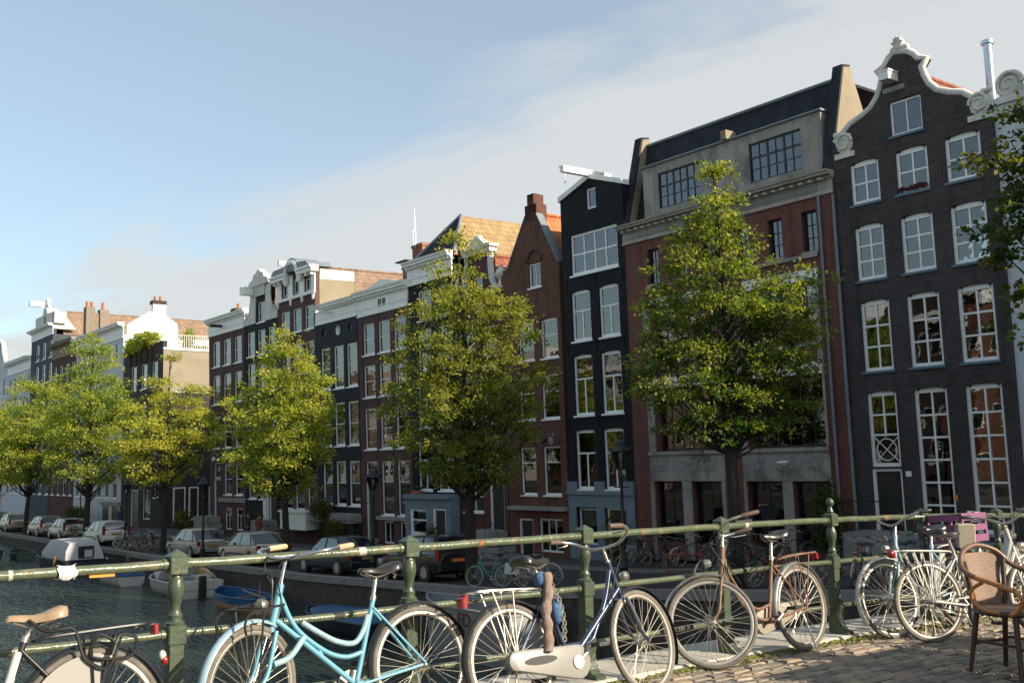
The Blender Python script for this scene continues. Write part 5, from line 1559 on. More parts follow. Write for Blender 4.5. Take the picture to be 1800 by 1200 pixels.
tree('elm_tree', 'dark green leafy branches hanging in from the right edge', (-6.6, 18.25, 2.25),
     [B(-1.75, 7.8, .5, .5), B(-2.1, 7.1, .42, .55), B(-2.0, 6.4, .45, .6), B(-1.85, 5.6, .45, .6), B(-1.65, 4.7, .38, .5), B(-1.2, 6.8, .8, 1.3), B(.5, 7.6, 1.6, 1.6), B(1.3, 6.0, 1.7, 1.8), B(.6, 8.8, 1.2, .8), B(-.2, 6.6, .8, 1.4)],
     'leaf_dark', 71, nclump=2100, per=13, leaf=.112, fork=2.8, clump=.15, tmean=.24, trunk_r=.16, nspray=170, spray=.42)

# climbing and potted plants on the street, and the roof garden
def shrub(name, label, loc, blobs, m='leaf_dark', seed=1, n=70, per=14, leaf=.09, group=None, tmean=.4, cat='plant'):
    rng = np.random.default_rng(seed)
    f = crown_field(blobs)
    lo = np.array([min(b[i]-b[i+3] for b in blobs) for i in range(3)]); hi = np.array([max(b[i]+b[i+3] for b in blobs) for i in range(3)])
    C_ = []
    while len(C_) < n:
        p = lo+(hi-lo)*rng.random(3)
        if f(p) > 0: C_.append(p)
    C_ = np.array(C_)
    root = empty(name, loc); tag(root, label, cat, group)
    P = np.repeat(C_, per, 0)+rng.normal(0, .1, (n*per, 3)); P[:, 2] = np.maximum(P[:, 2], .02)
    D = rng.normal(0, 1, (n*per, 3)); D[:, 2] += .3
    T = np.repeat(tmean+rng.normal(0, .15, n), per)+rng.normal(0, .1, n*per)
    put('foliage', leaf_mesh('foliage', P, D, leaf*(.6+.8*rng.random(n*per)), T, m, rng), root)
    st = MB()
    for q in C_[::6]: st.tube([(q[0]*.2, q[1]*.2, 0), (q[0]*.7, q[1]*.6, q[2]*.6), tuple(q)], [.02, .012, .006], 4, cap=False)
    st.build('stems', 'bark', root, fix=False)
    return root
shrub('roof_shrub', 'bright green shrub spilling over the front of the roof terrace', (-88.6, 29.0, 15.05), [(0, 0, .8, 3.9, .7, .8), (-2, -.2, .3, 2.0, .5, .6), (2.2, -.2, .6, 1.6, .4, .5)], 'leaf_yellow', 81, 240, 14, .2, 'roof garden plants')
shrub('roof_shrub', 'small green shrub behind the terrace fence', (-84.4, 31.4, 14.9), [(0, 0, .9, .6, .6, .9)], 'leaf_yellow', 82, 60, 12, .16, 'roof garden plants', .3)
shrub('roof_shrub', 'low green shrub at the far end of the terrace fence', (-83.6, 32.3, 14.6), [(0, 0, .3, .3, .8, .35)], 'leaf_yellow', 83, 50, 12, .15, 'roof garden plants', .4)
shrub('street_shrub', 'dark rounded bush beside the brown house drainpipe', (-19.6, 27.9, zs(-19.6)+.12), [(0, 0, 1.3, .55, .5, 1.2)], 'leaf_dark', 84, 160, 14, .09, 'plants before the houses', .15)
shrub('street_shrub', 'dark climbing plant over the base of the round window house', (-54.2, 28.2, zs(-54)+.12), [(0, 0, 2.1, 1.3, .35, .5), (.6, 0, 1.4, .4, .3, .9)], 'leaf_dark', 85, 150, 12, .12, 'plants before the houses', .3)
shrub('street_shrub', 'dark bush before the purple brick house', (-51.2, 27.6, zs(-51)+.12), [(0, 0, .8, .7, .5, .8)], 'leaf_dark', 86, 90, 12, .11, 'plants before the houses', .3)
shrub('street_shrub', 'bush beside the corner house stoop', (-74.4, 27.6, zs(-74)+.12), [(0, 0, .9, .9, .6, .9)], 'leaf_dark', 87, 100, 12, .13, 'plants before the houses', .45)
shrub('street_shrub', 'dark hedge before the white plastered house', (-100.5, 27.4, zs(-100)+.12), [(0, 0, .8, 3.4, .5, .8)], 'leaf_dark', 88, 160, 12, .14, 'plants before the houses', .2)
shrub('street_shrub', 'potted plant by the neck gable stoop', (-41.6, 27.7, zs(-41)+.12), [(0, 0, .7, .5, .4, .7)], 'leaf_dark', 89, 70, 12, .1, 'plants before the houses', .3)
shrub('street_shrub', 'tall plant between the red brick building and black house', (-29.6, 28.2, zs(-29)+.12), [(0, 0, .9, .5, .4, .9)], 'leaf_dark', 90, 90, 12, .09, 'plants before the houses', .3)

# ------------------------------------------------------------------ cars
for nm, c_ in (('silver', (0.50, 0.48, 0.44)), ('champagne', (0.52, 0.46, 0.38)), ('white', (0.70, 0.68, 0.63)), ('black', (0.010, 0.011, 0.013)), ('night', (0.016, 0.02, 0.028))):
    mat('car_'+nm, c_, 0.28, 0.55 if nm in ('silver', 'champagne') else 0.0, var=0.04, scale=1, coat=0.8)
mat('car_glass', (0.012, 0.018, 0.022), 0.04, spec=1.0, var=0.02)
mat('tyre', (0.016, 0.016, 0.017), 0.85, var=0.2)
mat('alloy', (0.50, 0.50, 0.50), 0.35, 0.8, var=0.08)
mat('tail_red', (0.24, 0.010, 0.009), 0.2, var=0.1, coat=0.6)
mat('amber', (0.65, 0.20, 0.02), 0.25)
mat('headlight', (0.6, 0.62, 0.62), 0.12, 0.3)
mat('plate_yellow', (0.40, 0.25, 0.05), 0.4, var=0.03)
mat('plate_orange', (0.75, 0.22, 0.04), 0.4, var=0.03)
mat('black_plastic', (0.014, 0.014, 0.015), 0.5, var=0.15)
mat('chrome', (0.62, 0.62, 0.61), 0.16, 1.0, var=0.05)
def lerp_prof(P, x): return float(np.interp(x, [p[0] for p in P], [p[1] for p in P]))
def make_car(kind, paint, label, L=4.6, W=1.78, Hh=1.45, plate='plate_yellow'):
    """x runs from the rear (0) to the nose (L); origin on the ground under the middle"""
    root = empty('parked_car'); tag(root, label, 'car', 'cars parked along the quay')
    # waistline and roof profiles, as shares of length
    if kind == 'sedan':
        belt = [(0, .86), (.02, .95), (.18, .98), (.5, .94), (.72, .90), (.9, .76), (1, .62)]
        roof = [(.10, .98), (.26, Hh-.05), (.38, Hh), (.52, Hh-.02), (.58, Hh-.08), (.74, .90)]
    elif kind == 'wagon':
        belt = [(0, .88), (.02, .98), (.5, .95), (.74, .92), (.92, .78), (1, .62)]
        roof = [(.015, .98), (.075, Hh-.05), (.2, Hh), (.5, Hh-.01), (.6, Hh-.09), (.76, .92)]
    else:
        belt = [(0, .90), (.02, 1.0), (.5, .97), (.76, .94), (.92, .80), (1, .66)]
        roof = [(.02, 1.0), (.10, Hh-.06), (.22, Hh), (.5, Hh-.02), (.6, Hh-.1), (.8, .94)]
    zf = .22
    def half(t): return W/2*(1-.16*max(0, abs(t-.5)*2-.55)**2/.2)
    rings = []
    for t in [0, .015, .05, .1, .18, .26, .34, .42, .5, .58, .66, .74, .8, .86, .92, .96, .985, 1]:
        x = (t-.5)*L; w = half(t); zb_ = zf+(.16*((t-.9)/.1)**2 if t > .9 else (.14*((.08-t)/.08)**2 if t < .08 else 0)); zt = lerp_prof(belt, t)
        e = .93 if 0 < t < 1 else .86
        rings.append([(x, -w*.90, zb_), (x, -w*.985, zb_+.12), (x, -w*e*1.075, .5*(zb_+zt)), (x, -w*e*1.05, zt-.13), (x, -w*.90*e, zt-.02), (x, -w*.45, zt+.015), (x, w*.45, zt+.015), (x, w*.90*e, zt-.02), (x, w*e*1.05, zt-.13), (x, w*e*1.075, .5*(zb_+zt)), (x, w*.985, zb_+.12), (x, w*.90, zb_)])
    body = MB().loft(rings).build('body', paint, root, 38)
    # cabin: glass house with a roof skin and pillars
    cr_, rs_ = [], []
    t0, t1 = roof[0][0], roof[-1][0]
    for t in sorted(set([p[0] for p in roof]+list(np.linspace(t0, t1, 10)))):
        x = (t-.5)*L; zt = lerp_prof(roof, t); zb_ = lerp_prof(belt, t)-.06; w = half(t)
        k = (zt-zb_)/(Hh-zb_+.001)
        wt = w*.90-.17*max(0, k)
        cr_.append([(x, -w*.90, zb_), (x, -wt, zt), (x, -wt*.5, zt+.03*k), (x, wt*.5, zt+.03*k), (x, wt, zt), (x, w*.90, zb_)])
    MB().loft(cr_, cap=True, close=False).build('windows', 'car_glass', root, 38)
    rt = [p for p in cr_ if p[1][2] > Hh-.16]
    MB().loft([[(x, y*1.012, z+.012) for x, y, z in r_[1:5]]+[(x, y*1.012, z-.02) for x, y, z in reversed(r_[1:5])] for r_ in rt]).build('roof', paint, root, 38)
    pl = MB()
    def side(t, yq): 
        x = (t-.5)*L; zt = lerp_prof(roof, t); zb_ = lerp_prof(belt, t)-.06; w = half(t); k = (zt-zb_)/(Hh-zb_+.001); wt = w*.90-.17*max(0, k)
        return (x, yq*(wt+.012), zt), (x, yq*(w*.90+.012), zb_)
    for yq in (-1, 1):
        ts = [roof[1][0], .44, roof[-2][0]] if kind == 'sedan' else [roof[1][0]+.02, .26, .47, roof[-2][0]]
        for i, t in enumerate(ts):
            a, b = side(t, yq)
            if i == 0: b = ((max(roof[0][0]+.02, t-.09)-.5)*L, b[1], b[2])
            if i == len(ts)-1: b = ((roof[-1][0]-.5)*L, b[1]*.97, lerp_prof(belt, roof[-1][0])-.03)
            pl.tube([a, b], .035 if i in (0, len(ts)-1) else .022, 6)
    pl.build('pillars', paint, root, 50)
    # wheels
    for xw in (-.315*L+.02, .295*L):
        for yq in (-1, 1):
            y = yq*(W/2-.11)
            M = Matrix.Translation((xw, y, .315)) @ Matrix.Rotation(R(90), 4, 'X')
            arch_ = MB().lathe([(.36, -.105), (.365, .105)], 20, mtx=M)
            arch_.build('wheel_arch', 'black_plastic', body)
            wh = MB().lathe([(.20, -.10), (.27, -.11), (.31, -.085), (.315, 0), (.31, .085), (.27, .11), (.20, .10)], 22, mtx=M).build('wheel', 'tyre', root, 45)
            rm = MB()
            for s_ in (1, -1):
                M2 = M @ Matrix.Translation((0, 0, s_*.108))
                for k in range(7):
                    a = 2*math.pi*k/7
                    q = Matrix.Rotation(a, 4, 'Z')
                    rm.obox(M2 @ q @ Matrix.Translation((.11, 0, 0)), .19, .05, .012)
                rm.lathe([(.205, -.006), (.205, .006), (.18, .008), (.18, -.008)], 22, mtx=M2); rm.lathe([(.05, -.012), (.05, .012)], 10, mtx=M2)
            rm.build('rim', 'alloy', wh, 40)
    # lamps, plates, bumpers, mirrors, handles
    zt = lerp_prof(belt, 0.02)
    for yq in (-1, 1):
        y = yq*(W/2*.80)
        tall = kind != 'sedan'
        MB().bbox(-L/2-.03, -L/2+.14, min(y, y+yq*.13)-.04, max(y, y+yq*.13), zt-.30, zt-.04+(.28 if tall else 0), .02).build('tail_lamp', 'tail_red', root)
        MB().bbox(L/2-.2, L/2+.005, min(y, y-yq*.3), max(y, y-yq*.3), .56, .72, .03).build('headlamp', 'headlight', root)
        mx = (roof[-2][0]+.06-.5)*L
        MB().ell((mx, yq*(W/2+.06), lerp_prof(belt, roof[-2][0])+.06), .09, .10, .07, 8, 5).build('mirror', paint, root, 60)
        for tx in (.36, .56):
            MB().bbox((tx-.5)*L-.09, (tx-.5)*L+.09, yq*(W/2-.03)-.025, yq*(W/2-.03)+.025, .80, .835, .006).build('door_handle', paint, root)
        MB().bbox(-L*.2, L*.2, yq*(W/2-.01)-.02, yq*(W/2-.01)+.02, .47, .53, .008).build('side_trim', 'black_plastic' if 'silver' not in paint else paint, root)
    MB().bbox(-L/2-.06, -L/2+.10, -W/2*.86, W/2*.86, .36, .56, .04).build('rear_bumper', paint, root)
    MB().bbox(L/2-.12, L/2+.05, -W/2*.84, W/2*.84, .34, .54, .04).build('front_bumper', paint, root)
    zp = .66 if kind != 'sedan' else .62
    MB().box(-L/2-.075, -L/2-.02, -.26, .26, zp, zp+.115).build('number_plate', plate, root)
    return root
CY = 20.62
def place_car(o, x, y=CY, heading=180, dz=0):
    a, b = zs(x-1.2), zs(x+1.2)
    o.location = (x, y, zs(x)+.005+dz)
    o.rotation_euler = (0, math.atan2(b-a, 2.4), R(heading))
cars = [('sedan', 'car_champagne', 'silver saloon with red lamps parked second from left of the trees', -94.5, 4.5, 1.43, 'plate_yellow'),
        ('hatch', 'car_night', 'dark car cut by the left picture edge', -101.5, 4.2, 1.45, 'plate_yellow'),
        ('hatch', 'car_champagne', 'beige hatchback parked behind the white cabin boat', -84.3, 4.2, 1.46, 'plate_yellow'),
        ('wagon', 'car_silver', 'silver estate car with red lamp beside a parked bicycle', -78.2, 4.4, 1.42, 'plate_yellow'),
        ('wagon', 'car_white', 'white estate car with dark rear window by the tall tree', -69.3, 4.6, 1.46, 'plate_yellow'),
        ('sedan', 'car_silver', 'silver saloon with large red tail lamps beneath the golden tree', -53.6, 4.8, 1.46, 'plate_yellow'),
        ('sedan', 'car_champagne', 'champagne saloon parked next to the lamp post, seen over the railing', -46.4, 4.7, 1.46, 'plate_yellow'),
        ('sedan', 'car_night', 'dark blue saloon behind the blue bicycle handlebar', -38.0, 4.7, 1.45, 'plate_yellow'),
        ('hatch', 'car_black', 'black hatchback with orange number plate behind the railing post', -31.6, 4.2, 1.52, 'plate_orange')]
for kind, paint, lab, x, L, Hh, pl_ in cars:
    place_car(make_car(kind, paint, lab, L, 1.76, Hh, pl_), x)

# ------------------------------------------------------------------ boats
mat('boat_white', (0.50, 0.49, 0.46), 0.35, var=0.07, scale=2, dirt=((0.35, 0.33, 0.28), 0.6, 0.5))
mat('boat_canvas', (0.46, 0.46, 0.47), 0.8, var=0.08, scale=1.5, bmp=0.2, bscale=8)
mat('boat_navy', (0.014, 0.022, 0.036), 0.4, var=0.2)
mat('boat_grey', (0.26, 0.27, 0.27), 0.5, var=0.15, scale=2)
mat('boat_blue', (0.018, 0.085, 0.21), 0.45, var=0.15)
mat('boat_tan', (0.52, 0.34, 0.16), 0.45, var=0.15)
mat('boat_green', (0.06, 0.085, 0.07), 0.6, var=0.2)
mat('boat_wood', (0.16, 0.075, 0.03), 0.5, var=0.25, scale=4)
mat('letter_red', (0.16, 0.022, 0.016), 0.6)
mat('clear_plastic', (0.45, 0.47, 0.48), 0.15, spec=0.8)
def hull(L, W, h, dr=.25, bow=.45, n=12, transom=.8, sheer=.12):
    """open hull: x from stern (-L/2) to bow (L/2), waterline at 0; returns outer rings and gunwale"""
    rings = []
    for i in range(n+1):
        t = i/n; x = -L/2+L*t
        k = 1 if t < 1-bow else max(.02, 1-((t-1+bow)/bow)**2.2)
        w = W/2*k*(transom+(1-transom)*min(1, t/.35))
        zt = h+sheer*max(0, (t-.45)/.55)**2; zb_ = -dr+(.8*dr)*max(0, (t-.75)/.25)**2
        rake = .0 if t < .99 else .0
        rings.append([(x+rake, -w, zt), (x, -w*.96, zt*.45), (x, -w*.78, -.02), (x, -w*.3, zb_), (x, w*.3, zb_), (x, w*.78, -.02), (x, w*.96, zt*.45), (x, w, zt)])
    return rings
def make_boat(name, label, loc, rotz, L, W, h, paint, band=None, inside='boat_grey', **kw):
    root = empty(name, (loc[0], loc[1], WZ), (0, 0, R(rotz)))
    tag(root, label, 'boat', 'boats moored along the quay')
    rg = hull(L, W, h, **kw)
    MB().loft(rg, close=False).build('hull', paint, root, 45)
    inn = [[(p[0]*.985, p[1]*.93, p[2]-.02 if j in (0, 7) else max(p[2]*.9, .06)) for j, p in enumerate(r_)] for r_ in rg]
    MB().loft([[r_[0], r_[1], (r_[2][0], r_[2][1], .10), (r_[5][0], r_[5][1], .10), r_[6], r_[7]] for r_ in inn], close=False).build('inner_hull', inside, root, 45)
    g = MB()
    for j in (0, 7): g.tube([r_[j] for r_ in rg], .045, 6)
    g.tube([rg[0][0], rg[0][7]], .045, 6)
    g.build('gunwale', band or paint, root, 50)
    return root, rg
# white cabin cruiser with canvas top and dark hull
b, rg = make_boat('cabin_boat', 'dark hulled boat with white canvas cabin top', (-63.2, 16.7), 180, 7.6, 2.6, .75, 'boat_navy', inside='boat_navy')
cb = MB(); rings = []
for x, w, z in ((-3.72, 1.02, .74), (-3.4, .92, 1.72), (-1.6, 1.0, 1.86), (.4, .95, 1.74), (1.9, .84, 1.22), (3.1, .5, .85)):
    rings.append([(x, -w*1.08, .7), (x, -w*1.02, .7+(z-.7)*.55), (x, -w*.82, z-.06), (x, -w*.3, z), (x, w*.3, z), (x, w*.82, z-.06), (x, w*1.02, .7+(z-.7)*.55), (x, w*1.08, .7)])
cb.loft(rings).build('canvas_top', 'boat_canvas', b, 50)
MB().box(-3.74, -3.58, -.45, .35, .85, 1.5).build('cabin_door', 'boat_navy', b)
MB().box(-3.77, -3.70, -.36, .05, .9, 1.3).build('door_panel', 'boat_white', b)
for yq in (-1, 1):
    MB().tube([(x, yq*(1.09 if x < 1 else .9), .72) for x in (-3.6, -2, 0, 1.6)], .03, 6).build('canvas_hem', 'boat_navy', b)
MB().tube([(-3.6, -1.2, .76), (-3.2, -1.2, .6)], .06, 8).build('fender', 'boat_white', b)
# white open motor boat
b, rg = make_boat('motor_boat', 'white open motorboat with low windscreen near the railing post', (-46.9, 17.3), 180, 5.4, 2.1, .62, 'boat_white', inside='boat_white', transom=.95)
MB().box(-2.75, -2.2, -.95, .95, .35, .72).build('stern_deck', 'boat_white', b); MB().box(-1.7, -1.15, -.85, -.1, .2, .85).build('seat', 'boat_white', b); MB().box(-1.7, -1.15, .1, .85, .2, .85).build('seat', 'boat_grey', b)
MB().loft([[(.3, -.9, .62), (.3, .9, .62), (.28, .9, .66), (.28, -.9, .66)], [(-.1, -.75, 1.15), (-.1, .75, 1.15), (-.12, .75, 1.15), (-.12, -.75, 1.15)]]).build('windscreen', 'clear_plastic', b)
MB().loft([[(.3, -.95, .64), (.3, .95, .64), (2.2, .4, .78), (2.2, -.4, .78)], [(.3, -.95, .68), (.3, .95, .68), (2.2, .4, .82), (2.2, -.4, .82)]]).build('foredeck', 'boat_white', b)
MB().bbox(-2.95, -2.7, -.15, .15, -.1, .95, .04).build('outboard_motor', 'black_plastic', b)
MB().loft([[(-.1, -.8, .7), (-1.9, -1.0, .7), (-1.9, -1.0, .76), (-.1, -.8, .76)], [(.25, -.75, 1.2), (-1.0, -.95, 1.0), (-1.0, -.95, 1.05), (.25, -.75, 1.25)]]).build('tan_cover', 'boat_tan', b)
# rowing boats
b, rg = make_boat('rowing_boat', 'tan wooden rowing boat with blue top strake', (-39.7, 17.2), 178, 4.6, 1.7, .55, 'boat_tan', 'boat_blue', 'boat_blue', transom=.45)
for j, s_ in ((0, -1), (7, 1)):
    MB().loft([[(r_[j][0], r_[j][1]+s_*.012, r_[j][2]+.02), (r_[j][0], r_[j][1]*.985+s_*.02, r_[j][2]-.24)] for r_ in rg[:-1]], cap=False, close=False).build('blue_strake', 'boat_blue', b, 50)
for x in (-1.0, .3): MB().box(x, x+.25, -.72, .72, .36, .40).build('thwart', 'boat_wood', b)
MB().tube([(-1.8, -.3, .5), (1.2, -.5, .58)], .025, 6).build('oar', 'boat_tan', b)
b, rg = make_boat('covered_boat', 'low dark boat under a blue tarpaulin beside the quay wall', (-31.6, 17.4), 181, 5.0, 1.8, .5, 'boat_navy', inside='boat_navy')
MB().loft([[(x, -w, .5), (x, -w*.4, z), (x, w*.4, z), (x, w, .5)] for x, w, z in ((-2.4, .75, .55), (-1.5, .85, .85), (0, .88, .78), (1.2, .6, .75), (2.2, .25, .6))]).build('tarpaulin', 'boat_blue', b, 60)
b, rg = make_boat('lettered_boat', 'grey boat with dark red letters behind the blue bicycle wheel', (-24.7, 17.95), 180, 5.2, 1.8, 1.45, 'boat_grey', inside='boat_grey', transom=.95)
def letters(txt, root, M, m, size):
    cu = bpy.data.curves.new('letters', 'FONT'); cu.body = txt; cu.size = size; cu.extrude = .006; cu.align_x = 'CENTER'
    o = bpy.data.objects.new('letters', cu); C.objects.link(o)
    dg = bpy.context.evaluated_depsgraph_get()
    me = bpy.data.meshes.new_from_object(o.evaluated_get(dg)); bpy.data.objects.remove(o)
    me.materials.clear(); me.materials.append(MATS[m])
    q = put('lettering', me, root); q.matrix_local = M
    return q
letters('ED', b, Matrix.Translation((-.6, .93, 1.0)) @ Matrix.Rotation(R(180), 4, 'Z') @ Matrix.Rotation(R(90), 4, 'X'), 'letter_red', .52)
letters('S', b, Matrix.Translation((1.0, .93, 1.0)) @ Matrix.Rotation(R(180), 4, 'Z') @ Matrix.Rotation(R(90), 4, 'X'), 'letter_red', .52)
b, rg = make_boat('dinghy', 'small green dinghy moored left of the white canvas boat', (-73.5, 16.6), 176, 3.6, 1.4, .45, 'boat_green', inside='boat_green')
MB().box(-.3, 0, -.55, .55, .3, .34).build('thwart', 'boat_wood', b)
b, rg = make_boat('small_boat', 'small blue and white boat behind the leftmost railing post', (-53.4, 16.6), 180, 4.2, 1.6, .5, 'boat_white', 'boat_blue', 'boat_blue')
MB().box(-.8, -.5, -.6, .6, .34, .38).build('thwart', 'boat_blue', b)
b, rg = make_boat('cabin_boat', 'dark wooden boat with pale roof at the left edge', (-74.6, 13.6), 182, 8.5, 2.8, .8, 'boat_navy', inside='boat_wood')
MB().loft([[(x, -1.15, z-.1), (x, -.6, z), (x, .6, z), (x, 1.15, z-.1), (x, 1.15, z-.16), (x, -1.15, z-.16)] for x, z in ((-3.4, 2.1), (0, 2.2), (2.6, 2.1))]).build('roof', 'boat_canvas', b, 50)
for x in (-3.3, -1.0, 1.2, 2.5):
    for y in (-1.05, 1.05): MB().tube([(x, y, .75), (x, y, 2.05)], .04, 6).build('roof_post', 'boat_wood', b)
for x, y in ((-60.6, 15.4), (-44.2, 16.3), (-57.3, 18.3)):
    tag(MB().tube([(x, y, WZ-1), (x, y, WZ+.9)], .1, 8).lathe([(.1, 0), (.06, .06)], 8, (x, y, WZ+.9)).build('mooring_post', 'boat_wood', smooth=50), {-60.6: 'wooden mooring post beside the white canvas boat', -44.2: 'wooden mooring post by the rowing boat', -57.3: 'wooden mooring post near the quay wall'}[x], 'post', 'mooring posts')

# ------------------------------------------------------------------ street lamps
mat('lamp_green', (0.012, 0.018, 0.017), 0.45, var=0.2)
def make_lamp():
    root = empty('street_lamp'); tag(root, 'x', 'street lamp', 'lanterns along the quay')
    MB().lathe([(.17, 0), (.17, .12), (.13, .16), (.12, .5), (.14, .54), (.10, .62), (.075, .7), (.07, 1.4), (.085, 1.44), (.06, 1.5), (.045, 2.2), (.042, 3.0), (.06, 3.05), (.03, 3.1), (.03, 3.25)], 14).build('post', 'lamp_green', root, 40)
    MB().tube([(-.3, 0, 2.75), (.3, 0, 2.75)], .018, 6).build('ladder_bar', 'lamp_green', root)
    ln = MB()
    for k in range(6):
        a = R(60*k)
        ln.tube([(.13*math.cos(a), .13*math.sin(a), 3.26), (.27*math.cos(a), .27*math.sin(a), 3.72)], .014, 4)
    ln.lathe([(.13, 3.22), (.14, 3.28), (.12, 3.285)], 6)
    fr = ln.build('lantern_frame', 'lamp_green', root)
    for k in range(6):
        a, b_ = R(60*k), R(60*k+60)
        MB().loft([[(.128*math.cos(a), .128*math.sin(a), 3.27), (.128*math.cos(b_), .128*math.sin(b_), 3.27), (.124*math.cos(b_), .124*math.sin(b_), 3.27), (.124*math.cos(a), .124*math.sin(a), 3.27)],
                   [(.265*math.cos(a), .265*math.sin(a), 3.71), (.265*math.cos(b_), .265*math.sin(b_), 3.71), (.26*math.cos(b_), .26*math.sin(b_), 3.71), (.26*math.cos(a), .26*math.sin(a), 3.71)]]).build('pane', 'lamp_glass', fr)
    MB().lathe([(.31, 3.71), (.34, 3.74), (.33, 3.78), (.2, 3.86), (.17, 3.95), (.18, 3.97), (.10, 4.06), (.06, 4.1), (.07, 4.13), (.02, 4.2), (.03, 4.22), (.005, 4.27)], 12).build('lantern_roof', 'lamp_green', root, 40)
    cr = MB()
    for k in range(6):
        a = R(60*k+30); cr.ell((.31*math.cos(a), .31*math.sin(a), 3.81), .03, .03, .055, 6, 4)
    cr.build('crown_ornaments', 'lamp_green', root, 50)
    MB().tube([(0, 0, 3.26), (0, 0, 3.5)], .03, 8).build('bulb', 'headlight', root)
    return root
lamp0 = make_lamp()
for i, (x, y, lab) in enumerate(((-21.0, TY, 'black lantern post before the narrow black house'), (-34.7, TY, 'black lantern post before the purple pediment house'), (-50.4, 19.75, 'black lantern post between the two silver saloons'), (-64.2, TY, 'lantern post left of the terrace house door'), (-81.5, 22.4, 'lantern post behind the tall yellow green tree'))):
    o = lamp0 if i == 0 else copy_tree(lamp0)
    o['label'] = lab; o.location = (x, y, zs(x)); o.rotation_euler = (0, 0, R(17*i))

# ------------------------------------------------------------------ bicycles
mat('bike_blue', (0.115, 0.30, 0.39), 0.35, var=0.06, scale=5, dirt=((0.20, 0.26, 0.26), 0.66, 0.5), dscale=9)
mat('bike_pale_blue', (0.23, 0.335, 0.40), 0.45, var=0.06, scale=5)
mat('bike_navy', (0.028, 0.045, 0.085), 0.25, 0.3, var=0.15, scale=6, coat=0.5, dirt=((0.16, 0.12, 0.09), 0.66, 0.5), dscale=9)
mat('bike_rust', (0.155, 0.082, 0.055), 0.6, 0.2, var=0.3, scale=14, dirt=((0.22, 0.17, 0.13), 0.52, 0.65), dscale=12)
mat('bike_black', (0.016, 0.016, 0.017), 0.4, var=0.2)
mat('bike_white', (0.46, 0.455, 0.43), 0.35, var=0.06, scale=4, dirt=((0.36, 0.34, 0.28), 0.6, 0.45), dscale=9)
mat('bike_teal', (0.05, 0.26, 0.24), 0.4)
mat('bike_red', (0.26, 0.03, 0.025), 0.45)
mat('old_chrome', (0.50, 0.47, 0.42), 0.32, 0.9, var=0.2, scale=12, dirt=((0.22, 0.13, 0.08), 0.58, 0.6), dscale=10)
mat('dusty_rubber', (0.125, 0.112, 0.095), 0.9, var=0.3, scale=8, dirt=((0.24, 0.20, 0.15), 0.52, 0.7), dscale=6)
mat('rim_dull', (0.46, 0.42, 0.36), 0.4, 0.7, var=0.15, scale=8)
mat('white_rim', (0.46, 0.41, 0.36), 0.6, var=0.08)
mat('spoke', (0.60, 0.54, 0.44), 0.35, 0.8, var=0.1)
mat('saddle_tan', (0.31, 0.215, 0.135), 0.42, var=0.08, scale=7, bmp=0.1)
mat('saddle_black', (0.022, 0.021, 0.021), 0.33, var=0.2, scale=6)
mat('grip_tan', (0.48, 0.33, 0.20), 0.7)
mat('grip_brown', (0.10, 0.07, 0.055), 0.7)
mat('case_grey', (0.235, 0.225, 0.21), 0.42, var=0.08, scale=4, dirt=((0.26, 0.24, 0.21), 0.6, 0.5))
mat('case_beige', (0.28, 0.245, 0.19), 0.6, var=0.1, scale=5, dirt=((0.22, 0.18, 0.13), 0.58, 0.5))
mat('guard_grey', (0.24, 0.23, 0.21), 0.55, var=0.05, scale=3)
mat('sleeve_pink', (0.22, 0.155, 0.125), 0.95, var=0.2, scale=20, bmp=0.6, bscale=40)
mat('sleeve_cyan', (0.25, 0.38, 0.41), 0.7, var=0.1, bmp=0.3)
mat('cloth_blue', (0.06, 0.13, 0.25), 0.9, var=0.2, scale=10, bmp=0.5)
mat('reflector_white', (0.5, 0.48, 0.45), 0.2)
mat('bike_red_rubber', (0.22, 0.06, 0.04), 0.8)

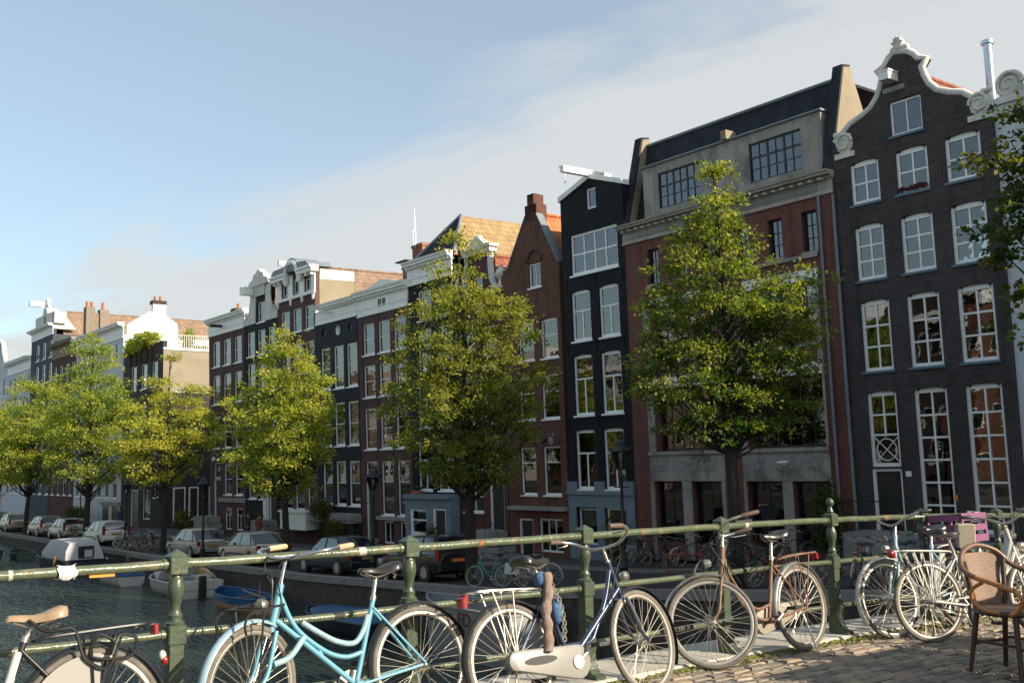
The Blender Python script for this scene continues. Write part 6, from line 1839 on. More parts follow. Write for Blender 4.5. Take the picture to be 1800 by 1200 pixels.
WR = .35
def v3(x, z, y=0): return Vector((x, y, z))
def wheel(root, name, hub, spin, tyre='dusty_rubber', rim='rim_dull', S=None, nsp=32, n=40, big_hub=False, hd=True):
    def ring(r_, k=n): return [Vector((hub.x+r_*math.cos(2*math.pi*i/k), hub.y, hub.z+r_*math.sin(2*math.pi*i/k))) for i in range(k)]
    b = MB()
    V = []; F = []
    prof = [(.300, -.011), (.312, -.014), (.318, -.012), (.318, .012), (.312, .014), (.300, .011), (.294, 0)]
    for i in range(n):
        a = 2*math.pi*i/n
        for r_, y in prof: V.append((hub.x+r_*math.cos(a), hub.y+y, hub.z+r_*math.sin(a)))
    m = len(prof)
    for i in range(n):
        for k in range(m): F.append((i*m+k, i*m+(k+1) % m, ((i+1) % n)*m+(k+1) % m, ((i+1) % n)*m+k))
    b.add(V, F)
    t = MB().tube(ring(.332), .0185, 8 if hd else 6, closed=True)
    sp = MB()
    for k in range(nsp):
        a = spin+2*math.pi*k/nsp; s_ = 1 if k % 2 else -1; off = (1 if (k//2) % 2 else -1)*.45
        o = Vector((hub.x+.024*math.cos(a+off*2.2), hub.y+s_*.028, hub.z+.024*math.sin(a+off*2.2)))
        sp.tube([o, Vector((hub.x+.297*math.cos(a), hub.y+s_*.003, hub.z+.297*math.sin(a)))], .0019 if hd else .003, 3, cap=False)
    hb = MB(); M = Matrix.Translation(hub) @ Matrix.Rotation(R(90), 4, 'X')
    hb.lathe([(.008, -.06), (.012, -.045), (.027, -.034), (.027, -.028), (.017, -.02), (.017, .02), (.027, .028), (.027, .034), (.012, .045), (.008, .06)] if not big_hub else [(.01, -.06), (.03, -.045), (.055, -.035), (.058, .03), (.03, .045), (.01, .06)], 12, mtx=M)
    if S is not None:
        for q in (b, t, sp, hb): q.xf(S)
    w = b.build(name, rim, root, 45)
    t.build('tyre', tyre, w, 60); sp.build('spokes', 'spoke', w); hb.build('hub', 'old_chrome', w, 40)
    return w
def fender(hub, a0, a1, S=None, n=22, w=.027, r_=WR+.012):
    b = MB(); rings = []
    for i in range(n+1):
        a = R(a0+(a1-a0)*i/n)
        rings.append([(hub.x+q*math.cos(a), y, hub.z+q*math.sin(a)) for q, y in ((r_, -w), (r_+.014, -w*.72), (r_+.02, 0), (r_+.014, w*.72), (r_, w), (r_+.016, 0))])
    b.loft(rings)
    return b.xf(S) if S is not None else b
def saddle_mesh(x, z, tilt=0, s=1.0):
    b = MB(); rings = []
    for t, w, h, dz in ((0, .02, .02, -.015), (.06, .028, .03, 0), (.25, .034, .035, -.004), (.45, .048, .04, -.010), (.62, .082, .045, -.004), (.78, .105, .055, .012), (.9, .102, .06, .02), (.97, .082, .05, .018), (1, .05, .03, .008)):
        xx = x+.14-.27*t; rings.append([(xx, -w*s, z+dz-h*.75), (xx, -w*s*1.02, z+dz-h*.25), (xx, -w*s*.8, z+dz+h*.14), (xx, 0, z+dz+h*.22), (xx, w*s*.8, z+dz+h*.14), (xx, w*s*1.02, z+dz-h*.25), (xx, w*s, z+dz-h*.75), (xx, 0, z+dz-h*.6)])
    b.loft(rings)
    return b
def make_bike(label, frame='bike_black', style='lady', steer=0, wb=1.10, saddle='saddle_black', grips='grip_brown', bar='old_chrome', fend='bike_black', ffend=None, case=None, rack=None, tyre='dusty_rubber', rim='rim_dull', hd=True, rear_only=False, front_rack=False, saddle_z=.97, crank=0.6, group='bicycles leaning on the bridge railing', bar_style='swept', big_hub=False, stand=True, tyre2=None, rim2=None, stem=.12):
    root = empty('bicycle'); tag(root, label, 'bicycle', group)
    nt_ = 10 if hd else 6
    RH, FH = v3(0, WR), v3(wb, WR)
    BBp = v3(.46, .29)
    d = wb-1.10
    hb, ht = v3(.935+d, .70), v3(.88+d, .885)
    st_top = v3(.30, .78)
    ax = (ht-hb).normalized()
    S = Matrix.Translation(hb) @ Matrix.Rotation(R(steer), 4, ax) @ Matrix.Translation(-hb)
    f = MB(); r_ = .0155
    f.tube([hb-ax*.02, ht+ax*.02], .021, nt_)
    f.tube([BBp, st_top], r_, nt_)
    sl = (st_top-BBp).normalized()
    if style == 'lady':          # low curved upper tube and straight lower tube
        f.tube(spline([ht-ax*.03, v3(.80+d, .66), v3(.66, .51), v3(.52, .455), BBp+sl*.19], 5), r_*.95, nt_)
        f.tube([hb+ax*.02, BBp], r_*1.05, nt_)
        f.tube([v3(.69, .525), v3(.665, .475)], .009, 6)
    elif style == 'oma':         # single swan-neck pair
        f.tube(spline([ht-ax*.02, v3(.845+d, .70), v3(.74, .50), v3(.60, .395), BBp+sl*.13], 6), r_*.85, nt_)
        f.tube(spline([hb+ax*.01, v3(.86, .56), v3(.70, .38), v3(.57, .31), BBp+sl*.01], 6), r_*.9, nt_)
    elif style == 'vee':         # two tubes crossing down from the head, one bent into the seat tube
        f.tube(spline([ht-ax*.02, v3(.80+d, .66), v3(.72, .475), v3(.66, .405), v3(.56, .39), BBp+sl*.11], 6), r_*1.0, nt_)
        f.tube([hb+ax*.02, BBp], r_*1.35, nt_)
    elif style == 'step':        # one thick low tube
        f.tube(spline([ht-ax*.05, v3(.80+d, .62), v3(.66, .42), v3(.54, .315), BBp], 6), r_*1.9, nt_)
        f.tube(spline([hb+ax*.05, v3(.85, .60), v3(.70, .47), v3(.56, .42), BBp+sl*.14], 6), r_*1.3, nt_)
    else:                        # diamond
        f.tube([ht-ax*.03, st_top-sl*.03], r_, nt_); f.tube([hb+ax*.02, BBp], r_*1.1, nt_)
    for y in (-.045, .045):
        f.tube([BBp+Vector((-.03, y*.6, 0)), RH+Vector((.02, y*1.2, 0))], .0095, 8)
        f.tube([st_top-sl*.06+Vector((0, y*.35, 0)), RH+Vector((0, y*1.2, .01))], .0085, 8)
    f.tube([BBp+Vector((0, -.045, 0)), BBp+Vector((0, .045, 0))], .024, 10)
    fo = f.build('frame', frame, root, 50)
    MB().tube([st_top-sl*.03, v3(.27, saddle_z-.05)], .0135, 10).tube([st_top-sl*.02, st_top+sl*.01], .02, 8).build('seat_post', 'old_chrome', root, 50)
    so = saddle_mesh(.25, saddle_z).build('saddle', saddle, root, 70)
    sb = MB()
    for y in (-.025, .025): sb.tube([v3(.36, saddle_z-.03, y), v3(.28, saddle_z-.06, y), v3(.17, saddle_z-.03, y*2)], .005, 5)
    if hd:
        for y in (-.055, .055): sb.tube([v3(.17+.012*math.sin(k*1.57), saddle_z-.075+.006*k, y+.012*math.cos(k*1.57)) for k in range(9)], .004, 4)
    sb.build('springs', 'old_chrome', so)
    nsp = 36 if hd else 14; nn = 44 if hd else 22
    wheel(root, 'rear_wheel', RH, .1, tyre2 or tyre, rim2 or rim, None, nsp, nn, False, hd)
    if fend:
        q = fender(RH, -5 if fend != 'oma' else 0, 195, n=24 if hd else 12)
        q.build('rear_fender', fend, root, 50)
    if not rear_only:
        wheel(root, 'front_wheel', FH, .4, tyre, rim, S, nsp, nn, big_hub, hd)
        k = MB()
        k.tube([hb-ax*.01, hb-ax*.06], .022, 8)
        for y in (-1, 1):
            k.tube(spline([hb-ax*.05+Vector((0, y*.042, 0)), v3(.985+d, .55, y*.05), v3(1.03+d, .42, y*.052), FH+Vector((0, y*.05, 0))], 4), [.013]*9+[.011]*4, 8)
        k.xf(S).build('fork', frame, root, 50)
        if ffend or fend:
            q = fender(FH, -30 if hd else -20, 118, S, n=20 if hd else 10); q.build('front_fender', ffend or fend, root, 50)
        # stem and bar
        h = MB(); sc_ = ht+ax*stem
        h.tube([ht, sc_], .0125, 10); h.tube([ht+ax*.01, ht+ax*.03], .02, 8)
        hx, hz = sc_.x, sc_.z
        if bar_style == 'swept':
            P = [v3(hx-.27, hz+.065, .265), v3(hx-.14, hz+.055, .275), v3(hx-.02, hz+.04, .24), v3(hx+.035, hz+.01, .10), v3(hx+.03, hz, 0)]
        elif bar_style == 'loop':
            P = [v3(hx-.22, hz+.10, .27), v3(hx-.10, hz+.10, .28), v3(hx+.0, hz+.075, .24), v3(hx+.03, hz+.015, .13), v3(hx+.03, hz, 0)]
        else:
            P = [v3(hx-.16, hz+.09, .30), v3(hx-.06, hz+.085, .26), v3(hx+.02, hz+.05, .16), v3(hx+.03, hz+.01, .06), v3(hx+.03, hz, 0)]
        PL = spline(P, 4); PR = [Vector((p.x, -p.y, p.z)) for p in reversed(PL[:-1])]
        h.tube(PL+PR, .0115, 8); h.tube([sc_-ax*.01, v3(hx+.03, hz)], .014, 8)
        ho = h.xf(S).build('handlebar', bar, root, 55)
        for s_ in (1, -1):
            a, b = P[0], P[1]
            a = Vector((a.x, a.y*s_, a.z)); b = Vector((b.x, b.y*s_, b.z))
            MB().tube([a-(b-a)*.08, a, a.lerp(b, .95), b], [.014, .0175, .0175, .015], 10).xf(S).build('grip', grips, ho, 50)
            if hd:
                MB().tube(spline([b+(b-a)*.25+Vector((0, 0, .0)), b+(b-a)*.15+Vector((.02, -.02*s_, -.03)), a.lerp(b, .3)+Vector((.015, -.03*s_, -.045))], 4), .006, 5).xf(S).build('brake_lever', 'chrome', ho, 50)
        if hd:
            cb_ = MB().tube(spline([v3(hx+.02, hz+.03, .12), v3(hx+.12, hz-.05, .05), v3(hx+.06, hz-.25, .02), v3(.95+d, .66, .02)], 6), .004, 5)
            cb_.tube(spline([v3(hx+.02, hz+.03, -.12), v3(hx+.11, hz-.06, -.06), v3(hx+.03, hz-.22, -.03), v3(.80+d, .60, -.02)], 6), .004, 5)
            cb_.xf(S).build('brake_cables', 'black_plastic', root, 50)
            MB().lathe([(.012, -.03), (.03, -.02), (.036, .02), (.03, .03)], 12, mtx=Matrix.Translation(v3(1.02+d, .80)) @ Matrix.Rotation(R(90), 4, 'Y')).xf(S).build('headlamp', 'old_chrome', root, 50)
        if front_rack:
            q = MB()
            for y in (-.11, .11):
                q.tube(spline([v3(.96+d, .80, y), v3(1.10+d, .79, y), v3(1.22+d, .77, y), v3(1.26+d, .72, y), v3(1.25+d, .66, y)], 3), .007, 6)
                q.tube([v3(1.12+d, .78, y), FH+Vector((.0, y*.55, 0))], .006, 6)
            for x in (1.0, 1.1, 1.2): q.tube([v3(x+d, .795-.02*(x-1)*3, -.11), v3(x+d, .795-.02*(x-1)*3, .11)], .005, 5)
            q.tube(spline([v3(1.0+d, .80, -.05), v3(.99+d, .95, -.04), v3(.99+d, .95, .04), v3(1.0+d, .80, .05)], 4), .006, 6)
            q.xf(S).build('front_rack', 'bike_black', root, 50)
    # drive train
    q = MB(); M = Matrix.Translation(BBp+Vector((0, -.06, 0))) @ Matrix.Rotation(R(90), 4, 'X')
    q.lathe([(.088, -.002), (.088, .002), (.07, .003), (.07, -.003)], 28, mtx=M)
    q.tube([BBp+Vector((0, -.084, 0)), BBp+Vector((0, .084, 0))], .0105, 8)
    for k in range(5): q.obox(M @ Matrix.Rotation(k*1.2566, 4, 'Z') @ Matrix.Translation((.042, 0, 0)), .08, .016, .0045)
    for s_, y in ((1, -.085), (-1, .085)):
        e = BBp+Vector((s_*.17*math.cos(crank), y*1.15, s_*.17*math.sin(crank)))
        q.tube([BBp+Vector((0, y*.6, 0)), BBp+Vector((0, y, 0)), e], [.012, .013, .009], 8)
    co = q.build('crankset', 'old_chrome', root, 45)
    for s_, y in ((1, -.085), (-1, .085)):
        e = BBp+Vector((s_*.17*math.cos(crank), y*1.15, s_*.17*math.sin(crank)))
        MB().obox(Matrix.Translation(e+Vector((0, math.copysign(.055, y), 0))), .085, .085, .026).build('pedal', 'black_plastic', co)
    if case:
        st = []
        for a in range(90, 271, 18): st.append((-.015+.062*math.cos(R(a)), WR+.062*math.sin(R(a))))
        for a in range(-90, 91, 15): st.append((BBp.x+.108*math.cos(R(a)), BBp.z+.108*math.sin(R(a))))
        b = MB(); rings = []
        cx_, cz_ = .22, .325
        for k, y in ((.93, -.038), (1, -.045), (1, -.075), (.93, -.083)): rings.append([(cx_+(x-cx_)*k, y, cz_+(z-cz_)*k) for x, z in st])
        b.loft(rings)
        ko = b.build('chain_case', case, root, 50)
        MB().prism([(x, z) for x, z in arc(.16, .335, .13, .026, 0, 360, 20)[:-1]], 'xz', -.086, -.080).build('case_slot', 'black_plastic', ko)
        MB().lathe([(.045, -.004), (.045, .004), (.02, .008)], 18, mtx=Matrix.Translation(BBp+Vector((0, -.088, 0))) @ Matrix.Rotation(R(90), 4, 'X')).build('case_disc', 'reflector_white', ko, 40)
    else:
        q = MB()
        for z0, z1 in ((.035, .088), (-.035, -.088)): q.tube([RH+Vector((0, -.06, z0)), BBp+Vector((0, -.06, z1))], .005, 4)
        q.build('chain', 'bike_black', root)
    if rack:
        q = MB(); zr_ = WR*2+.075
        for y in (-.065, .065):
            q.tube(spline([v3(.26, zr_-.015, y*.5), v3(.18, zr_, y), v3(-.20, zr_+.015, y), v3(-.27, zr_+.01, y*.6)], 4), .0075, 6)
            for x in (-.14, .02): q.tube([v3(x, zr_+.01, y), RH+Vector((0, y*.95, .01))], .006, 5)
        for x in (-.2, -.08, .04, .15): q.tube([v3(x, zr_+.005, -.065), v3(x, zr_+.005, .065)], .006, 5)
        ro = q.build('rear_rack', rack, root, 50)
        MB().bbox(-.325, -.30, -.035, .035, zr_-.045, zr_+.012, .006).build('tail_light', 'tail_red', ro)
    if stand:
        MB().tube([v3(.06, .30, .05), v3(.10, .02, .16)], .009, 6).build('kickstand', 'old_chrome', root)
    return root
def place_bike(o, x, y, z, heading, lean):
    """x, y: rear wheel's foot; heading in degrees from +X; lean positive to the rider's right"""
    o.location = (x, y, z); o.rotation_euler = (R(lean), 0, R(heading))
    return o
def dk(y): return zd(y)+.004

# blue bicycle
bB = make_bike('light blue bicycle with curved frame leaning on the railing', 'bike_blue', 'lady', steer=22, wb=1.13, saddle_z=.955, grips='grip_tan', bar='chrome', fend='bike_black', ffend='bike_pale_blue', front_rack=True, stem=.17, crank=2.4, bar_style='swept')
place_bike(bB, -5.46, 3.57, dk(3), -90, 9)
q = MB().tube(spline([v3(.80, .68, .03), v3(.72, .62, .05), v3(.60, .55, .06), v3(.48, .53, .05), v3(.40, .60, .03), v3(.36, .68, .02)], 6), .0165, 8)
q.tube(spline([v3(.80, .60, .05), v3(.90, .50, .06), v3(1.0, .47, .06)], 4), .018, 8)
q.build('lock_sleeve', 'sleeve_cyan', bB, 60)
# dark bicycle with the grey chain case
bC = make_bike('dark bicycle with big grey chain case and turned front wheel', 'bike_navy', 'vee', steer=10, wb=1.14, saddle_z=.96, grips='grip_brown', bar='old_chrome', fend='bike_black', case='case_grey', rack='old_chrome', crank=.55, bar_style='loop')
place_bike(bC, -5.14, 4.05, dk(4), 89, -11)
q = MB().tube(spline([v3(.33, .86, -.04), v3(.30, .74, -.07), v3(.25, .62, -.08), v3(.24, .50, -.09), v3(.22, .38, -.09)], 6), [.034+.006*math.sin(k*1.3) for k in range(25)], 9)
q.build('lock_sleeve', 'sleeve_pink', bC, 60)
ch = MB()
P = spline([v3(.29, .86, -.02), v3(.33, .78, -.08), v3(.37, .66, -.09), v3(.38, .54, -.09), v3(.35, .42, -.10)], 5)
for i in range(0, len(P)-1):
    ch.tube([P[i]+Vector((.014*math.cos(k), .006*((-1)**i), .020*math.sin(k))) for k in [j*.785 for j in range(8)]], .0045, 4, closed=True)
ch.build('lock_chain', 'rim_dull', bC, 50)
MB().ell((.30, -.01, .83), .05, .05, .055, 10, 6).ell((.36, -.05, .62), .045, .05, .09, 10, 6).build('saddle_cloth', 'cloth_blue', bC, 60)
MB().bbox(-.35, -.31, -.04, .04, .70, .77, .01).build('square_tail_lamp', 'tail_red', bC)
# rusty bicycle
bD = make_bike('rusty brown bicycle with white fenders beside the ball topped post', 'bike_rust', 'oma', steer=-46, wb=1.14, saddle_z=.97, fend='old_chrome', ffend='old_chrome', case='case_beige', rack='bike_rust', crank=-.5, bar_style='swept', grips='grip_brown')
place_bike(bD, -5.42, 7.34, dk(7), -88, 8)
# white city bicycle with big front hub, facing left
bE = make_bike('grey bicycle with drum hub behind the white bicycle', 'bike_pale_blue', 'oma', steer=-14, wb=1.12, saddle_z=.95, fend='bike_white', ffend='bike_white', rack='bike_white', crank=1.0, bar_style='city', grips='bike_black', big_hub=True)
place_bike(bE, -5.36, 9.68, dk(9.6), -90, 6)
# white bicycle, rear towards us
bF = make_bike('white step through bicycle with its rear wheel towards the chair', 'bike_white', 'step', steer=10, wb=1.12, saddle_z=.94, fend=None, ffend='bike_white', rack='bike_white', crank=-1.0, bar_style='city', grips='bike_black', tyre='dusty_rubber')
place_bike(bF, -4.96, 8.50, dk(8.5), 66, -6)
MB().ell((-.33, 0, .77), .03, .04, .04, 10, 6).build('round_tail_lamp', 'tail_red', bF, 60)
MB().prism([(.18, .36), (.42, .395), (.53, .37), (.555, .32), (.52, .33), (.42, .365)], 'xz', -.085, -.07).build('chain_guard', 'bike_white', bF)
q = MB()
for s_ in (-1, 1):
    for k in range(5): q.tube([v3(-.24+.09*k, .77, s_*.07), v3(-.02+.02*k, .36, s_*.065)], .005, 5)
q.build('coat_guard_wires', 'bike_white', bF)
# left foreground bicycle, rear half in view
bA = make_bike('black bicycle with tan saddle and grey coat guard at the left edge', 'bike_black', 'lady', steer=5, wb=1.12, saddle='saddle_tan', saddle_z=.885, fend='bike_black', rack='bike_black', rim='white_rim', crank=2.0, grips='grip_tan')
place_bike(bA, -5.27, 1.55, dk(1.6), -90, 8)
MB().tube([v3(.33, .72), v3(.38, .55)], .021, 10).build('white_seat_tube', 'bike_white', bA, 50)
for y in (-.05, .05):
    pts = [(x, z) for x, z in arc(0, WR, .325, .325, 12, 96, 14)]
    MB().prism(pts+[(-.02, WR+.10), (.06, WR+.0), (.18, WR-.02)], 'xz', y-.004, y+.004).build('coat_guard', 'guard_grey', bA)
q = MB().tube(spline([v3(.30, .86, .05), v3(.22, .80, .07), v3(.10, .80, .07), v3(.05, .66, .07), v3(-.05, .60, .07), v3(-.10, .70, .07), v3(-.02, .76, .07), v3(.02, .66, .07), v3(-.16, .64, .07), v3(-.2, .72, .07), v3(-.12, .75, .07), v3(-.08, .66, .07)], 5), .009, 6)
q.build('cable_lock', 'bike_black', bA, 60)
MB().ell((-.36, 0, .60), .02, .024, .026, 10, 6).build('rear_reflector', 'tail_red', bA, 60)
MB().ell((-.35, 0, .625), .02, .022, .026, 10, 6).build('white_reflector', 'reflector_white', bA, 60)
# bicycle with crates, behind the white one, and its load
mat('crate_pink', (0.20, 0.07, 0.15), 0.5, var=0.1)
mat('box_cream', (0.36, 0.32, 0.235), 0.7, var=0.06)
mat('blue_label', (0.10, 0.18, 0.45), 0.6)
bG = make_bike('bicycle with pink crate and blue fork at the far right of the railing', 'bike_white', 'step', steer=8, wb=1.12, saddle_z=.95, fend='bike_black', rack='bike_black', bar_style='city', grips='bike_black', bar='old_chrome', crank=.2)
place_bike(bG, -5.42, 10.0, dk(10.0), 88, -5)
cp_ = MB(); a, b, c, d = -.22, .22, -.2, .2
for z0, z1 in ((.80, .86), (.90, .96), (1.0, 1.07)):
    cp_.box(a, b, c, c+.012, z0, z1); cp_.box(a, b, d-.012, d, z0, z1); cp_.box(a, a+.012, c, d, z0, z1); cp_.box(b-.012, b, c, d, z0, z1)
cp_.box(a, b, c, d, .79, .80)
for x in (a, b-.03):
    for y in (c-.002, d-.03): cp_.box(x, x+.03, y, y+.032, .80, 1.07)
o = empty('crate', bG.location, bG.rotation_euler); tag(o, 'pink plastic crate on the bicycle carrier', 'crate')
cp_.xf(Matrix.Translation((-.03, 0, 0))).build('crate_shell', 'crate_pink', o)
o = empty('carton', (-5.28, 9.72, dk(9.7)), (0, 0, R(-50))); tag(o, 'cream carton with small blue mark beside the pink crate', 'box')
MB().bbox(-.085, .085, -.08, .08, .76, .98, .008).build('carton_body', 'box_cream', o); MB().box(-.03, .03, .0801, .084, .84, .91).build('blue_mark', 'blue_label', o)
MB().tube([(0, 0, .0), (0, 0, .76)], .02, 6).build('carrier_stem', 'bike_black', o)

# parked bicycles in the street: a few kinds, copied
protos = []
for i, (fr, st, fe, rk) in enumerate((('bike_black', 'oma', 'bike_black', 'bike_black'), ('bike_teal', 'lady', 'bike_black', None), ('bike_navy', 'diamond', 'old_chrome', None), ('bike_red', 'oma', 'bike_black', 'bike_black'), ('bike_white', 'step', 'bike_white', 'bike_white'))):
    protos.append(make_bike('x', fr, st, 0, fend=fe, rack=rk, hd=False, group='bicycles parked in the street', tyre='bike_teal' if i == 1 else 'dusty_rubber', stand=False))
street = []
rb = random.Random(5)
def bikes_at(lst, first):
    for i, (x, y, h, k, lab) in enumerate(lst):
        if k in first: o = protos[k]; first.discard(k)
        else: o = copy_tree(protos[k])
        o['label'] = lab
        z = zs(x)+(.12 if y > 26.2 else .005)
        a = R(h); g = (zs(x+.5)-zs(x-.5))
        o.location = (x, y, z); o.rotation_euler = (R(rb.uniform(4, 11)), -math.atan(g*math.cos(a)), a)
col = ('black', 'teal', 'navy', 'red', 'white')
L_ = [(-26.0, 19.9, 200, 1, 'teal bicycle with bright rim near the quay edge'), (-25.3, 20.2, 190, 2, 'navy bicycle beside the teal one on the quay'), (-24.9, 19.8, 20, 4, 'white bicycle behind the teal one on the quay')]
spots = [(-62.6, 20.0), (-61.9, 20.4), (-61.2, 20.0), (-60.4, 20.5), (-59.8, 20.1), (-63.2, 20.6)]
for i, (x, y) in enumerate(spots): L_.append((x, y, (200, 250, 95, 160, 80, 110)[i], (0, 2, 0, 2, 0, 4)[i], '%s bicycle, %s of the cluster under the golden tree' % (col[(0, 2, 0, 2, 0, 4)[i]], ('second from left', 'third from left', 'third from right', 'second from right', 'rightmost', 'leftmost')[i])))
spots = [(-27.9, 26.7), (-27.3, 26.6), (-26.7, 26.9), (-25.6, 26.6), (-25.0, 26.8), (-23.3, 26.6), (-22.8, 26.7), (-22.2, 26.9), (-21.4, 26.6), (-20.7, 26.8)]
for i, (x, y) in enumerate(spots): L_.append((x, y, (75, 100, 85, 110, 70, 95, 80, 105, 90, 75)[i], (0, 4, 0, 3, 2, 0, 2, 3, 0, 2)[i], '%s bicycle before the red brick building, number %s from the left' % (col[(0, 4, 0, 3, 2, 0, 2, 3, 0, 2)[i]], ('one', 'two', 'three', 'four', 'five', 'six', 'seven', 'eight', 'nine', 'ten')[i])))
spots = [(-14.2, 20.0), (-13.7, 20.3), (-13.2, 19.9), (-12.7, 20.3), (-12.2, 20.0), (-11.6, 20.4)]
for i, (x, y) in enumerate(spots): L_.append((x, y, (80, 110, 95, 70, 100, 85)[i], (3, 4, 0, 2, 0, 4)[i], '%s bicycle on the quay behind the railing, %s in its row' % (col[(3, 4, 0, 2, 0, 4)[i]], ('first', 'second', 'third', 'fourth', 'fifth', 'sixth')[i])))
L_ += [(-49.5, 20.9, 170, 0, 'black bicycle standing between the silver saloons'), (-74.8, 20.3, 185, 0, 'black bicycle before the white estate car'), (-41.4, 27.4, 175, 0, 'black bicycle by the neck gable stoop'), (-39.6, 27.2, 10, 2, 'navy bicycle before the neck gable house'), (-58.0, 27.3, 185, 0, 'black bicycle before the white bay base'), (-17.0, 19.9, 95, 0, 'black bicycle beside the green tree trunk'), (-16.4, 20.2, 80, 3, 'red bicycle right of the green tree trunk'), (-18.0, 20.1, 100, 2, 'navy bicycle left of the green tree trunk')]
bikes_at(L_, set(range(5)))
# a tubular bicycle rack by the quay
q = MB()
q.tube(spline([(0, 0, 0), (0, 0, .8), (.03, 0, .86), (.9, 0, .86), (.93, 0, .8), (.93, 0, 0)], 4), .025, 8); q.tube([(0, 0, .45), (.93, 0, .45)], .018, 8)
o = q.build('bicycle_rack', 'bike_red_rubber', smooth=50); o.location = (-18.9, 19.8, zs(-18.9)); o.rotation_euler = (0, 0, R(50)); tag(o, 'rusty tubular hoop rack on the quay', 'bicycle rack')
q = MB(); q.bbox(-.25, .25, -.02, .02, 0, .34, .01)
o = q.build('white_pannier', 'boat_white'); o.location = (-25.2, 19.6, zs(-25.2)+.42); o.rotation_euler = (R(10), 0, R(200)); tag(o, 'white pannier bag hanging on the teal bicycle', 'bag')

# ------------------------------------------------------------------ cafe chair
mat('rattan_brown', (0.135, 0.068, 0.038), 0.45, var=0.15, scale=8, coat=0.2)
mat('rattan_orange', (0.40, 0.17, 0.045), 0.4, var=0.15, scale=8, coat=0.3)
mat('cane', (0.22, 0.145, 0.105), 0.7, var=0.15, scale=30, bmp=0.4, bscale=80)
mat('rib_pale', (0.34, 0.24, 0.17), 0.6, var=0.12)
mat('dark_wood', (0.050, 0.026, 0.018), 0.45, var=0.2)
def make_chair(label):
    """faces +x; origin on the ground under the seat"""
    root = empty('cafe_chair'); tag(root, label, 'chair', 'cafe chairs on the bridge')
    MB().loft([[(.22*math.cos(a)*k+.0, .22*math.sin(a)*k, z) for a in [2*math.pi*i/20 for i in range(20)]] for k, z in ((.97, .42), (1.02, .43), (1.02, .455), (.97, .46))]).build('seat', 'cane', root, 50)
    MB().tube([(.23*math.cos(2*math.pi*i/24), .23*math.sin(2*math.pi*i/24), .44) for i in range(24)], .02, 8, closed=True).build('seat_ring', 'dark_wood', root, 60)
    for x, y in ((.17, -.17), (.17, .17), (-.19, -.15), (-.19, .15)):
        MB().tube([(x*.9, y*.9, .44), (x*1.18, y*1.12, 0)], [.021, .016], 10).build('leg', 'dark_wood', root, 50)
    MB().tube([(.17, -.16, .2), (.17, .16, .2)], .01, 6).tube([(-.2, -.15, .2), (-.2, .15, .2)], .01, 6).tube([(.17, -.16, .22), (-.2, -.15, .22)], .01, 6).tube([(.17, .16, .22), (-.2, .15, .22)], .01, 6).build('stretchers', 'dark_wood', root, 50)
    # hoop of the back running round into the arms
    P = [(.26, -.27, .62), (.10, -.285, .66), (-.06, -.275, .69), (-.18, -.24, .74), (-.24, -.16, .84), (-.265, 0, .885), (-.24, .16, .84), (-.18, .24, .74), (-.06, .275, .69), (.10, .285, .66), (.26, .27, .62)]
    SP = spline(P, 5)
    MB().tube(SP[9:42], .019, 9).build('back_hoop', 'rattan_brown', root, 60)
    MB().tube(SP[:11], .018, 9).build('armrest', 'rattan_orange', root, 60); MB().tube(SP[40:], .018, 9).build('armrest', 'rattan_orange', root, 60)
    for s_ in (-1, 1):
        MB().tube(spline([(.26, s_*.27, .62), (.30, s_*.25, .56), (.24, s_*.22, .48), (.16, s_*.20, .44)], 5), .016, 8).build('arm_support', 'rattan_orange', root, 60)
        MB().tube(spline([(.02, s_*.27, .66), (-.08, s_*.265, .60), (-.10, s_*.25, .52), (-.02, s_*.24, .46), (.1, s_*.23, .45)], 5), .014, 8).build('arm_loop', 'rattan_orange', root, 60)
        MB().tube([(-.17, s_*.14, .43), (-.205, s_*.19, .78)], .017, 8).build('back_post', 'dark_wood', root, 50)
    # woven back panel: curved sheet with ribs
    bk = MB(); rings = []
    for k in range(9):
        t = k/8; z = .46+.37*t; w = .135+.03*math.sin(t*2.2); x0 = -.19-.055*t
        rings.append([(x0-.035*math.cos(u*1.5)-.004, w*u, z) for u in [j/6-1 for j in range(13)]]+[(x0-.035*math.cos(u*1.5)+.004, w*u, z) for u in [1-j/6 for j in range(13)]])
    bp = bk.loft(rings).build('back_panel', 'cane', root, 50)
    rb_ = MB()
    for j in range(15):
        u = j/7-1
        rb_.tube([(-.19-.055*t-.035*math.cos(u*1.5)-.007, (.135+.03*math.sin(t*2.2))*u, .46+.37*t) for t in (0, .25, .5, .75, 1)], .0045, 4)
    rb_.build('back_ribs', 'rib_pale', bp)
    return root
c1 = make_chair('brown rattan armchair with woven back beside the white bicycle')
c1.location = (-3.84, 7.66, dk(7.7)); c1.rotation_euler = (0, 0, R(-12)); c1.scale = (1.06, 1.12, 1.03)
for i, (x, y, h, lab) in enumerate(((-2.95, 9.3, 150, 'rattan chair mostly beyond the right edge'), (-2.6, 7.7, 110, 'rattan chair beyond the right picture edge'), (-3.3, 10.6, 200, 'second rattan chair beyond the right edge, further back'))):
    o = copy_tree(c1); o['label'] = lab; o.location = (x, y, dk(y)); o.rotation_euler = (0, 0, R(h))
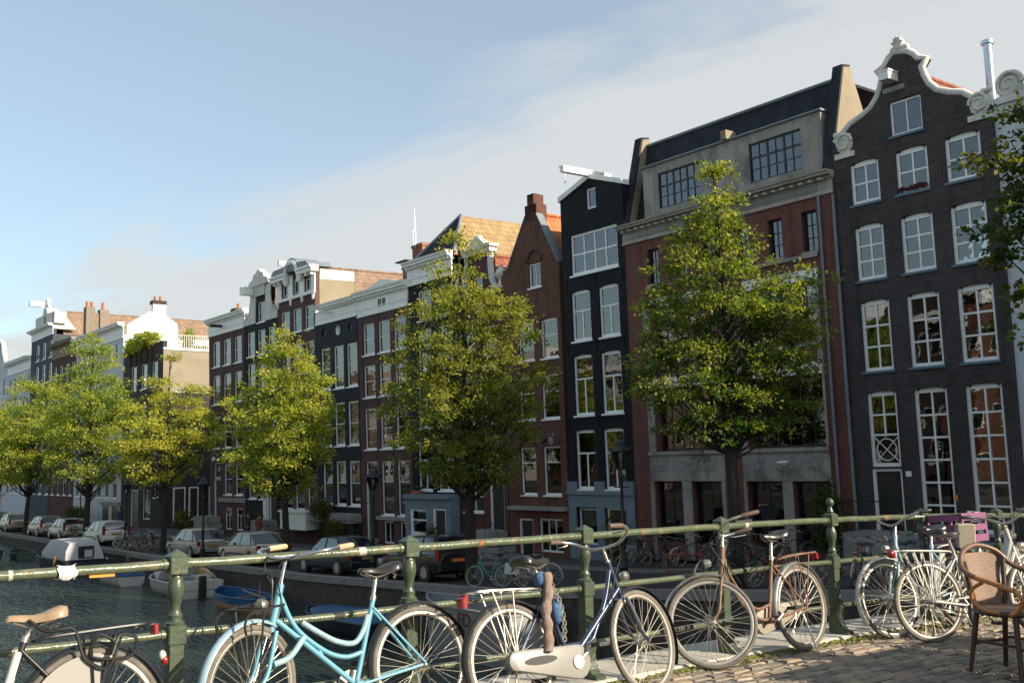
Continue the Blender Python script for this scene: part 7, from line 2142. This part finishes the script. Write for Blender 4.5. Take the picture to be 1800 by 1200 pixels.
# terrace furniture just past the right edge, the canvas screen added for its shadow
mat('canvas_dark', (0.03, 0.05, 0.045), 0.9, var=0.1)
shade_root = empty('shade_screen', (-2.55, 8.7, dk(8.7))); tag(shade_root, 'dark canvas screen added beyond the right picture edge for its shade', 'shade_screen')
for k in range(3):
    y0 = -1.5+1.0*k
    MB().tube([(0, y0, 0), (0, y0, 1.38)], .022, 8).build('upright', 'iron_black', shade_root, 50)
    MB().box(-.008, .008, y0+.04, y0+.96, .12, 1.32).build('canvas_panel', 'canvas_dark', shade_root)
MB().tube([(0, 1.5, 0), (0, 1.5, 1.38)], .022, 8).build('upright', 'iron_black', shade_root, 50)
t = empty('cafe_table', (-3.1, 8.5, dk(8.5))); tag(t, 'round cafe table beyond the right picture edge', 'table')
MB().lathe([(.33, .72), (.35, .73), (.35, .755), (.33, .76)], 28).build('table_top', 'dark_wood', t, 40); MB().tube([(0, 0, 0), (0, 0, .72)], .03, 10).build('table_stem', 'iron_black', t, 50); MB().lathe([(.22, 0), (.2, .03), (.03, .06)], 16).build('table_foot', 'iron_black', t, 40)

# ------------------------------------------------------------------ people by the stoop
mat('coat_dark', (0.022, 0.022, 0.026), 0.9); mat('coat_rust', (0.16, 0.06, 0.04), 0.9); mat('trousers', (0.03, 0.035, 0.05), 0.9); mat('skin', (0.45, 0.27, 0.19), 0.6); mat('hair', (0.035, 0.02, 0.012), 0.7); mat('jacket_blue', (0.05, 0.09, 0.16), 0.9)
def person(label, loc, rotz, coat, stride=.12):
    root = empty('person', loc, (0, 0, R(rotz))); tag(root, label, 'person', 'people on the far pavement')
    me = bpy.data.meshes.new('body')
    V = [(0, 0, .95), (0, 0, 1.15), (0, 0, 1.38), (.01, 0, 1.50), (.03, 0, 1.60), (.03, 0, 1.70), (0, .10, .90), (stride, .10, .50), (stride*1.4-.05, .10, .08), (stride*1.4+.10, .11, .04), (0, -.10, .90), (-stride*.6, -.10, .50), (-stride*1.6, -.10, .09), (-stride*1.6+.14, -.11, .04),
         (0, .19, 1.40), (-.05, .25, 1.14), (.06, .24, .92), (.09, .23, .84), (0, -.19, 1.40), (-.02, -.25, 1.14), (.12, -.22, .96), (.18, -.2, .92)]
    E_ = [(0, 1), (1, 2), (2, 3), (3, 4), (4, 5), (0, 6), (6, 7), (7, 8), (8, 9), (0, 10), (10, 11), (11, 12), (12, 13), (2, 14), (14, 15), (15, 16), (16, 17), (2, 18), (18, 19), (19, 20), (20, 21)]
    Rr = [.15, .145, .15, .055, .085, .075, .095, .065, .045, .04, .095, .065, .045, .04, .06, .048, .035, .032, .06, .048, .035, .032]
    me.from_pydata(V, E_, [])
    o = put('body', me, root)
    sk = o.modifiers.new('skin', 'SKIN'); 
    for i, d in enumerate(me.skin_vertices[0].data):
        d.radius = (Rr[i], Rr[i]*(.8 if i < 3 else 1)); d.use_root = (i == 0)
    sb = o.modifiers.new('sub', 'SUBSURF'); sb.levels = 2; sb.render_levels = 2
    dg = bpy.context.evaluated_depsgraph_get()
    m2 = bpy.data.meshes.new_from_object(o.evaluated_get(dg)); o.modifiers.clear(); o.data = m2
    for q in (coat, 'trousers', 'skin'): m2.materials.append(MATS[q])
    for p in m2.polygons:
        z = p.center.z; hand = abs(p.center.y) > .17 and z < .97
        p.material_index = 2 if (z > 1.47 or hand) else (0 if z > .80 else 1)
        p.use_smooth = True
    h = MB().ell((.005, 0, 1.70), .105, .092, .10, 12, 8).ell((-.045, 0, 1.64), .07, .085, .10, 10, 6); h.build('hair', 'hair', root, 60)
    MB().ell((.115, 0, 1.625), .018, .014, .022, 6, 4).build('nose', 'skin', root, 60)
    MB().loft([[(.13*math.cos(a), .20*math.sin(a), z) for a in [2*math.pi*k/12 for k in range(12)]] for z in (.72, 1.0)]+[[(.12*math.cos(a), .17*math.sin(a), 1.2) for a in [2*math.pi*k/12 for k in range(12)]]], cap=False).build('coat_skirt', coat, root, 60)
    return root
person('person in a dark coat standing by the narrow black house stoop', (-61.2, 26.9, zs(-61)+.12), 250, 'coat_dark')
person('person in a rust brown coat beside the dark coated one', (-59.9, 27.0, zs(-60)+.12), 110, 'coat_rust', .05)
person('person in a blue jacket walking past the terrace house door', (-86.8, 27.0, zs(-87)+.12), 200, 'jacket_blue', .18)

# ------------------------------------------------------------------ the bank behind the camera, seen only in the windows and the water
NBY = -21.0
rn = random.Random(9)
x = -150.0; i = 0
tones = ['pale_plaster', 'tan_brick', 'white_plaster', 'pale_plaster', 'sooty_brick', 'old_brick', 'white_plaster', 'dark_red_brick']
names = ('first', 'second', 'third', 'fourth', 'fifth', 'sixth', 'seventh', 'eighth', 'ninth', 'tenth', 'eleventh', 'twelfth', 'thirteenth', 'fourteenth', 'fifteenth', 'sixteenth', 'seventeenth', 'eighteenth', 'nineteenth', 'twentieth')
while x < -2:
    w = rn.uniform(7, 10); hgt = rn.uniform(12.5, 16); m_ = tones[i % 8]
    root = empty('near_bank_house', (x+w/2, NBY, 0)); tag(root, '%s house from the left on the bank behind the camera' % names[i], 'house', 'houses on the near bank')
    b = MB().box(-w/2+.02, w/2-.02, -9, 0, 0, hgt)
    b.prism([(-w/2+.02, hgt), (w/2-.02, hgt), (w/4, hgt+1.8), (-w/4, hgt+1.8)], 'xz', -8, -.01)
    b.build('wall', m_, root)
    wm = MB().box(-.6, .6, 0, .04, 0, 1.9).mesh('window', 'window_white'); pm2 = MB().box(-.5, .5, .04, .06, .1, 1.8).mesh('pane', 'car_glass')
    for r_ in range(4):
        for c_ in range(3):
            o = put('window', wm, root, (-w/3+c_*w/3, 0, 1.2+r_*3.0)); put('pane', pm2, o)
    MB().box(-w/2, w/2, 0, .3, hgt-.6, hgt).build('cornice', 'white_trim', root)
    x += w; i += 1
MB().add([(-400, -60, .02), (80, -60, .02), (80, -10, .02), (-400, -10, .02)], [(0, 1, 2, 3)]).build('near_road', 'road_brick')['kind'] = 'structure'
MB().add([(-400, -10, WZ-1), (-8, -10, WZ-1), (-8, -10, .02), (-400, -10, .02)], [(0, 1, 2, 3)]).build('near_quay_wall', 'quay_brick')['kind'] = 'structure'
src = [o for o in C.objects if o.get('category') == 'tree']
for i, (x, k) in enumerate(((-18, 2), (-30, 3), (-44, 4), (-58, 2), (-73, 3), (-88, 5), (-104, 4))):
    o = copy_tree(src[k]); o.location = (x, -12.5, 0); o.rotation_euler = (0, 0, R(70*i))
    o['label'] = '%s tree from the bridge on the bank behind the camera' % names[i]; o['group'] = 'trees on the near bank'
